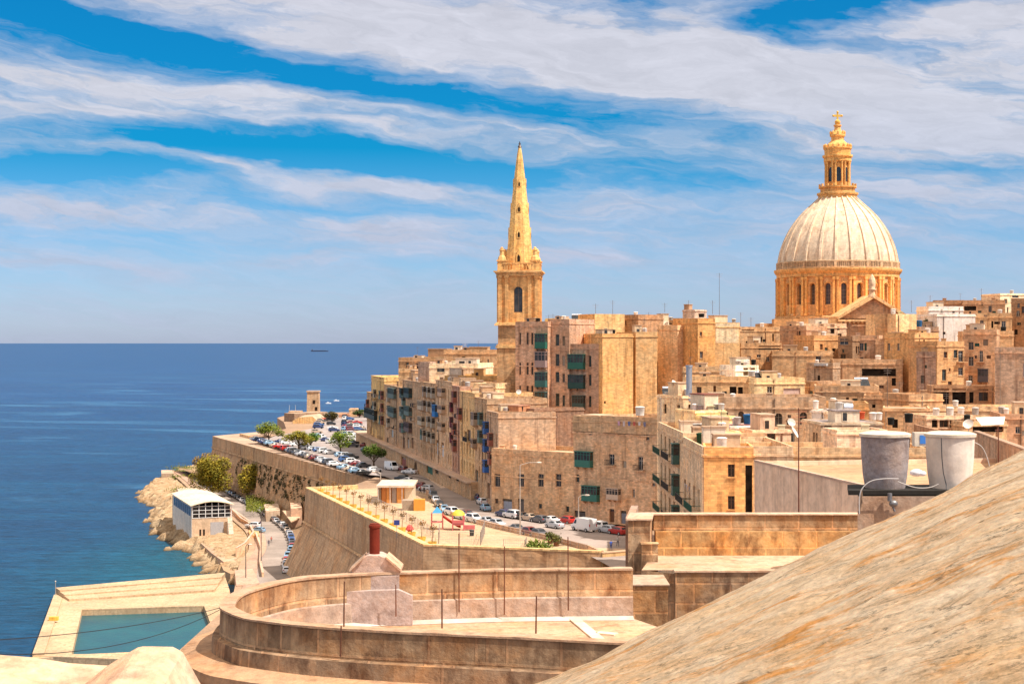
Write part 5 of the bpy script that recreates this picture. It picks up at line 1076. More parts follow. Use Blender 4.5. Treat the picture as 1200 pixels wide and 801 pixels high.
    for i in range(8): a = off+2*pi*i/8; b.lathe([(L(1.2), Z(157)), (L(1.5), Z(154.5)), (L(.5), Z(152.5))], 6, (cx+L(8)*cos(a), cy+L(8)*sin(a)))
    b.build('lantern_top', 'ashlar', lt, (.72, .43, .16))
    g = MB()
    for i in range(8):
        a = off+2*pi*i/8
        if sin(a) > .4: continue
        e = Vector((cos(a), sin(a), 0)); t = Vector((-sin(a), cos(a), 0)); c = Vector((cx, cy, 0))+e*L(12.72); w = L(2.6)
        P = [c-t*w+Vector((0, 0, Z(213))), c+t*w+Vector((0, 0, Z(213))), c+t*w+Vector((0, 0, Z(199))), c+t*w*.7+Vector((0, 0, Z(197))), c+Vector((0, 0, Z(196))), c-t*w*.7+Vector((0, 0, Z(197))), c-t*w+Vector((0, 0, Z(199)))]
        g.add(P, [tuple(range(7))])
    g.build('lantern_window', 'carglass', lt)
    b = MB(); b.sphere((cx, cy, Z(142.6)), L(3.4), 14, 10); b.build('orb', 'ashlar', lt, (.75, .45, .12))
    cr = MB(); w = L(.95)
    cr.box(cx-w, cx+w, cy-w*.6, cy+w*.6, Z(140), Z(130)); cr.box(cx-L(5), cx+L(5), cy-w*.55, cy+w*.55, Z(136), Z(133.6))
    for p_ in ((cx-L(5), Z(134.8)), (cx+L(5), Z(134.8)), (cx, Z(130.4))): cr.sphere((p_[0], cy, p_[1]), L(1.35), 8, 6)
    cr.build('cross', 'paint', root, (.80, .50, .08))
    # body under the drum, cornice, pediment and obelisk
    b = MB(); b.lathe([(L(73), 30), (L(73), Z(379)), (L(71.5), Z(378))], 48, (cx, cy), cap=False); b.build('crossing', 'ashlar', root, (.50, .29, .14))
    gx0, gx1, ga = (984-600)*.222, (1062-600)*.222, (1023-600)*.222; Yg = 400; q = Yg/FP
    X = lambda px: (px-600)*q; ZG = lambda py: zat(py, Yg)
    b = MB(); b.add([(X(984), Yg, ZG(373)), (X(1062), Yg, ZG(373)), (X(1023), Yg, ZG(350)), (X(984), Yg+22, ZG(373)), (X(1062), Yg+22, ZG(373)), (X(1023), Yg+22, ZG(350))], [(0, 1, 2), (0, 2, 5, 3), (1, 4, 5, 2)])
    b.box(X(990), X(1056), Yg+.5, Yg+20, 34, ZG(373)-.02); b.build('transept', 'ashlar', root, (.52, .34, .22))
    b = MB()
    for xa, xb in ((981, 1023), (1065, 1023)):
        P = [(X(xa), ZG(374.5)), (X(xb), ZG(349.5)), (X(xb), ZG(345.5)), (X(xa), ZG(371))]
        b.add([(x, y, z) for y in (Yg-1.3, Yg+22) for x, z in P], [(0, 1, 2, 3), (4, 7, 6, 5), (3, 2, 6, 7), (0, 4, 5, 1), (0, 3, 7, 4)])
    b.box(X(981), X(1065), Yg-1.2, Yg-.02, ZG(377), ZG(374.6))
    for i in range(16): x = X(984+i*5); b.box(x, x+.45, Yg-1.0, Yg-.02, ZG(379), ZG(377)-.01)
    b.build('pediment_cornice', 'ashlar', root, (.78, .50, .26))
    b = MB(); c = (X(1021.5), Yg-.4); k = q
    b.lathe([(4.6*k, ZG(349)), (4.6*k, ZG(346)), (3.6*k, ZG(345)), (3.6*k, ZG(341)), (4.8*k, ZG(340)), (4.8*k, ZG(339)), (3.5*k, ZG(338)), (4.2*k, ZG(335)), (4.0*k, ZG(330)), (3.0*k, ZG(326)), (1.6*k, ZG(323)), (.4*k, ZG(321.4))], 10, c, smooth=True); b.build('finial', 'ashlar', root, (.66, .48, .34))
    b = MB(); b.box(X(895), X(985), Yg+2, Yg+14, 34, ZG(379)); b.box(X(906), X(984), Yg-1, Yg+1.98, 34, ZG(374)); b.build('nave', 'ashlar', root, (.60, .34, .16))
dome()

# ------------------------------------------------------------ windmill tower & fort at the far point
def fort():
    Y = 700; q = Y/FP; X = lambda px: (px-600)*q; Z = lambda py: zat(py, Y)
    r = empty('windmill_tower', (X(366.5), Y, Z(484)), 'small square stone tower standing alone at the far point', 'tower'); h = 6.6*q
    b = MB(); c = (X(366.5), Y+h); b.prism([(c[0]-h, c[1]-h), (c[0]+h, c[1]-h), (c[0]+h, c[1]+h), (c[0]-h, c[1]+h)][:4], Z(486), Z(459.5), poly0=[(c[0]-h*1.08, c[1]-h*1.08), (c[0]+h*1.08, c[1]-h*1.08), (c[0]+h*1.08, c[1]+h*1.08), (c[0]-h*1.08, c[1]+h*1.08)]); b.build('wall', 'ashlar', r, (.52, .38, .26))
    b = MB(); k = h+.35; b.prism([(c[0]-k, c[1]-k), (c[0]+k, c[1]-k), (c[0]+k, c[1]+k), (c[0]-k, c[1]+k)], Z(459.5), Z(458), 0, True); b.build('cap', 'roofing', r, (.72, .58, .42))
    for px, py in ((368, 471), (370.5, 479)): b = MB(); b.box(X(px)-.55, X(px)+.55, c[1]-h*1.08-.03, c[1]-h, Z(py)-.8, Z(py)+.8); b.build('window', 'void', r)
    HP('low fort wall with reddish boat covers along its top at the far point', 'fort wall', 338, 690, 352, 690, 482, 8, (.46, .33, .23), z0=0, par=0, cornice=False).done()
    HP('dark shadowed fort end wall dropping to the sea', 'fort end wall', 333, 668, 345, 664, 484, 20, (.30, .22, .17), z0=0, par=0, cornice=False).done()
    g = empty('gabled_store', (X(355), 655, ZS), 'pale ochre gabled fort building below the stone tower', 'fort building'); Yg = 650; X2 = lambda px: (px-600)*Yg/FP; Z2 = lambda py: zat(py, Yg)
    b = MB(); P = [(X2(343), Yg, Z2(509)), (X2(378), Yg, Z2(509)), (X2(378), Yg, Z2(498)), (X2(366), Yg, Z2(488)), (X2(350), Yg, Z2(489)), (X2(343), Yg, Z2(493))]
    b.add(P+[(x, y+26, z) for x, y, z in P], [tuple(range(6)), (2, 8, 7, 1), (6, 0, 5, 11), (6, 7, 8, 9, 10, 11)]); b.build('wall', 'ashlar', g, (.70, .48, .24))
    b = MB(); b.add([P[5], P[4], P[3], P[2], *[(x, y+26, z) for x, y, z in (P[5], P[4], P[3], P[2])]], [(0, 4, 5, 1), (1, 5, 6, 2), (2, 6, 7, 3)]); b.build('roof', 'roofing', g, (.82, .66, .45))
    HP('small pale square house with a little chimney by the far car park', 'car park house', 409, 700, 418, 700, 479, 8, (.66, .50, .34), z0=21, par=.3).done()
    HP('low pink-roofed hut behind the far parked cars', 'pink-roofed hut', 397, 690, 409, 690, 485, 6, (.60, .36, .26), z0=21, par=.2).done()
    for px, py, c in ((341, 478, (.8, .78, .75)), (348, 479, (.8, .78, .75))):
        b = MB(); b.cyl((X(px), Y-5, Z(484)), (X(px), Y-5, Z(474)), .12, .08, 5); o = b.build('flagpole', 'metal', color=c); tag(o, 'thin white pole rising from the fort wall at the far point', 'pole', 'fort poles')
fort()
# ------------------------------------------------------------ shore boathouse
def boathouse():
    A = Vector((-87.5, 420)); D = Vector((-99.9, 453)); t = (A-D).normalized(); n = Vector((-t.y, t.x)); 
    if n.x < 0: n = -n
    Wd = 10.9; root = empty('boathouse', (A.x, A.y, 1), 'white shore building with a curved pale roof, glazed upper storey and steps', 'building')
    L = (A-D).length; z0 = .8; zm = zat(607.5, 420); ze = zat(593, 420); zr = ze+1.3
    def p(u, v, z): q = A-t*u+n*v; return Vector((q.x, q.y, z))
    def bx(b, u0, u1, v0, v1, a, c, m=0):
        P = [p(u, v, z) for z in (a, c) for u, v in ((u0, v0), (u1, v0), (u1, v1), (u0, v1))]; b.add(P, [(0, 3, 2, 1), (4, 5, 6, 7), (0, 1, 5, 4), (1, 2, 6, 5), (2, 3, 7, 6), (3, 0, 4, 7)], m)
    b = MB(); bx(b, .0, L, 0, Wd, z0, zm); b.build('lower_wall', 'plaster', root, (.72, .55, .40), label='peach coloured ground storey')
    b = MB(); bx(b, -.02, L+.02, -.12, -.005, z0, ze); 
    b.build('side_wall', 'plaster', root, (.78, .74, .70), label='white seaward side wall')
    # grooves of boarding
    b = MB()
    for i in range(8): z = z0+1+(zm-z0-1)*i/8; bx(b, 0, L, -.17, -.12, z, z+.06)
    b.build('boarding', 'paint', root, (.6, .58, .55))
    b = MB(); bx(b, 1.0, L-.3, .3, Wd-.3, zm, ze-.02); b.build('glazing', 'carglass', root)
    for i in range(9):
        b = MB(); u = 1.5+i*3.6; bx(b, u, u+2.5, -.16, -.125, zm+.5, ze-.5); w = b.build('window', 'carglass', root)
        b = MB(); bx(b, u-.12, u, -.2, -.125, zm+.4, ze-.4); bx(b, u+2.5, u+2.62, -.2, -.125, zm+.4, ze-.4); b.build('frame', 'paint', w, (.12, .2, .42))
    # front frame of white posts and rails
    b = MB()
    for i in range(7): v = .05+(Wd-.3)*i/6; bx(b, -.12, .1, v, v+.17, zm, ze+(.75 if i in (2, 3, 4) else .4 if i in (1, 5) else 0))
    for z in (zm+.03, zm+1.1, zm+2.1, ze-.25): bx(b, -.1, .06, .22, Wd-.1, z, z+.13)
    b.build('balcony_frame', 'paint', root, (.82, .80, .78))
    # curved roof
    b = MB(); n_ = 14; P = []
    for u in (-.9, L+.5):
        for k in (0, .22):
            for i in range(n_+1): v = -.5+(Wd+1.0)*i/n_; P.append(p(u, v, ze+1.05*sin(pi*i/n_)+k))
    m = n_+1
    for i in range(n_): b.add([P[i], P[i+1], P[2*m+i+1], P[2*m+i], P[m+i], P[m+i+1], P[3*m+i+1], P[3*m+i]], [(0, 3, 2, 1), (4, 5, 6, 7), (0, 1, 5, 4), (2, 3, 7, 6)], 0)
    b.add([P[0], P[m], P[3*m], P[2*m], P[n_], P[m+n_], P[3*m+n_], P[2*m+n_]], [(0, 3, 2, 1), (4, 5, 6, 7)])
    b.build('roof', 'plaster', root, (.80, .72, .58))
    b = MB(); bx(b, -.05, -.005, 5.0, 8.6, z0, zm-1.2); b.build('door', 'paint', root, (.42, .40, .40), label='wide grey shutter door')
    for v in (2.0, 3.0): b = MB(); bx(b, -.04, -.003, v, v+.5, z0+2.2, z0+3.9); b.build('window', 'void', root)
    b = MB()   # outside steps on the right
    for i in range(10): bx(b, -1.0-i*.42, -.6-i*.42, Wd-1.4, Wd-.1, z0, zm-i*(zm-z0)/10)
    b.build('stairs', 'plaster', root, (.80, .74, .66))
    b = MB(); bx(b, L, L+9, 1, 8, .8, ze-1.2); o = b.build('annex', 'plaster', root, (.75, .66, .52))
boathouse()
# stone terraces, quay walls beside the boathouse
def slab(name, label, pts, z0, z1, color, cat='terrace', m='roofing'):
    b = MB(); b.prism([p for p in pts], z0, z1); o = b.build(name, m, color=color); tag(o, label, cat); return o
g = lambda x, y, z: tuple(G(x, y, z).xy)
slab('bathing_terrace', 'pale irregular bathing terrace in front of the boathouse', [g(232, 633, 2.6), g(268, 632, 2.6), g(274, 640, 2.6), g(296, 645, 2.6), g(299, 655, 2.6), g(262, 658, 2.6), g(248, 648, 2.6)], -1, 2.6, (.74, .54, .36))
slab('bathing_terrace', 'lower step of the bathing terrace with an ochre wall', [g(258, 659, 2.2), g(300, 656, 2.2), g(303, 668, 2.2), g(270, 672, 2.2), g(262, 668, 2.2)], -1, 2.2, (.66, .46, .27))
slab('flat_roof_hut', 'pale flat-roofed hut with a railing by the swimming pool', [g(275, 668, 4.2), g(296, 666, 4.2), g(304, 683, 4.2), g(277, 686, 4.2)], 0, 4.2, (.74, .56, .40), 'hut')
slab('flat_roof_hut', 'flat pale roof behind the boathouse on the rocks', [g(207, 572, 4.6), g(232, 570, 4.6), g(240, 576, 4.6), g(212, 580, 4.6)], 1, 4.6, (.80, .66, .48), 'hut')
slab('stone_shelter', 'small pale shelter on the tip of the rocky point', [g(189, 553, 3.6), g(203, 553, 3.6), g(204, 557, 3.6), g(189, 557, 3.6)], 0, 4.4, (.80, .64, .45), 'shelter')
poly_wall('sea_wall', 'curved pale wall between the shore pavement and the sunken yard', [G(x, y, 4) for x, y in [(272, 600), (283, 611), (292, 616), (297, 627), (287, 640), (277, 646)]], 1.2, 4.9, .4, (.72, .52, .38), cap=(.8, .66, .5))
poly_wall('sea_wall', 'straight low wall edging the shore pavement towards the pool', [G(x, y, 4) for x, y in [(300, 628), (306, 645), (305, 662), (308, 676)]], 2, 4.9, .4, (.72, .50, .34), cap=(.8, .64, .46))
poly_wall('sea_wall', 'pale roadside wall behind the boathouse', [G(x, y, 4) for x, y in [(298, 618), (281, 606), (268, 597), (250, 583), (238, 575)]], 3, 4.8, .4, (.76, .58, .42), cap=(.84, .7, .54))
slab('sea_wall', 'ochre arched wall end beside the sunken yard', [g(291, 621, 4.6), g(303, 621, 4.6), g(304, 627, 4.6), g(293, 627, 4.6)], 1, 4.6, (.56, .38, .2), 'wall', 'oldwall')
slab('shade_roof', 'flat pale shade roof beside the parked cars under the bastion', [g(331, 598, 7.2), g(344, 598, 7.2), g(352, 606, 7.2), g(341, 611, 7.2)], 6.9, 7.2, (.82, .64, .42), 'shade roof')
slab('gate_house', 'small peach gatehouse with a white dome lamp under the bastion', [g(340, 595, 8), g(352, 595, 8), g(354, 602, 8), g(341, 602, 8)], 4, 9.5, (.66, .46, .34), 'gatehouse', 'plaster')
slab('roadside_hut', 'pale low roof by the verge beneath the far bastion', [g(309, 590, 7), g(326, 589, 7), g(328, 597, 7), g(312, 599, 7)], 4, 6.8, (.80, .66, .46), 'hut')
slab('roadside_hut', 'ochre square hut at the foot of the playground bastion', [g(352, 655, 6.5), g(362, 654, 6.5), g(363, 660, 6.5), g(353, 661, 6.5)], 3.5, 6.5, (.52, .38, .15), 'hut', 'plaster')
# ------------------------------------------------------------ sea-water pool
def seapool():
    o_ = [G(65, 694, 1.6), G(264, 676, 1.6), G(285, 740, 1.6), G(232, 775, 1.6), G(38, 768, 1.6)]; i_ = [G(96, 714, 1.6), G(239, 709.5, 1.6), G(247, 731, 1.6), G(222, 766, 1.6), G(84, 766, 1.6)]
    root = empty('sea_pool', tuple(o_[4]), 'yellow concrete sea-water swimming pool enclosure with bathing steps', 'swimming pool'); CY = (.76, .61, .40)
    b = MB(); n = 5
    for k in range(n):
        j = (k+1) % n
        b.quad((*o_[k].xy, 1.6), (*o_[j].xy, 1.6), (*i_[j].xy, 1.6), (*i_[k].xy, 1.6)); b.quad((*o_[k].xy, -2), (*o_[j].xy, -2), (*o_[j].xy, 1.6), (*o_[k].xy, 1.6)); b.quad((*i_[k].xy, -2), (*i_[j].xy, -2), (*i_[j].xy, 1.6), (*i_[k].xy, 1.6))
    b.build('deck', 'paving', root, CY)
    b = MB()
    def lerp(a, c, u): return a.lerp(c, u)
    # raised steps on the sea side and the left side
    for q in range(4):
        u0, u1 = q*.16, (q+1)*.16 if q < 3 else .62
        z = 1.6+.95-.3*q
        for (A, B_, a, c) in ((o_[0], o_[1], i_[0], i_[1]),):
            P = [lerp(A, a, u0), lerp(B_, c, u0), lerp(B_, c, .64), lerp(A, a, .64)]
            if q == 3: continue
            P = [lerp(A, a, q*.18), lerp(B_, c, q*.18), lerp(B_, c, (q+1)*.18), lerp(A, a, (q+1)*.18)]
            b.prism([v.xy for v in P], 1.604, z+.1)
    P = [lerp(o_[0], i_[0], .0), lerp(o_[0], i_[0], .30), lerp(o_[4], i_[4], .30), o_[4]]; P2 = [P[0]+(P[3]-P[0])*.08, P[1]+(P[2]-P[1])*.05, P[2], P[3]]; b.prism([v.xy for v in reversed(P2)], 1.604, 2.0)
    b.build('step', 'paving', root, CY)
    b = MB(); b.add([(*p.xy, .35) for p in i_], [tuple(range(5))]); struct(b.build('pool_water', 'pool_water', origin=(0, 0, 0)))
    b = MB(); P = [G(36, 770, 1.6), G(152, 765, 1.6), G(236, 772, 1.6)]; 
    for a, c in zip(P[:-1], P[1:]): b.quad((*a.xy, -2), (*c.xy, -2), (*c.xy, 1.5), (*a.xy, 1.5)); b.quad((*a.xy, 1.5), (*c.xy, 1.5), (c.x, c.y+1.5, 1.5), (a.x, a.y+1.5, 1.5))
    b.build('sea_wall', 'oldwall', root, (.50, .38, .26))
    b = MB(); b.box(*[-0.0]*0) if False else None
    for px in (55, 66): pass
    b = MB(); b.obox(G(63, 729, 1.6).xy, (1, 0), 1.7, .9, 2.0, 2.7); o = b.build('bench_box', 'plaster', color=(.80, .52, .10)); tag(o, 'small yellow box bench on the left side of the pool deck', 'bench')
    b = MB(); c = G(65, 692, 2.7); b.cyl((c.x, c.y, 1.6), (c.x, c.y, 4.6), .08, .06, 6); b.sphere((c.x, c.y, 4.7), .18); o = b.build('pool_post', 'metal', color=(.6, .55, .5)); tag(o, 'thin post at the seaward corner of the pool deck', 'post')
    for i in range(8):
        px = 100+i*17; c = G(px, 713, .4); b = MB(); 
        for k in range(4): b.sphere((c.x+R.uniform(-1, 1), c.y+R.uniform(.2, .9), .35), R.uniform(.3, .7), 7, 5, (1, .7, .6))
        o = b.build('boulder', 'rock', color=(.5, .4, .3)); tag(o, 'pale boulders along the seaward inside edge of the pool', 'boulder', 'boulders in the pool')
    # submerged rim seen as a darker line
seapool()

# ------------------------------------------------------------ kiosk, playground, planters, lamps
def kiosk():
    c = G(447, 590, ZS); Y = c.y; q = Y/FP; X = lambda px: (px-600)*q; Z = lambda py: zat(py, Y)
    root = empty('kiosk', (X(462), Y, ZS), 'orange-panelled kiosk with a flat white roof at the back of the playground', 'kiosk')
    b = MB(); b.box(X(441), X(485), Y, Y+14, Z(569)-.4, Z(569)); b.build('roof', 'plaster', root, (.72, .64, .55))
    for i, (a, e, cc, nm) in enumerate([(442, 446, (.30, .22, .16), 'wall_panel'), (446.5, 452, (.60, .22, .05), 'wall_panel'), (452.5, 458, (.66, .28, .07), 'wall_panel'), (458.5, 464, (.40, .33, .28), 'window_panel'), (464.5, 473, (.70, .30, .07), 'wall_panel'), (473.5, 483, (.76, .62, .44), 'wall_panel')]):
        b = MB(); b.box(X(a), X(e), Y+.8+.3*(i % 2), Y+12, ZS, Z(569)-.42); b.build(nm, 'paint', root, cc)
    for px in (443, 457, 471): b = MB(); b.cyl((X(px), Y+.2, ZS), (X(px), Y+.2, Z(569)-.4), .09, n=8); b.build('post', 'metal', root, (.7, .66, .6))
    c2 = G(488, 600, ZS); Y = c2.y; q = Y/FP
    b = MB(); b.box(X(484)*1, X(497), Y+2, Y+4, ZS, ZS+2.3); o = b.build('orange_screen', 'paint', color=(.74, .30, .04)); tag(o, 'solid orange screen panel beside the kiosk', 'screen')
    b = MB(); Yb = Y+3; b.box((470-600)*q, (483-600)*q, Yb, Yb+3, ZS, ZS+2.0); o = b.build('grey_shed', 'plaster', color=(.40, .34, .28)); tag(o, 'grey-brown low shed between the kiosk and the orange screen', 'shed')
kiosk()
def planter_row():
    P1, P2 = PCOR(-2.6)[1], PCOR(-2.6)[2]; pr = None; N_ = 15
    for i in range(N_):
        u = .02+.95*i/(N_-1); c = P1.lerp(P2, u); r = empty('planter', (c.x, c.y, ZS+.03), f'yellow tub planter with a thin sapling, {ORD[i]} from the far end of the parapet row', 'planter', 'yellow planters along the parapet')
        if pr is None:
            b = MB(); b.lathe([(.62, ZS+.03), (.78, ZS+.75), (.68, ZS+.75), (.66, ZS+.6)], 10, c); b.build('tub', 'plaster', r, (.78, .54, .12))
            b = MB(); b.lathe([(.02, ZS+.55), (.66, ZS+.62)], 10, c, cap=False); b.build('soil', 'soil', r, (.2, .12, .06))
            b = MB(); b.cyl((c.x, c.y, ZS+.6), (c.x+.1, c.y, ZS+3.1), .07, .04, 6); b.build('stem', 'soil', r, (.22, .13, .07))
            b = MB()
            for k in range(40):
                v = Vector((c.x, c.y, ZS+3.1))+Vector((R.gauss(0, .28), R.gauss(0, .28), R.gauss(0, .3))); e = Vector((R.uniform(-1, 1), R.uniform(-1, 1), R.uniform(-1, 1))).normalized()*.12; f = e.orthogonal()*1.0; b.quad(v-e, v-f, v+e, v+f)
            b.build('leaves', 'foliage', r, (.16, .10, .04)); pr = r; K = [k for k in r.children]
        else:
            for k in K: q = k.copy(); col.objects.link(q); q.parent = r
planter_row()
def play():
    def base(px, py): return G(px, py, ZS)
    c = base(520, 620); r = empty('play_frame', tuple(c), 'colourful climbing frame with a blue peaked roof and a red slide', 'climbing frame')
    b = MB()
    for dx, dy in ((-1, -1), (1, -1), (1, 1), (-1, 1)): b.cyl((c.x-1.2+dx, c.y+dy, ZS), (c.x-1.2+dx, c.y+dy, ZS+3.0), .08, n=6)
    b.box(c.x-2.3, c.x-.1, c.y-1.1, c.y+1.1, ZS+1.3, ZS+1.42); b.build('tower_frame', 'paint', r, (.55, .14, .12))
    b = MB(); b.lathe([(1.25, ZS+3.0), (.1, ZS+4.1)], 4, (c.x-1.2, c.y), pi/4); b.build('peaked_roof', 'paint', r, (.04, .28, .50))
    b = MB(); P = []
    for i in range(9):
        u = i/8; x = c.x-.1+3.2*u; z = ZS+.25+1.9*(1-u)**1.3; P.append([(x, c.y-.7, z+.5), (x, c.y-.45, z), (x, c.y+.45, z), (x, c.y+.7, z+.5)])
    for p0, p1 in zip(P[:-1], P[1:]): b.add(p0+p1, [(0, 1, 5, 4), (1, 2, 6, 5), (2, 3, 7, 6), (4, 5, 1, 0)])
    b.build('slide', 'paint', r, (.60, .09, .05)); 
    c = base(537, 621); r = empty('play_frame', tuple(c), 'second climbing frame with a yellow domed roof and pink panels', 'climbing frame')
    b = MB()
    for dx, dy in ((-1, -1), (1, -1), (1, 1), (-1, 1)): b.cyl((c.x+dx, c.y+dy, ZS), (c.x+dx, c.y+dy, ZS+2.8), .08, n=6)
    b.box(c.x-1.05, c.x+1.05, c.y-1.05, c.y+1.05, ZS+1.2, ZS+1.3)
    b.build('tower_frame', 'paint', r, (.6, .12, .15))
    b = MB(); b.lathe([(1.25, ZS+2.7), (1.1, ZS+3.1), (.7, ZS+3.5), (.15, ZS+3.7)], 12, (c.x, c.y), smooth=True); b.build('domed_roof', 'paint', r, (.70, .52, .05))
    b = MB(); b.box(c.x-1, c.x+1, c.y-1.05, c.y-.98, ZS+1.0, ZS+1.9); b.box(c.x+1.1, c.x+3, c.y-.5, c.y+.4, ZS+.2, ZS+.9); b.build('panel', 'paint', r, (.55, .14, .14))
    c = base(480, 627); b = MB(); b.lathe([(.5, ZS), (.35, ZS+.8), (.8, ZS+1.0), (.5, ZS+1.6), (.1, ZS+1.9)], 9, (c.x, c.y)); o = b.build('spring_rider', 'paint', color=(.60, .07, .06)); tag(o, 'small red play figure standing in the sand by the fence', 'play figure')
    # mesh fences
    def fence(label, pts, h):
        r = empty('mesh_fence', (pts[0].x, pts[0].y, ZS), label, 'fence'); b = MB(); w = MB()
        for a, e in zip(pts[:-1], pts[1:]):
            n = max(1, int((e-a).length/2.5))
            for i in range(n+1): q = a.lerp(e, i/n); b.cyl((q.x, q.y, ZS), (q.x, q.y, ZS+h), .05, n=5)
            for z in (h*.5, h-.04): w.cyl((a.x, a.y, ZS+z), (e.x, e.y, ZS+z), .03, n=4)
            m = int((e-a).length/.35)
            for i in range(m): q = a.lerp(e, i/m); w.cyl((q.x, q.y, ZS+.1), (q.x, q.y, ZS+h), .012, n=3, caps=False)
        b.build('post', 'metal', r, (.45, .40, .36)); w.build('mesh', 'metal', r, (.5, .47, .44))
    fence('grey mesh fence round a ball court in front of the climbing frames', [base(515, 630), base(514, 640), base(563, 640), base(568, 626)], 2.4)
    fence('low mesh fence along the street side of the playground', [base(545, 612), base(590, 622), base(640, 633), base(688, 645)], 1.0)
    fence('low railing crossing the sand near the shrubs', [base(590, 640), base(615, 641), base(617, 637)], 1.2)
    fence('tall thin fence running beside the row of planters', [base(430, 588), base(470, 608), base(508, 630)], 1.8)
    for px, py, lab in ((477, 565, 'red-brown sign board on the kerb behind the kiosk'), (465, 612, 'small blue sign board on a post in front of the kiosk')):
        c = base(px, py+18); b = MB(); b.cyl((c.x, c.y, ZS), (c.x, c.y, ZS+3), .06, n=6); r = empty('sign', tuple(c), lab, 'sign'); b.build('post', 'metal', r, (.4, .36, .33)); b = MB(); b.box(c.x-.5, c.x+.5, c.y-.08, c.y-.05, ZS+2.2, ZS+3.1); b.build('board', 'paint', r, (.03, .05, .25) if 'blue' in lab else (.25, .04, .03))
    c = base(553, 628); b = MB(); b.lathe([(.35, ZS), (.42, ZS+.9), (.48, ZS+.95), (.3, ZS+1.1)], 10, (c.x, c.y)); o = b.build('litter_bin', 'paint', color=(.03, .03, .03)); tag(o, 'black litter bin in front of the low street fence', 'bin')
    for k, (px, py, lab) in enumerate([(645, 637, 'dark potted shrub left of the parked blue bin bags'), (652, 640, 'bushy brown-green potted shrub by the low wall')]):
        c = base(px, py); r = empty('potted_shrub', tuple(c), lab, 'potted plant'); b = MB(); b.lathe([(.4, ZS), (.55, ZS+.7), (.45, ZS+.7)], 8, (c.x, c.y)); b.build('pot', 'plaster', r, (.2, .1, .06))
        b = MB()
        for i in range(140): v = Vector((c.x, c.y, ZS+1.3))+Vector((R.gauss(0, .4), R.gauss(0, .4), R.gauss(0, .35))); e = Vector((R.uniform(-1, 1), R.uniform(-1, 1), R.uniform(-1, 1))).normalized()*.14; f = e.orthogonal(); b.quad(v-e, v-f, v+e, v+f)
        b.build('leaves', 'foliage', r, (.06, .07, .02))
    for k, (px, py, w_) in enumerate(((625, 641, 1.2), (635, 642, 1.6))):
        c = base(px, py); b = MB()
        for i in range(260): v = Vector((c.x+R.gauss(0, .5*w_), c.y+R.gauss(0, .5), ZS+abs(R.gauss(0, .5)))); e = Vector((R.uniform(-1, 1), R.uniform(-1, 1), R.uniform(-1, 1))).normalized()*.17; f = e.orthogonal(); b.quad(v-e, v-f, v+e, v+f)
        o = b.build('shrub', 'foliage', color=(.09, .14, .03)); tag(o, ('rounded green shrub' if k else 'smaller green shrub left of the rounded one')+' growing on the playground sand', 'shrub')
play()
def lamp(px, py, ptop, z, label, arm=2.0, d=-1, c=(.62, .54, .46)):
    q = G(px, py, z); h = zat(ptop, q.y)-z; r = empty('street_lamp', tuple(q), label, 'street lamp')
    b = MB(); b.cyl((q.x, q.y, z), (q.x, q.y, z+h), .13, .08, 8); b.cyl((q.x, q.y, z), (q.x, q.y, z+.8), .22, .2, 8); b.build('pole', 'metal', r, c)
    b = MB(); b.tube([(q.x, q.y, z+h), (q.x+d*arm*.5, q.y, z+h+.45), (q.x+d*arm, q.y, z+h+.5)], .06, 6, ); b.build('arm', 'metal', r, c)
    b = MB(); b.sphere((q.x+d*(arm+.35), q.y, z+h+.45), .5, 10, 6, (1, .5, .3)); b.build('lamp_head', 'plaster', r, (.75, .72, .68))
lamp(609.5, 627, 545, ZS, 'tall pale street lamp in front of the low corner house', 3.0, 1)
lamp(373, 678, 652, ZR, 'short street lamp by the foot of the playground bastion', 2.2, 1)
lamp(446, 583, 555, ZS, 'street lamp behind the kiosk roof', 1.2, -1)
lamp(678, 622, 583, ZS, 'slender street lamp behind the white van', 1.2, 1)
lamp(306, 662, 600, ZR, 'slim dark street lamp on the shore pavement', 1.0, 1, (.2, .17, .15))
lamp(288, 683, 640, 3, 'thin dark pole beside the flat-roofed hut at the pool', .6, 1, (.2, .17, .15))
lamp(325, 586, 562, 6, 'thin pole on the verge under the far bastion', .6, 1, (.3, .25, .2))

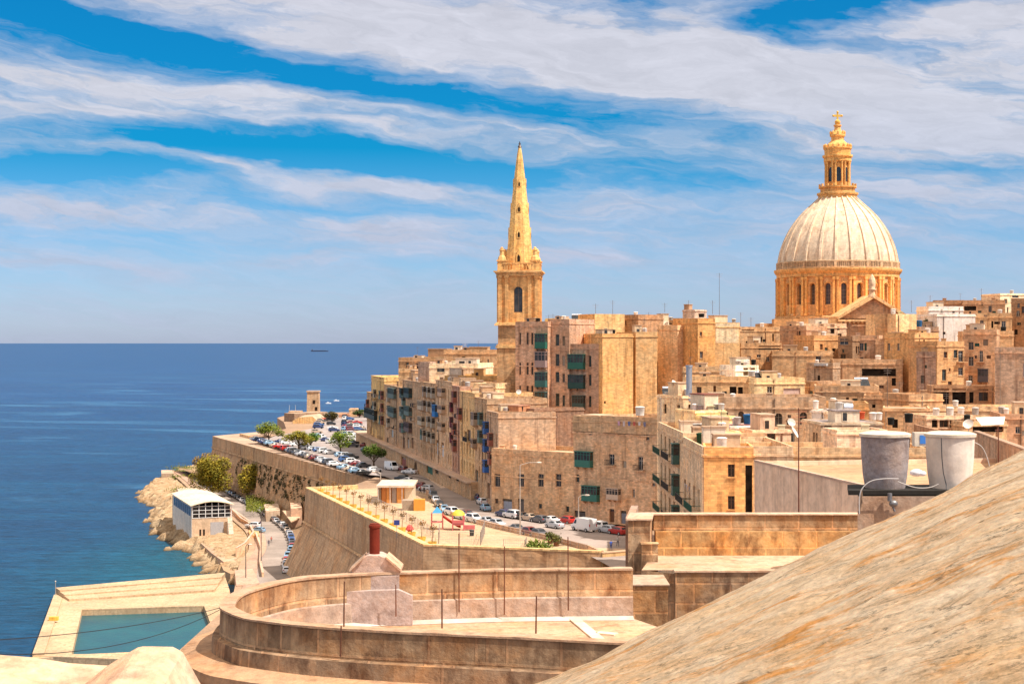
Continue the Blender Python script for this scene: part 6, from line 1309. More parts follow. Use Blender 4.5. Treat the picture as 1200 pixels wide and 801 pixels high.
# ------------------------------------------------------------ trees
def tree(label, cx, cy, z0, rx, rz, trunk, c, n=2600, lobes=7, name='tree', ry=None, ls=.22, seed=1):
    rr = random.Random(seed); root = empty(name, (cx, cy, z0), label, 'tree', 'trees by the bastion'); ry = ry or rx
    b = MB(); top = Vector((cx, cy, z0+trunk)); b.cyl((cx, cy, z0), top, .30, .18, 8)
    L = []
    for i in range(lobes):
        a = 2*pi*i/lobes+rr.uniform(-.4, .4); k = rr.uniform(.35, .72); p = Vector((cx+rx*k*cos(a), cy+ry*k*sin(a), z0+trunk+rz*rr.uniform(.35, 1.35))); L.append((p, rr.uniform(.32, .52)))
    L.append((Vector((cx, cy, z0+trunk+rz*1.3)), .5))
    for p, k in L: b.cyl(top-Vector((0, 0, .4)), p, .13, .04, 5, False)
    b.build('trunk', 'soil', root, (.14, .09, .055))
    b = MB()
    for i in range(n):
        p, k = rr.choice(L); d = Vector((rr.gauss(0, 1), rr.gauss(0, 1), rr.gauss(0, 1))).normalized()*rr.uniform(.25, 1)**.45
        v = p+Vector((d.x*rx*k, d.y*ry*k, d.z*rz*k*1.05))+Vector((rr.gauss(0, .15), rr.gauss(0, .15), rr.gauss(0, .12)))
        e = Vector((rr.uniform(-1, 1), rr.uniform(-1, 1), rr.uniform(-.5, .5))).normalized()*ls*rr.uniform(.6, 1.4); f = e.cross(Vector((rr.uniform(-1, 1), rr.uniform(-1, 1), 1.5)).normalized())*.75
        b.quad(v-e, v-f, v+e, v+f)
    b.build('crown', 'foliage', root, c)
g1 = G(315, 517, ZS); tree('round green tree at the seaward end of the car park', g1.x, g1.y, ZS, 5.4, 3.0, 1.4, (.13, .19, .03), 3200, seed=2, ls=.26)
g1 = G(350, 527, ZS); tree('wide olive-green tree at the car park edge', g1.x, g1.y, ZS, 5.2, 2.4, 1.7, (.18, .19, .03), 2800, seed=3, ls=.26)
g1 = G(364, 525, ZS); tree('bright green small tree touching the wide olive-green one', g1.x, g1.y, ZS, 3.4, 1.9, 1.4, (.11, .21, .03), 2000, seed=4, ls=.25)
g1 = G(399, 532, ZS); tree('round green street tree standing among the parked cars', g1.x, g1.y, ZS, 4.0, 2.7, 2.2, (.14, .22, .03), 2600, seed=5, ls=.24)
g1 = G(438, 548, ZS); tree('dark green street tree nearest the white van', g1.x, g1.y, ZS, 3.5, 2.6, 1.8, (.08, .15, .025), 2600, seed=6, ls=.22)
g1 = G(389, 494, ZS); tree('dark brown-green tree beside the far fort building', g1.x, g1.y, ZS, 3.6, 1.9, 1.0, (.07, .07, .025), 1500, seed=7, ls=.3)
g1 = G(421, 489, ZS); tree('dark green tree at the far end of the seafront car park', g1.x, g1.y, ZS, 3.4, 1.5, .9, (.04, .07, .02), 1500, seed=8, ls=.3)
g1 = G(432, 493, ZS); tree('low olive tree next to the far corner house', g1.x, g1.y, ZS, 2.6, 1.2, .7, (.09, .09, .03), 1100, seed=18, ls=.3)
g1 = G(260, 580, 4.5); tree('big olive-brown tamarisk against the far bastion', g1.x-3, g1.y-1, 4.5, 7.2, 7.4, 1.0, (.22, .21, .03), 12000, 14, ls=.30, seed=9)
g1 = G(280, 583, 4.5); tree('broad green tamarisk right of the olive-brown one', g1.x+7, g1.y-4, 4.5, 6.8, 6.3, .8, (.23, .21, .03), 10000, 12, ls=.30, seed=10)
g1 = G(243, 556, 4.5); tree('smaller tamarisk at the seaward foot of the bastion', g1.x, g1.y, 4.5, 5.5, 4.4, .6, (.20, .15, .025), 6000, 10, ls=.30, seed=11)
p_ = W(1087, 378, 378); tree('green roof-garden tree beside the broad white box house', p_.x, p_.y, zat(384, 378), 1.5, .9, .6, (.06, .09, .02), 1200, seed=12, ls=.15)
def scrub(name, label, fn, n, c, ls=.2):
    b = MB()
    for i in range(n):
        v = fn(); e = Vector((R.uniform(-1, 1), R.uniform(-1, 1), R.uniform(-1, 1))).normalized()*ls*R.uniform(.5, 1.3); f = e.orthogonal()*.8; b.quad(v-e, v-f, v+e, v+f)
    return stuff(b.build(name, 'foliage', color=c), label, 'vegetation')
def f_():
    q = G(R.uniform(288, 322), R.uniform(584, 600), 5.5); return q+Vector((0, 0, abs(R.gauss(0, .7))))
scrub('verge_scrub', 'green scrub on the verge beneath the far bastion', f_, 3000, (.10, .13, .02))
spots = [(R.random(), R.choice((15.5, 14, 12.5, 11, 9.5))+R.uniform(-.5, .5)) for _ in range(230)]
def f2():
    u, z = R.choice(spots); k = (u*.62+.22); q = FA+(FB-FA)*k; o = .35+(16.6-z)/12*3.0
    return Vector((q.x+NF.x*o+R.gauss(0, .2), q.y+NF.y*o+R.gauss(0, .5), z+R.gauss(0, .4)))
scrub('wall_scrub', 'dark caper bushes growing out of the far bastion wall', f2, 4600, (.05, .055, .03), .2)
def f3_():
    q = G(R.choice((215, 205, 232, 218)), R.choice((553, 560, 549, 575)), 3.5); return q+Vector((R.gauss(0, 1.6), R.gauss(0, 3), abs(R.gauss(0, .6))))
scrub('shore_scrub', 'low green scrub on the rocky point', f3_, 1800, (.10, .13, .03))
# ------------------------------------------------------------ vehicles
def car_mesh(kind):
    """side profile stations: x, sill z, belt z, roof z, half width, roof half width"""
    S = {'hatch': [(-2.0, .45, .78, .78, .72, .72), (-1.92, .25, .95, 1.0, .80, .66), (-1.55, .22, .98, 1.38, .84, .60), (-.6, .22, .97, 1.48, .86, .62), (.25, .22, .95, 1.44, .86, .61), (.95, .22, .93, .97, .85, .72), (1.7, .22, .83, .86, .80, .70), (2.0, .30, .62, .62, .70, .66)],
         'sedan': [(-2.2, .45, .80, .80, .74, .72), (-2.1, .25, .92, .94, .82, .74), (-1.4, .22, .95, 1.0, .85, .70), (-.8, .22, .95, 1.40, .86, .60), (.2, .22, .94, 1.42, .86, .60), (1.0, .22, .92, .96, .85, .72), (1.9, .22, .80, .83, .80, .72), (2.2, .30, .60, .60, .70, .66)],
         'suv': [(-2.2, .50, .95, .95, .78, .76), (-2.15, .32, 1.05, 1.1, .86, .72), (-1.85, .30, 1.08, 1.66, .90, .68), (-.5, .30, 1.07, 1.74, .91, .69), (.3, .30, 1.05, 1.70, .91, .68), (1.05, .30, 1.02, 1.06, .90, .78), (1.95, .30, .95, .98, .86, .76), (2.2, .38, .72, .72, .76, .72)],
         'van': [(-2.7, .50, 1.25, 2.25, .92, .84), (-2.66, .35, 1.28, 2.38, .96, .86), (-1.0, .33, 1.28, 2.44, .97, .87), (.9, .33, 1.28, 2.42, .97, .86), (1.35, .33, 1.26, 2.30, .97, .80), (2.05, .33, 1.20, 1.28, .95, .80), (2.6, .33, .98, 1.0, .90, .78), (2.75, .40, .70, .70, .82, .76)]}[kind]
    body = MB(); secs = []
    for x, z0, zb, zr, w, wr in S: secs.append([(x, -w*.93, z0), (x, -w, (z0+zb)/2), (x, -w*.97, zb), (x, -wr, zr-.06 if zr-zb > .1 else zr), (x, -wr*.8, zr), (x, wr*.8, zr), (x, wr, zr-.06 if zr-zb > .1 else zr), (x, w*.97, zb), (x, w, (z0+zb)/2), (x, w*.93, z0)])
    n = 10; P = [p for s_ in secs for p in s_]; F = []
    for k in range(len(secs)-1):
        for i in range(n-1): F.append((k*n+i, k*n+i+1, (k+1)*n+i+1, (k+1)*n+i))
        F.append((k*n+n-1, k*n, (k+1)*n, (k+1)*n+n-1))
    F.append(tuple(range(n))); F.append(tuple(range((len(secs)-1)*n+n-1, (len(secs)-1)*n-1, -1)))
    F = [tuple(reversed(f)) for f in F]; body.add(P, F, 0, False)
    gl = MB()
    def side(k0, k1, sg, i0=.06, i1=.06):
        a, c = S[k0], S[k1]
        def q(st, u): x, z0, zb, zr, w, wr = st; y = w*.97+(wr-w*.97)*u; return Vector((x, sg*(y+.012), zb+(zr-.06-zb)*u))
        A0, A1, C0, C1 = q(a, .12), q(a, .88), q(c, .12), q(c, .88)
        m0 = A0.lerp(C0, i0); m1 = A1.lerp(C1, i0); m2 = A1.lerp(C1, 1-i1); m3 = A0.lerp(C0, 1-i1); gl.quad(*((m0, m3, m2, m1) if sg < 0 else (m0, m1, m2, m3)))
    def cross(k0, k1, a=.12, c=.88, out=.015):
        s0, s1 = S[k0], S[k1]; lo = (s0, 0) if s0[3] < s1[3] else (s1, 1); hi = s1 if s0[3] < s1[3] else s0; lo = lo[0]
        p0 = Vector((lo[0], 0, lo[3])); p1 = Vector((hi[0], 0, hi[3])); d = p1-p0; nn = Vector((-d.z, 0, d.x)).normalized(); nn = nn if nn.z > 0 else -nn
        A = p0+d*a+nn*out; B = p0+d*c+nn*out; w0 = lo[5]*.86; w1 = hi[5]*.84; gl.quad((A.x, -w0, A.z), (A.x, w0, A.z), (B.x, w1, B.z), (B.x, -w1, B.z)); gl.quad((B.x, -w1, B.z), (B.x, w1, B.z), (A.x, w0, A.z), (A.x, -w0, A.z))
    for sg in (-1, 1):
        if kind == 'van': side(4, 4, sg) if False else None; 
        if kind == 'van':
            a = S[4]; gl.add([(1.0, sg*.985, 1.35), (1.75, sg*.97, 1.33), (1.4, sg*.86, 2.0), (1.0, sg*.90, 2.05)], [(0, 1, 2, 3) if sg < 0 else (3, 2, 1, 0)])
        else: side(2 if kind != 'sedan' else 3, 3 if kind != 'sedan' else 4, sg, .10, .03); side(3 if kind != 'sedan' else 4, 4 if kind != 'sedan' else 5, sg, .03, .03 if kind != 'sedan' else .35); (side(4, 5, sg, .03, .45) if kind != 'sedan' else None)
    if kind == 'van': cross(5, 4, .06, .94)
    elif kind == 'sedan': cross(5, 4); cross(2, 3)
    else: cross(5, 4); cross(1, 2)
    ax = {'hatch': 1.25, 'sedan': 1.35, 'suv': 1.35, 'van': 1.75}[kind]; r = {'hatch': .30, 'sedan': .31, 'suv': .37, 'van': .36}[kind]
    W_ = []
    for sx in (-ax, ax):
        for sy in (-1, 1):
            wd = S[3][4]; w = MB(); w.cyl((sx, sy*(wd-.20), r), (sx, sy*(wd+.015), r), r, n=14, m=0, smooth=False); w.cyl((sx, sy*(wd+.0155), r), (sx, sy*(wd+.03), r), r*.62, n=10, m=1, smooth=False); W_.append(w)
    hl = MB(); tl = MB(); k = S[-2]; f = S[-1]; e = S[0]
    hs = []
    for sy in (-1, 1):
        q = MB(); q.box(k[0]+.02, f[0]+.0, sy*.62-.13, sy*.62+.13, k[2]-.22, k[2]-.07); hs.append(('headlight', q, (.75, .75, .72)))
        q = MB(); q.box(e[0]-.02, e[0]+.12, sy*(e[4]-.12)-.1, sy*(e[4]-.12)+.1, S[1][2]-.25, S[1][2]-.02 if kind != 'van' else 1.5); hs.append(('tail_light', q, (.45, .01, .01)))
    return body, gl, W_, hs
PROTO = {}
HIDE = []
def proto(kind):
    if kind in PROTO: return PROTO[kind]
    body, gl, ws, hs = car_mesh(kind); K = []
    def mk(n, mb, mats, c): o = mb.build(n, mats, color=c, origin=(0, 0, 0)); me = o.data; bpy.data.objects.remove(o); return (n, me, c)
    K.append(mk('body', body, 'carpaint', None)); K.append(mk('windows', gl, 'carglass', (1, 1, 1)))
    for w in ws: K.append(mk('wheel', w, ['tyre', 'metal'], (.5, .5, .5)))
    for n, q, c in hs: K.append(mk(n, q, 'carpaint', c))
    # single mesh version for the farthest cars
    f = MB(); f.v = []; 
    for q, mo in ((body, 0), (gl, 1)): f.add(q.v, q.f, mo)
    for w in ws: f.add(w.v, w.f, 2)
    o = f.build('far', ['carpaint', 'carglass', 'tyre'], origin=(0, 0, 0)); me = o.data; bpy.data.objects.remove(o)
    PROTO[kind] = (K, me); return PROTO[kind]
CC = {'white': (.80, .80, .80), 'silver': (.50, .52, .55), 'dark grey': (.09, .095, .11), 'black': (.02, .02, .022), 'red': (.48, .02, .015), 'dark red': (.20, .02, .025), 'blue': (.05, .13, .33), 'pale blue': (.25, .42, .58), 'beige': (.52, .40, .30), 'dark blue': (.02, .04, .13), 'green': (.06, .14, .09), 'maroon': (.16, .03, .03)}
KN = {'hatch': ('hatchback', 'car'), 'sedan': ('saloon car', 'car'), 'suv': ('tall estate car', 'car'), 'van': ('panel van', 'van')}
def car(kind, cname, x, y, z, rz, label, group, full=True):
    K, far = proto(kind); nm = 'parked_car' if kind != 'van' else 'parked_van'
    if full:
        r = empty(nm, (x, y, z), label, KN[kind][1], group, rz)
        for n, me, c in K:
            o = bpy.data.objects.new(n, me); col.objects.link(o); o.parent = r; o.color = (*(c or CC[cname]), 1)
    else:
        o = bpy.data.objects.new(nm, far); col.objects.link(o); o.location = (x, y, z); o.rotation_euler = (0, 0, rz); o.color = (*CC[cname], 1); tag(o, label, KN[kind][1], group)
rc = random.Random(3)
def cpick(): return rc.choice(['white', 'white', 'silver', 'silver', 'dark grey', 'black', 'blue', 'red', 'pale blue', 'beige', 'dark blue', 'white', 'dark red', 'dark grey'])
# lower road, cars nose-in along the bastion side
cd = offs(RC, 2.9); acc = 0; idx = 0; seq = ['white', 'silver', 'white', 'red', 'pale blue', 'dark grey', 'pale blue', 'red', 'dark grey', 'blue', 'blue', 'silver', 'dark grey', 'beige', 'dark grey', 'white', 'black', 'silver', 'dark grey', 'red', 'blue', 'dark grey', 'white', 'silver']
last = None
dist = 0; nxt = 34
for i in range(len(cd)-1):
    seg = (cd[i+1]-cd[i]).length; t = (cd[i+1]-cd[i]).normalized()
    while dist+seg > nxt and idx < 45:
        p = cd[i]+t*(nxt-dist); c = seq[idx % 24] if idx < 24 else cpick(); kd = rc.choice(['hatch', 'hatch', 'sedan', 'suv'])
        a = atan2(t.y, t.x)+(pi if idx % 3 else 0)
        gap = 8 < idx < 10 and False
        car(kd, c, p.x, p.y, ZR+.005, a+rc.uniform(-.04, .04), f'{c} {KN[kd][0]}, {ORD[idx]} from the near end of the shore road row', 'cars parked along the shore road', idx < 22)
        idx += 1; nxt += rc.uniform(5.3, 6.0)
    dist += seg
def at(px, py, z): q = G(px, py, z); return q.x, q.y
def rd(px0, py0, px1, py1, z): a = G(px0, py0, z); e = G(px1, py1, z); return atan2(e.y-a.y, e.x-a.x)
x, y = at(296, 619, ZR); car('van', 'white', x, y+2, ZR+.13, radians(100), 'white small van pulled onto the inner shore pavement', 'vehicles on the shore pavement') if False else car('suv', 'white', x, y, ZR+.14, radians(165), 'white estate car pulled onto the inner shore pavement', 'vehicles on the shore pavement')
x, y = at(303, 624, ZR); car('hatch', 'pale blue', x, y, ZR+.14, radians(150), 'pale blue hatchback behind the white estate car on the shore pavement', 'vehicles on the shore pavement')
# junction row in front of the corner houses (nose right/left), base pixel row
rowdir = rd(590, 602, 770, 630, ZS)
for px, py, kd, c, lab in [(590, 605, 'hatch', 'dark blue', 'dark blue hatchback, leftmost before the low corner house'), (600, 607, 'suv', 'white', 'white estate car beside the dark blue hatchback'), (609, 608, 'hatch', 'black', 'black hatchback half hidden by the tall pale lamp'),
                           (620, 610, 'sedan', 'beige', 'beige saloon car before the low corner house'), (632, 612, 'hatch', 'dark grey', 'dark grey hatchback right of the beige saloon'), (645, 613, 'sedan', 'white', 'white saloon car behind the silver one'), (664, 613, 'hatch', 'red', 'red hatchback peeping out behind the white van'),
                           (650, 618.5, 'sedan', 'silver', 'silver saloon car directly left of the white van'), (701, 621, 'suv', 'white', 'white estate car directly right of the white van'), (712, 624, 'hatch', 'silver', 'silver hatchback between the white estate and the red car'), (724, 626, 'hatch', 'red', 'bright red hatchback at the right end of the junction row')]:
    x, y = at(px, py, ZS); car(kd, c, x, y, ZS+.01, rowdir+pi, lab, 'cars parked at the junction')
x, y = at(684, 622, ZS); car('van', 'white', x, y, ZS+.01, rowdir+pi, 'big white panel van parked before the green-balcony corner house', None)
# curve row (right side of the rising street)
for i, (px, py, kd, c) in enumerate([(541, 574, 'sedan', 'blue'), (548, 580, 'sedan', 'pale blue'), (554, 586, 'hatch', 'dark blue'), (558, 591, 'hatch', 'white'), (562, 598, 'sedan', 'pale blue')]):
    x, y = at(px, py, ZS); car(kd, c, x+1.2, y, ZS+.01, radians(105), f'{c} {KN[kd][0]}, {ORD[i]} from the top beside the royal blue balconies', 'cars beside the blue balcony house')
for i, (px, py, kd, c) in enumerate([(510, 560, 'suv', 'white'), (522, 564, 'sedan', 'white')]):
    x, y = at(px, py, ZS); car(kd, c, x, y, ZS+.01, radians(140 if i else 125), ('white estate car' if i == 0 else 'white saloon car')+' by the green garage door of the arcade', 'cars by the arcade')
x, y = at(480, 555, ZS); car('sedan', 'white', x, y, ZS+.01, radians(150), 'white saloon car behind the white minibus on the rising street', 'cars by the arcade')
x, y = at(472, 552, ZS); car('hatch', 'maroon', x, y, ZS+.01, radians(120), 'maroon hatchback tucked beside the white minibus', 'cars by the arcade')
x, y = at(459, 551, ZS); car('van', 'white', x, y, ZS+.01, radians(-60), 'white minibus driving below the arcade', None)
# left side of the street behind the kiosk
for i, (px, py, kd, c) in enumerate([(508, 584, 'suv', 'dark grey'), (511, 589, 'hatch', 'silver'), (515, 594, 'sedan', 'black'), (521, 600, 'hatch', 'pale blue'), (531, 604, 'suv', 'white'), (540, 608, 'hatch', 'silver'), (548, 606, 'sedan', 'maroon'), (556, 612, 'suv', 'white'), (571, 614, 'sedan', 'silver'), (583, 617, 'hatch', 'silver'), (606, 623, 'sedan', 'dark grey'), (622, 627, 'hatch', 'dark red'), (633, 629, 'hatch', 'dark grey')]):
    x, y = at(px, py, ZS); car(kd, c, x, y, ZS+.01, rd(505, 583, 525, 600, ZS) if i < 4 else rowdir-.1, f'{c} {KN[kd][0]}, {ORD[i]} from the kiosk, kerbside behind the playground', 'cars behind the playground')
# car park and far parking
cnt = 0
def lot(p0, p1, n, a, group, tail, kinds=('hatch', 'sedan', 'suv'), jit=.3):
    A = G(*p0, ZS); B = G(*p1, ZS)
    for i in range(n):
        q = A.lerp(B, i/max(1, n-1)); c = cpick(); kd = rc.choice(kinds)
        if rc.random() < .2: continue
        car(kd, c, q.x+rc.uniform(-jit, jit), q.y+rc.uniform(-jit, jit), ZS+.01, radians(a)+rc.uniform(-.06, .06), f'{c} {KN[kd][0]}, {ORD[i]} from the {tail}', group, False)
lot((300, 516), (424, 556), 26, 30, 'cars along the bastion car park', 'sea end, car park edge row')
lot((325, 518), (412, 538), 16, 30, 'second row of the car park', 'sea end, inner car park row')
lot((372, 512), (392, 522), 5, 75, 'cars under the wide olive tree', 'left behind the wide tree')
lot((378, 486), (372, 508), 10, 10, 'cars left of the far road', 'far end, left of far road')
lot((386, 487), (391, 506), 9, 5, 'cars beside the far road', 'far end, beside far road')
lot((404, 490), (404, 520), 12, 80, 'cars right of the far road', 'far end, right of far road')
lot((410, 488), (414, 524), 14, 10, 'cars in the middle far row', 'far end, middle far row')
lot((418, 488), (420, 520), 13, 10, 'cars in front of the far corner house', 'far end, before far corner house')
lot((425, 500), (428, 534), 9, 75, 'cars below the arcade end', 'far end, below the arcade')
lot((405, 541), (440, 553), 6, 30, 'cars around the street trees', 'left around the street trees')
lot((470, 563), (498, 575), 5, 140, 'cars behind the kiosk roof', 'left behind the kiosk roof')

# ------------------------------------------------------------ roof clutter
def tank(x, y, z, r, h, c, label, taper=.86, lid=True, stand=.0, n=16, group=None):
    root = empty('water_tank', (x, y, z), label, 'water tank', group)
    b = MB(); b.lathe([(r*taper, z+stand), (r, z+stand+h*.96), (r*1.05, z+stand+h)], n, (x, y), smooth=True); b.build('body', 'plaster', root, c)
    b = MB(); b.lathe([(r*1.07, z+stand+h-.06), (r*1.07, z+stand+h+.02), (r*.7, z+stand+h+.1), (.05, z+stand+h+.13)], n, (x, y)); b.build('lid', 'plaster', root, tuple(min(.85, q*1.1) for q in c))
    if stand:
        b = MB()
        for k in range(4): a = pi/4+k*pi/2; b.cyl((x+r*.7*cos(a), y+r*.7*sin(a), z), (x+r*.7*cos(a), y+r*.7*sin(a), z+stand), .04, n=4)
        b.build('stand', 'metal', root, (.2, .1, .07))
    return root
TK = {'white': (.80, .78, .76), 'grey': (.50, .49, .48), 'blue': (.03, .16, .42), 'black': (.02, .022, .022), 'metallic': (.55, .57, .60), 'red': (.55, .10, .04), 'dark green': (.02, .06, .03)}
def tpx(px, ybot, Y, wpx, hpx, cn, label, **k): p = W(px, ybot, Y); return tank(p.x, p.y, p.z, wpx/2*Y/FP, hpx*Y/FP, TK[cn], label, **k)
for a in [(822, 481, 228, 9, 6, 'grey', 'grey lidded tank, leftmost on the pale yellow tank house'), (831, 481, 228, 8, 6, 'white', 'white tank second from left on the pale yellow tank house'), (839, 480.5, 228, 9, 7, 'grey', 'grey tank third on the pale yellow tank house'), (845, 480.5, 227, 8, 7, 'metallic', 'metallic tank at the right end of the pale yellow tank house'),
          (864, 497, 216, 9, 8, 'grey', 'grey tank left of the bright blue one'), (877, 497, 216, 12, 11, 'blue', 'bright blue open tank on the red slab of the white house'), (891, 497, 216, 11, 9, 'white', 'white tank right of the bright blue one'), (823, 505, 210, 9, 8, 'white', 'white tank by the balcony corner roof'), (822, 520, 203, 12, 12, 'dark green', 'dark green barrel tank on the balcony corner roof'),
          (956, 479, 228, 7, 9, 'white', 'narrow white tank on the small white metallic-tank house'), (865, 428, 302, 7, 5, 'grey', 'grey tank left on the two-shutter roof house'), (874, 428, 302, 6, 4, 'white', 'low white tank in the middle of the two-shutter roof house'), (883, 428, 302, 6, 6, 'black', 'black tank on the right of the two-shutter roof house'),
          (983, 483, 225, 9, 11, 'metallic', 'upright metallic tank with a small cap on the cream house'), (1008, 491, 212, 11, 8, 'red', 'rust-red tank under a pale sheet'), (1023, 492, 212, 9, 8, 'white', 'white tank right of the rust-red one'), (1030, 492, 212, 8, 8, 'white', 'second white tank right of the rust-red one'),
          (1044, 498, 210, 8, 8, 'black', 'small black tank left of the larger black one'), (1065, 495, 215, 10, 10, 'black', 'larger black tank with a pale lid'), (1097, 487, 218, 8, 8, 'white', 'white tank, leftmost on the veranda house'), (1126, 486, 222, 8, 8, 'white', 'white tank in the middle of the low pale terrace'), (1143, 486, 222, 8, 8, 'grey', 'grey tank right of the middle white one'), (1174, 485, 226, 8, 8, 'grey', 'grey tank above the tarpaulin house'),
          (1077, 385, 374, 7, 9, 'blue', 'blue-green tank beside the roof-garden tree'), (750, 487, 250, 11, 10, 'white', 'white box tank on the cream-topped block'), (786, 375, 385, 5, 3, 'grey', 'small grey tank on the white gabled skyline house'), (822, 372, 342, 7, 4, 'black', 'dark flat tank on the orange slab house'), (745, 369, 372, 5, 3, 'white', 'small white tank on the brown skyline block'),
          (860, 378, 350, 5, 4, 'grey', 'grey tank on the wide pale patch house'), (893, 383, 375, 5, 4, 'white', 'white tank on the ladder terrace house'), (1060, 421, 338, 6, 6, 'white', 'white tank on the loggia house'), (1029, 421, 338, 7, 4, 'white', 'pale bowl-like tank on the loggia house'), (620, 377, 350, 9, 3, 'white', 'low white tank on the slit-window apartments')]:
    tpx(*a, group='rooftop water tanks')
hz = W(995, 482, 225); b = MB(); b.cyl((hz.x-.8, hz.y, hz.z+.6), (hz.x+.5, hz.y, hz.z+.6), .55, n=16); b.box(hz.x-.6, hz.x+.3, hz.y-.3, hz.y+.3, hz.z-.3, hz.z+.2)
tag(b.build('water_tank', 'metal', color=(.6, .65, .75)), 'horizontal metallic tank lying right of the upright metallic one', 'water tank', 'rooftop water tanks')
def dish(px, py, Y, r, label, az=-50, c=(.8, .78, .75)):
    p = W(px, py, Y); root = empty('satellite_dish', tuple(p), label, 'satellite dish', 'satellite dishes'); a = radians(az); d = Vector((sin(a)*.85, -cos(a)*.85, .5)).normalized(); u = d.orthogonal().normalized(); w = d.cross(u); b = MB(); P = []; n = 16
    cc = p+Vector((0, 0, r+.4))
    for k in range(5):
        q = r*k/4
        for i in range(n): P.append(cc+(u*cos(2*pi*i/n)+w*sin(2*pi*i/n))*q+d*(q*q/r*.28))
    b.add(P, [(k*n+i, k*n+(i+1) % n, (k+1)*n+(i+1) % n, (k+1)*n+i) for k in range(4) for i in range(n)], 0, True); b.build('bowl', 'plaster', root, c)
    b = MB(); b.cyl(p, cc-d*.05, .05, n=6); b.cyl(cc-w*r, cc+d*r*.8, .02, n=4); b.build('bracket', 'metal', root, (.4, .4, .4))
dish(930, 519, 200, .9, 'large white satellite dish seen edge-on by the pinkish roof house', 70)
dish(790, 461, 262, .95, 'white satellite dish on the grey-white box house', 60)
dish(608, 465, 300, .5, 'round white dish on the blank block by the church tower', 0)
dish(980, 478, 232, .5, 'small white dish by the narrow white tank', 40)
dish(927, 504, 208, .6, 'pale dish lying on the pinkish roof house', 20)
dish(1135, 507, 205, .7, 'white dish below the tarpaulin awning', -30)
def ant(px, pb, pt, Y, label, c=(.22, .16, .13), r=.05, bars=3, lx=.8):
    p = W(px, pb, Y); zt = zat(pt, Y); b = MB(); b.cyl(p, (p.x, p.y, zt), r, r*.7, 6)
    for k in range(bars): z = zt-.25-k*.35; b.cyl((p.x-lx*(1-.2*k), p.y-.1, z), (p.x+lx*(1-.2*k), p.y+.1, z), .02, n=4)
    if bars: b.cyl((p.x, p.y-.7, zt-.4), (p.x, p.y+.7, zt-.4), .02, n=4)
    o = b.build('aerial_mast', 'metal', color=c); tag(o, label, 'aerial mast', 'roof aerials')
for a in [(698, 375, 356, 366, 'dark upright pole at the left end of the plain orange skyline box'), (718, 368, 352, 370, 'thin aerial above the plain orange skyline box'), (779, 366, 355, 388, 'thin mast on the white gabled skyline house'), (807, 363, 352, 382, 'fine mast on the pinkish stair tower'), (648, 374, 368, 346, 'short mast on the stepped apartments'), (643, 378, 369, 345, 'short twin mast beside the stepped apartments'),
          (545, 420, 402, 424, 'tall thin white aerial left of the church tower'), (538, 424, 406, 424, 'thin dark aerial left of the white one'), (558, 422, 408, 424, 'white pole on the horizon house'), (1040, 490, 430, 240, 'tall rusty mast rising before the loggia house'), (1054, 462, 447, 270, 'short dark post right of the tall rusty mast'),
          (843, 376, 320, 350, 'very thin mast on the skyline above the pale patch house'), (868, 383, 366, 376, 'small aerial on the ladder terrace house'), (880, 383, 372, 376, 'second small aerial on the ladder terrace house'), (835, 368, 352, 352, 'aerial above the orange slab house'), (1068, 366, 352, 380, 'aerial by the roof garden on the skyline'), (1090, 359, 346, 404, 'thin mast on the smaller white house'), (1150, 352, 338, 420, 'aerial on the long brown skyline house'), (760, 374, 366, 388, 'little aerial on the skyline beside the gabled hut')]:
    ant(*a, c=(.75, .7, .65) if 'white' in a[4] and 'aerial' in a[4] and 'house' not in a[4] else (.20, .15, .12))
rq = random.Random(21)
for h in (t1, t2, t3, t4, t5, hB.h, hC.h, hD.h, hE.h, hF.h, hG.h, hI.h, hJ.h, hL, hQ, hK, hK1, hK3, HOUSES['blank orange back house'], HOUSES['horizon house'], HOUSES['brown upper house'], HOUSES['cream terrace house'], HOUSES['pale terrace house']):
    L = (h.B-h.A).length
    if L > 4.5 and h not in (hL, hQ, hK3):
        for _ in range(1+int(L > 9)):
            a_ = rq.uniform(.4, L-3); h.room(a_, a_+rq.uniform(1.6, 2.6), rq.uniform(1, 3), rq.uniform(4, 6), rq.uniform(1.3, 2.6), rq.choice((h.color, (.80, .66, .48), (.84, .78, .68), (.62, .42, .26))), [(.4, .7, .1, 1.5)])
    CLUT.append((h, rq.random()*.75, rq.random()*.7, rq.random()))
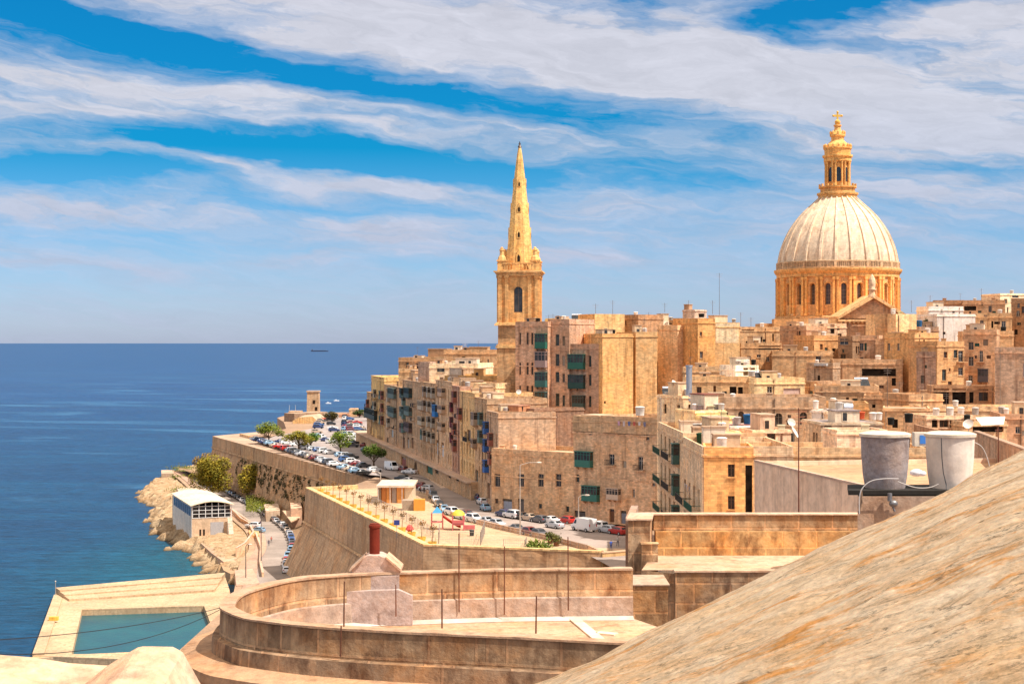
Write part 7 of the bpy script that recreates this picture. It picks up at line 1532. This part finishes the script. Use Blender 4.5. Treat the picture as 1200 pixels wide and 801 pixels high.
for h, a_, b_, c_ in CLUT:
    L = (h.B-h.A).length
    if a_ < .60:
        p = h.at(.6+(L-1.2)*b_, .9+c_*1.5); q_ = MB(); hh = 1.6+c_*2.2; q_.cyl(p, (p.x, p.y, p.z+hh+h.par), .035, .025, 5)
        for k in range(2+int(b_*3)): z = p.z+hh+h.par-.15-k*.28; q_.cyl((p.x-.5+.08*k, p.y-.1*k, z), (p.x+.5-.08*k, p.y+.1*k, z), .018, n=4)
        tag(q_.build('aerial_mast', 'metal', color=(.20, .15, .12)), 'thin television aerial on the '+h.short, 'aerial mast', 'roof aerials')
    if b_ < .60:
        p = h.at(.9+(L-1.8)*c_, 2.2+a_); cn = ('white', 'grey', 'white', 'metallic', 'black', 'white')[int(a_*997) % 6]; rr_ = .38+.25*c_
        tank(p.x, p.y, p.z, rr_, rr_*1.9+h.par*.7, TK[cn], f'small {cn} tank set back on the roof of the {h.short}', group='rooftop water tanks')
    if c_ < .35:
        p = h.at(.8+(L-1.6)*a_, 1.2); q_ = MB(); q_.box(p.x-.45, p.x+.45, p.y-.3, p.y+.3, p.z, p.z+h.par+.5); q_.box(p.x-.55, p.x+.55, p.y-.4, p.y+.4, p.z+h.par+.503, p.z+h.par+.62); tag(q_.build('chimney_stack', 'plaster', color=tuple(min(.8, v*1.25) for v in h.color)), 'squat masonry stack on the '+h.short, 'chimney')
ant(936, 605, 478, 100, 'tall rusty television mast in front of the grey rendered building', (.26, .08, .04), .045, 4, .55)
ant(1170, 552, 500, 118, 'rusty mast behind the white water tank', (.20, .07, .04), .05, 2, .3)
def heater(px, py, Y, label):
    p = W(px, py, Y); root = empty('solar_heater', tuple(p), label, 'solar heater', 'solar heaters'); b = MB(); b.add([(p.x-1.3, p.y-1, p.z), (p.x+1.3, p.y-1, p.z), (p.x+1.3, p.y+.6, p.z+1.0), (p.x-1.3, p.y+.6, p.z+1.0), (p.x-1.3, p.y-1, p.z-.08), (p.x+1.3, p.y-1, p.z-.08), (p.x+1.3, p.y+.6, p.z+.9), (p.x-1.3, p.y+.6, p.z+.9)], [(0, 1, 2, 3), (0, 4, 5, 1), (4, 7, 6, 5), (2, 6, 7, 3), (0, 3, 7, 4), (1, 5, 6, 2)]); b.build('panel', 'carglass', root)
    b = MB(); b.cyl((p.x-1.2, p.y+.8, p.z+1.2), (p.x+1.2, p.y+.8, p.z+1.2), .28, n=12); b.build('cylinder', 'metal', root, (.65, .68, .72)); b = MB()
    for sx in (-1, 1): b.cyl((p.x+sx, p.y+.8, p.z-.3), (p.x+sx, p.y+.8, p.z+1.0), .03, n=4)
    b.build('stand', 'metal', root, (.5, .5, .5))
heater(893, 444, 290, 'blue-tinted solar heater on the yellow heater house'); heater(676, 375, 374, 'tilted solar panel on the white roof house'); heater(1010, 452, 276, 'solar heater on the pale ledge house roof'); heater(785, 463, 266, 'solar heater on the grey-white box house')
p = W(807.5, 463, 258); b = MB(); b.cyl((p.x, p.y, p.z-1), (p.x, p.y, zat(430, 258)), .50, n=16); b.cyl((p.x, p.y, zat(430, 258)), (p.x, p.y, zat(428, 258)), .62, n=16); tag(b.build('flue_pipe', 'metal', color=(.42, .45, .50)), 'tall grey metal flue pipe above the cream brown-door house', 'flue')
p = W(985, 372, 404)
# washing
def laundry(label, pts, z, cols):
    r = empty('washing_line', (pts[0][0], pts[0][1], z), label, 'washing line'); a, e = Vector((*pts[0], z)), Vector((*pts[1], z)); b = MB(); b.cyl(a, e, .012, n=3); b.build('line', 'metal', r, (.5, .5, .5))
    n = len(cols)
    for i, c in enumerate(cols):
        q = a.lerp(e, (i+.5)/n); d = (e-a).normalized(); w = .28; b = MB(); nn = Vector((d.y, -d.x, 0)); hh = R.uniform(.6, 1.0)
        P = [q-d*w, q+d*w, q+d*w*.9+nn*.06-Vector((0, 0, hh)), q-d*w*.9-nn*.05-Vector((0, 0, hh))]; b.add(P, [(0, 1, 2, 3)]); b.add([v+nn*.02 for v in P], [(3, 2, 1, 0)]); b.build('garment', 'cloth', r, c)
q = HOUSES['washing-line storey']; a0 = q.P('F', 4, 41.3, .5); a1 = q.P('F', 11, 41.3, .5); laundry('washing hung along the roof storey of the corner house', [a0.xy, a1.xy], 41.3, [(.5, .3, .4), (.6, .5, .5), (.12, .16, .35), (.5, .12, .1), (.65, .6, .6), (.2, .2, .3)])
q = hK; a0 = q.P('F', 10, 38.2, 1.05); a1 = q.P('F', 16, 38.2, 1.05); laundry('washing with a white sheet on the orange-fronted corner house', [a0.xy, a1.xy], 38.2, [(.75, .75, .75), (.2, .35, .6), (.4, .1, .12), (.15, .2, .35)])
# awnings / tarpaulin
p0 = [W(1143, 489, 210), W(1178, 488, 212), W(1176, 497, 206), W(1150, 498, 205)]; b = MB(); b.add(p0+[v-Vector((0, 0, .08)) for v in p0], [(0, 1, 2, 3), (7, 6, 5, 4), (0, 3, 7, 4), (3, 2, 6, 7), (2, 1, 5, 6), (1, 0, 4, 5)]); tag(b.build('tarpaulin', 'cloth', color=(.80, .72, .60)), 'pale stretched tarpaulin over the terrace at the right', 'tarpaulin')
pp = [W(x, y, 312) for x, y in ((598, 472), (612, 468), (613.5, 469.5), (600, 475))]; b = MB(); P = [Vector((v.x, v.y+(4 if i in (1,) else 0), v.z)) for i, v in enumerate(pp)]
# cables over the pool
def cable(label, a, c, sag, r=.02, col_=(.03, .03, .03)):
    a, c = Vector(a), Vector(c); P = [a.lerp(c, i/16)-Vector((0, 0, sag*4*(i/16)*(1-i/16))) for i in range(17)]; b = MB(); b.tube([tuple(v) for v in P], r, 5); tag(b.build('cable', 'metal', color=col_), label, 'cable')
cable('upper dark cable slung across the pool towards the round terrace', W(-30, 751, 30), W(262, 711, 43), .15, .009)
cable('lower dark cable slung across the pool towards the round terrace', W(-30, 765, 30), W(262, 712, 43), .42, .009)
# ship on the horizon
p = Vector(((374-600)/FP*9000, 9000, 0)); r = empty('cargo_ship', tuple(p), 'tiny dark cargo ship on the sea horizon', 'ship'); b = MB(); b.prism([(p.x-48, p.y-8), (p.x+46, p.y-8), (p.x+54, p.y), (p.x+46, p.y+8), (p.x-48, p.y+8)], -1, 5); b.build('hull', 'paint', r, (.03, .04, .08))
b = MB(); b.box(p.x-45, p.x-35, p.y-6, p.y+6, 5, 12); b.box(p.x-30, p.x+40, p.y-6, p.y+6, 5, 7); b.build('superstructure', 'paint', r, (.10, .13, .2))
for px, py in ((384.5, 473), (394, 470)):
    q = G(px, py, 0); b = MB(); b.prism([(q.x-2.2, q.y-.8), (q.x+1.6, q.y-.8), (q.x+2.8, q.y), (q.x+1.6, q.y+.8), (q.x-2.2, q.y+.8)], 0, .8); b.box(q.x-1, q.x+.6, q.y-.6, q.y+.6, .8, 1.5); tag(b.build('motor_boat', 'paint', color=(.8, .8, .8)), 'tiny white motor boat '+('left' if px < 390 else 'right')+' of the pair beyond the fort', 'boat')

# ------------------------------------------------------------ people
def person(px, py, z, shirt, trousers, label, yaw=0, stride=.18):
    q = G(px, py, z) if not isinstance(z, tuple) else Vector(z); me = bpy.data.meshes.new('person')
    J = {'hip': (0, 0, .95), 'chest': (0, 0, 1.32), 'neck': (0, 0, 1.48), 'head': (0, .01, 1.60), 'top': (0, .01, 1.72), 'ls': (-.19, 0, 1.42), 'rs': (.19, 0, 1.42), 'le': (-.25, .04, 1.14), 're': (.25, -.05, 1.14), 'lh': (-.24, .14, .90), 'rh': (.24, .08, .90),
         'lhip': (-.10, 0, .90), 'rhip': (.10, 0, .90), 'lk': (-.10, .10, .50), 'rk': (.10, -.02, .50), 'la': (-.10, stride, .08), 'ra': (.10, -stride, .10), 'lt': (-.10, stride+.18, .04), 'rt': (.10, -stride+.17, .04)}
    Rd = {'hip': .15, 'chest': .16, 'neck': .06, 'head': .10, 'top': .07, 'ls': .07, 'rs': .07, 'le': .045, 're': .045, 'lh': .04, 'rh': .04, 'lhip': .10, 'rhip': .10, 'lk': .065, 'rk': .065, 'la': .045, 'ra': .045, 'lt': .035, 'rt': .035}
    E = [('hip', 'chest'), ('chest', 'neck'), ('neck', 'head'), ('head', 'top'), ('chest', 'ls'), ('chest', 'rs'), ('ls', 'le'), ('rs', 're'), ('le', 'lh'), ('re', 'rh'), ('hip', 'lhip'), ('hip', 'rhip'), ('lhip', 'lk'), ('rhip', 'rk'), ('lk', 'la'), ('rk', 'ra'), ('la', 'lt'), ('ra', 'rt')]
    K = list(J); me.from_pydata([J[k] for k in K], [(K.index(a), K.index(c)) for a, c in E], []); o = bpy.data.objects.new('person', me); col.objects.link(o)
    md = o.modifiers.new('skin', 'SKIN'); 
    for i, k in enumerate(K): me.skin_vertices[0].data[i].radius = (Rd[k], Rd[k]*.8)
    me.skin_vertices[0].data[0].use_root = True; o.modifiers.new('sub', 'SUBSURF').levels = 1
    dg = bpy.context.evaluated_depsgraph_get(); nm = bpy.data.meshes.new_from_object(o.evaluated_get(dg)); bpy.data.objects.remove(o); nm.name = 'person'
    nm.materials.clear()
    mats = []
    for c in ((.45, .26, .17), shirt, trousers, (.05, .03, .02)):
        key = 'cloth_%d_%d_%d' % tuple(int(v*99) for v in c)
        if key not in M:
            N, b_ = mat(key); b_.inputs['Roughness'].default_value = .85; g_ = N.new('ShaderNodeNewGeometry'); v_ = N.rng(N.noise(g_.outputs['Position'], 12, 3), .3, .7, .8, 1.2); N.put(b_.inputs['Base Color'], N.mix(1.0, c, N.comb(v_, v_, v_), 'MULTIPLY'))
        nm.materials.append(M[key])
    for p in nm.polygons:
        z_ = p.center.z; x_ = abs(p.center.x); p.material_index = (3 if z_ > 1.64 or (z_ > 1.56 and p.center.y < -.03) else 0) if z_ > 1.5 else (0 if x_ > .17 and z_ < 1.12 and z_ > .7 else 1) if z_ > .93 else (2 if z_ > .1 else 3); p.use_smooth = True
    ob = bpy.data.objects.new('person', nm); col.objects.link(ob); ob.location = q; ob.rotation_euler = (0, 0, yaw); tag(ob, label, 'person')
person(716, 645, ZS, (.05, .12, .5), (.05, .09, .3), 'person in blue walking on the road right of the playground wall', .4)
person(724, 640, ZS, (.5, .48, .45), (.05, .06, .1), 'person in a pale top walking just behind the one in blue', .5)
person(493, 578, ZS, (.35, .05, .05), (.03, .03, .04), 'person in a dark red top standing at the kerb behind the kiosk', 1.5)
person(497, 579, ZS, (.03, .03, .03), (.05, .05, .06), 'person in black standing at the kerb behind the kiosk', 2.6)
person(519, 569, ZS+.02, (.06, .04, .04), (.04, .04, .05), 'person in dark clothes crossing by the white saloon', 2.0)
person(315, 640, ZR+.14, (.12, .10, .14), (.06, .08, .14), 'person in dark clothes on the shore pavement', .2)
person(305, 617, ZR+.14, (.10, .05, .10), (.04, .06, .2), 'person in purple and blue behind the parked pale blue hatchback', .8)
person(318, 636, ZR+.14, (.55, .14, .10), (.05, .05, .06), 'person in a coral top at the edge of the shore road', .6)
# ------------------------------------------------------------ near foreground: round terrace
def OffP(pts, d): return offs([Vector(p[:2]) for p in pts], d)
def terrace():
    H7 = 48.7
    raw = [G(x, y, H7).xy for x, y in [(740, 664.3), (603, 665.5), (500, 668), (412, 671), (345, 676.5), (303, 685), (272, 695), (260, 706), (260.5, 713), (281, 722), (300, 726), (350, 732), (400, 736), (450, 739), (500, 741.5), (600, 746), (720, 752.5), (900, 761), (1100, 770)]]
    P = smooth(raw, 6); N_ = len(P)
    # direction of travel: back right -> left -> front right; outside is on the right-hand side... check
    sgn = 1 if offs(P, 1)[N_//2].x < P[N_//2].x else -1
    O = lambda d: offs(P, d*sgn)
    root = empty('round_terrace', (P[N_//2].x, P[N_//2].y, 40), 'round-ended stone roof terrace with a weathered parapet and broad ledge', 'terrace'); CW = (.56, .38, .20)
    def band(b, A, za, B, zb, flip=False):
        for i in range(len(A)-1): b.add([(*A[i], za), (*A[i+1], za), (*B[i+1], zb), (*B[i], zb)], [(0, 1, 2, 3)])
    dtop = H7-.78
    zj = [mnoise.noise(Vector((p.x*1.3, p.y*1.3, 0)))*.03 for p in P]
    b = MB(); o0, oi, ob = O(0), O(-.36), O(.03)
    zfl = H7-1.6
    def band2(A, za, B, zb, m=0):
        for i in range(len(A)-1):
            f = lambda z, k: z+(zj[k] if abs(z-H7) < .01 else 0)
            b.add([(*A[i], f(za, i)), (*A[i+1], f(za, i+1)), (*B[i+1], f(zb, i+1)), (*B[i], f(zb, i))], [(0, 1, 2, 3)], m)
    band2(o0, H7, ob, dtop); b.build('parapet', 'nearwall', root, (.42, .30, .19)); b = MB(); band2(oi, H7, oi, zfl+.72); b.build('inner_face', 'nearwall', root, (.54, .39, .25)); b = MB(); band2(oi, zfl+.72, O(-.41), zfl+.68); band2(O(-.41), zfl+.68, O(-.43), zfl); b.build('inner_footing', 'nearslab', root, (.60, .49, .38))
    b = MB(); band2(O(.035), H7+.004, O(-.395), H7+.004); band2(O(.035), H7+.004, O(.035), H7-.05); band2(O(-.395), H7+.004, O(-.395), H7-.05); b.build('coping', 'nearslab', root, (.62, .46, .30))
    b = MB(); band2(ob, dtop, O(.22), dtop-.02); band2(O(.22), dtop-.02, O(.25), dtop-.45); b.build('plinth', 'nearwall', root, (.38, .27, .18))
    b = MB(); le = dtop-.45
    lo = O(1.15); lj = [p+Vector((mnoise.noise(Vector((p.x*2, p.y*2, 5)))*.06, 0)) for p in lo]
    band2(O(.25), le+.02, lj, le-.10); band2(lj, le-.10, [p for p in lj], le-.35); band2(lj, le-.35, O(.75), le-.62); b.build('ledge', 'nearslab', root, (.60, .40, .23))
    b = MB(); band2(O(.75), le-.62, O(.70), 2); b.build('drum_wall', 'nearwall', root, (.64, .42, .20))
    b = MB(); f = O(-.36); poly = [(*p, zfl) for p in f]; b.add(poly, [tuple(range(len(poly)))]); b.build('terrace_floor', 'nearslab', root, (.72, .52, .33))
    b = MB(); A, B_ = O(-.44), O(-.74); k = 34
    band2(A[:k], zfl+.10, B_[:k], zfl+.012); b.build('whitewashed_edge', 'plaster', root, (.68, .62, .56))
    # cross strip and wear
    b = MB()
    for (x0, y0, x1, y1) in ((668, 722, 702, 750), (700, 742, 722, 744)):
        a = G(x0, y0, zfl).xy; c = G(x1, y1, zfl).xy; t = (c-a).normalized(); b.obox((a+c)/2, t, (c-a).length, .35, zfl+.003, zfl+.05)
    b.build('floor_strip', 'plaster', root, (.80, .70, .58))
    # stepped white render on the rear wall left of centre
    b = MB(); i0 = 10
    bb = O(-.375)
    # gabled chimney block on the rear wall
    Yb = 49.4; q = Yb/FP; X = lambda px: (px-600)*q; Z = lambda py: zat(py, Yb)
    cb = empty('chimney_block', (X(442), Yb, zfl), 'gabled rendered block with a red-brown flue pipe on the terrace wall', 'chimney')
    b = MB(); Pp = [(X(411), Z(688)), (X(470), Z(688)), (X(470), Z(669.5)), (X(411), Z(670))]; b.add([(x, y, z) for y in (Yb-.95, Yb+.25) for x, z in Pp], [(0, 1, 2, 3), (4, 7, 6, 5), (3, 2, 6, 7), (1, 5, 6, 2), (0, 3, 7, 4)]); b.add([(x, y, z) for y in (Yb-1.2, Yb-.955) for x, z in ((X(411), zfl+.01), (X(486), zfl+.01), (X(486), Z(691)), (X(470), Z(684)), (X(411), Z(686)))], [(0, 1, 2, 3, 4), (9, 8, 7, 6, 5)]+[(i, i+5, (i+1) % 5+5, (i+1) % 5) for i in range(5)]); b.build('base', 'nearslab', cb, (.66, .58, .52))
    b = MB(); Pp = [(X(415), Z(670)), (X(470), Z(670)), (X(470), Z(664)), (X(454), Z(650)), (X(447), Z(647)), (X(434), Z(647)), (X(428), Z(650)), (X(415), Z(662))]; b.add([(x, y, z) for y in (Yb-.80, Yb+.2) for x, z in Pp], [tuple(range(8)), tuple(range(15, 7, -1))]+[(i, i+8, (i+1) % 8+8, (i+1) % 8) for i in range(8)]); b.build('gable', 'nearslab', cb, (.66, .56, .48))
    for xa, ya, xb, yb in ((413, 664, 429, 650), (472, 664, 455, 650)):
        b = MB(); b.add([(X(x), y, Z(z)) for y in (Yb-.9, Yb+.3) for x, z in ((xa, ya+1), (xb, yb), (xb, yb-2.4), (xa, ya-2))], [(0, 1, 2, 3), (4, 7, 6, 5), (3, 2, 6, 7), (0, 3, 7, 4), (1, 5, 6, 2), (0, 4, 5, 1)]); b.build('coping', 'nearslab', cb, (.70, .54, .38))
    b = MB(); cxp, cyp = X(440), Yb-.3; b.lathe([(.165, Z(647)), (.165, Z(617)), (.19, Z(616.5)), (.19, Z(614)), (.15, Z(613)), (.15, Z(612))], 20, (cxp, cyp), smooth=False); b.build('flue_pipe', 'plaster', cb, (.19, .028, .014))
    # rusty rods
    for i, (px, pb, pt, Yr) in enumerate([(518, 736, 690, 39.2), (628, 742, 698, 39.0), (538, 717, 625, 48.9), (591, 720, 640, 49.0), (666, 715, 629, 49.2), (403, 734, 681, 39.4), (464, 722, 685, 47.9), (399, 769, 733, 39.0)]):
        p = W(px, pb, Yr); b = MB(); b.cyl(p, (p.x+R.uniform(-.02, .02), p.y, zat(pt, Yr)), .022, .018, 6); o = b.build('iron_rod', 'metal', color=(.22, .09, .05)); tag(o, f'thin rusty iron rod on the round terrace, {ORD[sorted([518, 628, 538, 591, 666, 403, 464, 399]).index(px)]} from the left', 'iron rod', 'iron rods on the round terrace')
terrace()
# ------------------------------------------------------------ right-hand terrace walls
def near_right():
    Y = 66.0; q = Y/FP; X = lambda px, Yy=Y: (px-600)*Yy/FP; Z = lambda py, Yy=Y: zat(py, Yy)
    r = empty('terrace_wall', (X(760), Y, 40), 'two-course ochre parapet wall with a square end pier on the middle terrace', 'wall')
    b = MB(); b.box(X(766), X(1012), Y, Y+.5, Z(622), Z(603.4)); b.build('upper_course', 'nearwall', r, (.58, .42, .26))
    b = MB(); b.box(X(768), X(1010), Y-.22, Y+.5, Z(652), Z(622)-.005); b.build('lower_course', 'nearwall', r, (.70, .46, .22))
    b = MB(); b.box(X(764), X(1013), Y-.08, Y+.58, Z(603.4)+.003, Z(602)); b.build('coping', 'nearslab', r, (.76, .60, .42))
    b = MB(); P0 = [(X(735), Y-1.6), (X(762, Y-1.6), Y-1.6), (X(765), Y+.6), (X(738), Y+.6)]; P0 = [(X(736, Y-1.8), Y-1.8), (X(762, Y-1.8), Y-1.8), (X(766), Y+.6), (X(742), Y+.6)]; b.prism(P0, 2, Z(604)); b.build('pier', 'nearwall', r, (.52, .38, .25))
    b = MB(); P1 = [(p[0]+(-.08 if i in (0, 3) else .08), p[1]+(-.08 if i < 2 else .08)) for i, p in enumerate(P0)]; b.prism(P1, Z(604)+.003, Z(602.2), 0, True); b.build('pier_cap', 'nearslab', r, (.78, .62, .44))
    b = MB(); b.box(X(752, Y-2.2), X(771, Y-2.2), Y-2.2, Y-1.81, 2, Z(630)); b.box(X(751, Y-2.2), X(772, Y-2.2), Y-2.28, Y-1.75, Z(630)+.003, Z(628.6)); b.build('buttress', 'nearwall', r, (.66, .48, .30))
    t = empty('middle_terrace', (X(800), Y-4, 40), 'sunlit flat roof terrace in front of the two-course parapet', 'terrace')
    Yf = 61.6; zf = zat(650, Y); b = MB(); b.add([(X(752, Yf), Yf, zf), (X(1100, Yf), Yf, zf), (X(1100, Y-.2), Y-.2, zf), (X(764, Y-.2), Y-.2, zf)], [(0, 1, 2, 3)]); b.build('floor', 'nearslab', t, (.78, .58, .38))
    b = MB(); b.add([(X(752, Yf), Yf, 2), (X(790, Yf-.3), Yf-.3, 2), (X(790, Yf-.3), Yf-.3, zf-.1), (X(752, Yf), Yf, zf)], [(0, 1, 2, 3)]); b.box(X(790, Yf), X(1100, Yf), Yf-.5, Yf-.02, 2, zf-.02); b.build('front_wall', 'nearwall', t, (.44, .33, .23))
    b = MB(); b.box(X(790, Yf)-.05, X(1100, Yf), Yf-.56, Yf+.0, zf-.017, zf+.05); b.build('edge_slab', 'nearslab', t, (.74, .56, .38))
    Yb = 54.5; o = empty('stone_block', (X(750, Yb), Yb, 38), 'dark stained square stone block standing right of the round terrace', 'stone block')
    b = MB(); b.box(X(722.5, Yb), X(783, Yb), Yb, Yb+2.2, 2, zat(686, Yb)); b.build('masonry', 'nearwall', o, (.42, .28, .16))
    b = MB(); b.box(X(722.5, Yb)-.05, X(783, Yb)+.05, Yb-.06, Yb+2.25, zat(686, Yb)+.003, zat(684.4, Yb)); b.build('top_slab', 'nearslab', o, (.72, .56, .40))
    w = poly_wall('terrace_wall', 'tall rough pier wall between the road and the middle terrace', [(X(705, 70), 70), (X(738, 67.5), 67.5)], 30, zat(690, 70), .5, (.48, .36, .27), 'nearwall') if False else None
    b = MB(); b.prism([(X(733, 66.8), 66.8), (X(742, 66.8), 66.8), (X(748, 72), 72), (X(740, 72), 72)], 2, zat(607, 66.8)); tag(b.build('rendered_wall', 'nearslab', color=(.56, .41, .30)), 'plain rendered wall side left of the square end pier', 'wall')
    # tanks on their platform
    Yt = 60.0; zt = zat(571, Yt)
    s = empty('tank_platform', (X(1045, Yt), Yt, 44), 'low stone block with a black slab carrying the two big water tanks', 'platform')
    b = MB(); b.prism([(X(1005, Yt-1.1), Yt-1.1), (X(1180, Yt-1.1), Yt-1.1), (X(1180, Yt+1.6), Yt+1.6), (X(1007, Yt+1.6), Yt+1.6)], 2, zt-.25); b.build('block', 'nearslab', s, (.60, .46, .33))
    b = MB(); b.prism([(X(994, Yt-1.0), Yt-1.0), (X(1170, Yt-1.0), Yt-1.0), (X(1170, Yt+1.5), Yt+1.5), (X(993, Yt+1.5), Yt+1.5)], zt-.20, zt-.03, 0, True); b.build('slab', 'plaster', s, (.03, .028, .026))
    for px, c, lab, yb in ((1038.5, (.42, .40, .39), 'big grey stained cement water tank with a pale lid', 569), (1115, (.88, .80, .73), 'big white water tank with a black hose down its side', 569)):
        cx = X(px, Yt); cy = Yt+.2; g_ = empty('water_tank', (cx, cy, zt-.03), lab, 'water tank'); q_ = Yt/FP; h = zat(511, Yt)-(zt-.03)
        b = MB(); z0 = zt-.03; b.lathe([(23*q_, z0), (25.5*q_, z0+h*.25), (27.2*q_, z0+h*.6), (27.9*q_, z0+h)], 48, (cx, cy), smooth=True); b.build('body', 'nearslab' if px < 1100 else 'plaster', g_, c)
        b = MB(); b.lathe([(28*q_, z0+h-.02), (29.8*q_, z0+h-.02), (30*q_, z0+h+.09), (24*q_, z0+h+.15), (4*q_, z0+h+.18)], 48, (cx, cy)); b.build('lid', 'plaster', g_, (.84, .78, .68))
    b = MB(); xx = X(1097, Yt); P = [(xx, Yt-.72, zat(512, Yt)), (xx+.01, Yt-.78, zat(535, Yt)), (xx+.06, Yt-.8, zat(552, Yt)), (xx+.16, Yt-.85, zat(566, Yt)), (xx+.1, Yt-1.05, zt)]; b.tube(P, .018, 6); tag(b.build('hose', 'paint', color=(.03, .03, .035)), 'black hose hanging down the big white tank', 'hose')
    def hose(label, pts, Yh, c, r_): 
        Q = [W(x, y, Yh) for x, y in pts]; S_ = []
        for i in range(len(Q)-1):
            p0, p1, p2, p3 = Q[max(0, i-1)], Q[i], Q[i+1], Q[min(len(Q)-1, i+2)]
            for j in range(5): t_ = j/5; S_.append(.5*((2*p1)+(-p0+p2)*t_+(2*p0-5*p1+4*p2-p3)*t_*t_+(-p0+3*p1-3*p2+p3)*t_**3))
        S_.append(Q[-1]); b = MB(); b.tube([tuple(v) for v in S_], r_, 6); tag(b.build('pipe', 'paint', color=c), label, 'pipe')
    hose('white looped water pipe under the grey tank', [(1007, 602), (1007, 585), (1010, 573), (1020, 564), (1035, 561), (1053, 561)], Yt-1.5, (.55, .52, .50), .02)
    hose('pale pipe joining the two big tanks', [(1052, 564), (1062, 568), (1075, 571.5), (1090, 571), (1100, 567)], Yt-1.45, (.55, .50, .45), .018)
    hose('thin pale pipe arching behind the white tank', [(1141, 518), (1150, 523), (1156, 534), (1160, 548)], Yt+1.5, (.60, .53, .47), .016)
    hose('corroded drain pipe down the end of the tank platform', [(1009, 574), (1009.5, 588), (1006, 602)], Yt-1.2, (.25, .16, .10), .04)
    p = W(1047, 590, Yt-1.3); b = MB(); b.sphere((p.x, p.y, p.z), .17, 10, 8, (1, .7, .8)); b.cyl((p.x-.14, p.y, p.z+.4), (p.x-.14, p.y, p.z+.1), .09, n=10); b.cyl((p.x-.1, p.y, p.z+.05), (p.x+.05, p.y, p.z-.3), .04, n=6); tag(b.build('water_pump', 'metal', color=(.25, .24, .24)), 'small grey water pump fixed under the grey tank', 'pump')
    p = W(1074, 554, 66); b = MB(); b.sphere((p.x, p.y, p.z), .30, 10, 6, (1, .8, .55)); b.sphere((p.x+.2, p.y-.1, p.z-.02), .2, 8, 6, (1, .8, .6)); tag(b.build('white_bundle', 'cloth', color=(.80, .80, .84)), 'crumpled white bundle lying between the two big tanks', 'bundle')
    p = W(1082, 514, 90); b = MB(); b.box(p.x-.5, p.x+.35, p.y, p.y+.6, zat(523, 90), zat(507, 90)); r_ = b.build('drum_box', 'plaster', color=(.75, .72, .65)); tag(r_, 'white box with a blue patch behind the two big tanks', 'box'); b = MB(); b.box(p.x-.2, p.x+.25, p.y-.03, p.y-.005, zat(520, 90), zat(510, 90)); b.build('blue_patch', 'paint', r_, (.05, .22, .65))
near_right()
# ------------------------------------------------------------ great vault in the right foreground
def big_vault():
    d = Vector((.9025, 0, .4306)); m = Vector((-.4217, .2035, .8835)); q = d.cross(m).normalized()
    if q.y > 0: q = -q
    Q0 = Vector((.15, 9, HC-(801-PY0)/FP*9)); Rr = 6.0; b = MB(); P = []; S0, S1, ns = -5.0, 9.0, 300; A0, A1, na = -50, 62, 220; UV = []
    for j in range(na+1):
        th = radians(A0+(A1-A0)*j/na)
        for i in range(ns+1):
            s = S0+(S1-S0)*i/ns
            v = Vector((s*.9, th*5.5, 0)); k = mnoise.fractal(Vector((s*.55, th*3.2, 1)), 1, 2, 5)*.05+mnoise.fractal(Vector((s*2.6, th*34+s*2.2, 4)), 1, 2.1, 5)*.016
            k += -.035*max(0, mnoise.noise(Vector((s*.9, th*14+s*.5, 9)))-.25)
            rr = Rr+k; P.append(Q0+d*s-m*Rr+(m*cos(th)+q*sin(th))*rr); UV.append((s, th*Rr))
    n = ns+1
    F = [(j*n+i, (j+1)*n+i, (j+1)*n+i+1, j*n+i+1) for j in range(na) for i in range(ns)]
    b.add(P, F, 0, True); o = b.build('stone_vault', 'weathered_vault', origin=(2, 8, 50)); tag(o, 'huge wind-worn orange and grey stone vault filling the lower right', 'vault roof')
    uv = o.data.uv_layers[0].data; dat = [0.0]*(2*len(o.data.loops))
    for l in o.data.loops: dat[2*l.index], dat[2*l.index+1] = UV[l.vertex_index]
    uv.foreach_set('uv', dat)
big_vault()
def near_left():
    # two smooth pale roof humps at the lower left
    def hump(label, outline, Y, dep, c):
        q = Y/FP; P = []; n = 24; m = 14; xs = [p[0] for p in outline]; b = MB()
        for j in range(m+1):
            v = j/m; y = Y-dep*v
            for i in range(n+1):
                x = xs[0]+(xs[-1]-xs[0])*i/n
                for (xa, ya), (xb, yb) in zip(outline[:-1], outline[1:]):
                    if xa <= x <= xb: yy = ya+(yb-ya)*(x-xa)/(xb-xa); break
                z = zat(yy, Y); z2 = z-(v*dep)*.16-.25*v*v*dep*.2; k = mnoise.fractal(Vector((x*.02, y*.8, 3)), 1, 2, 4)*.012
                P.append(((x-600)*q, y, z2+k))
        for i in range(n+1): P.append((P[i][0], Y+.25, P[i][2]-.6))
        w = n+1; b.add(P, [(j*w+i, (j+1)*w+i, (j+1)*w+i+1, j*w+i+1) for j in range(m) for i in range(n)]+[((m+1)*w+i, i, i+1, (m+1)*w+i+1) for i in range(n)])
        # sides
        for i in (0, n):
            for j in range(m): A, B_ = P[j*w+i], P[(j+1)*w+i]; b.quad(A, B_, (B_[0], B_[1], B_[2]-2), (A[0], A[1], A[2]-2))
        o = b.build('stone_roof', 'nearslab', color=c); tag(o, label, 'stone roof')
    hump('smooth pale stone roof hump at the lower left edge', [(-90, 764), (0, 767), (40, 770), (80, 777), (130, 779), (150, 783)], 21, 8, (.84, .64, .42))
    hump('flat-topped pale stone roof slab beside the round terrace', [(96, 803), (125, 780), (160, 759), (168, 757), (203, 758), (214, 764), (238, 806)], 19.5, 7, (.82, .60, .40))
near_left()
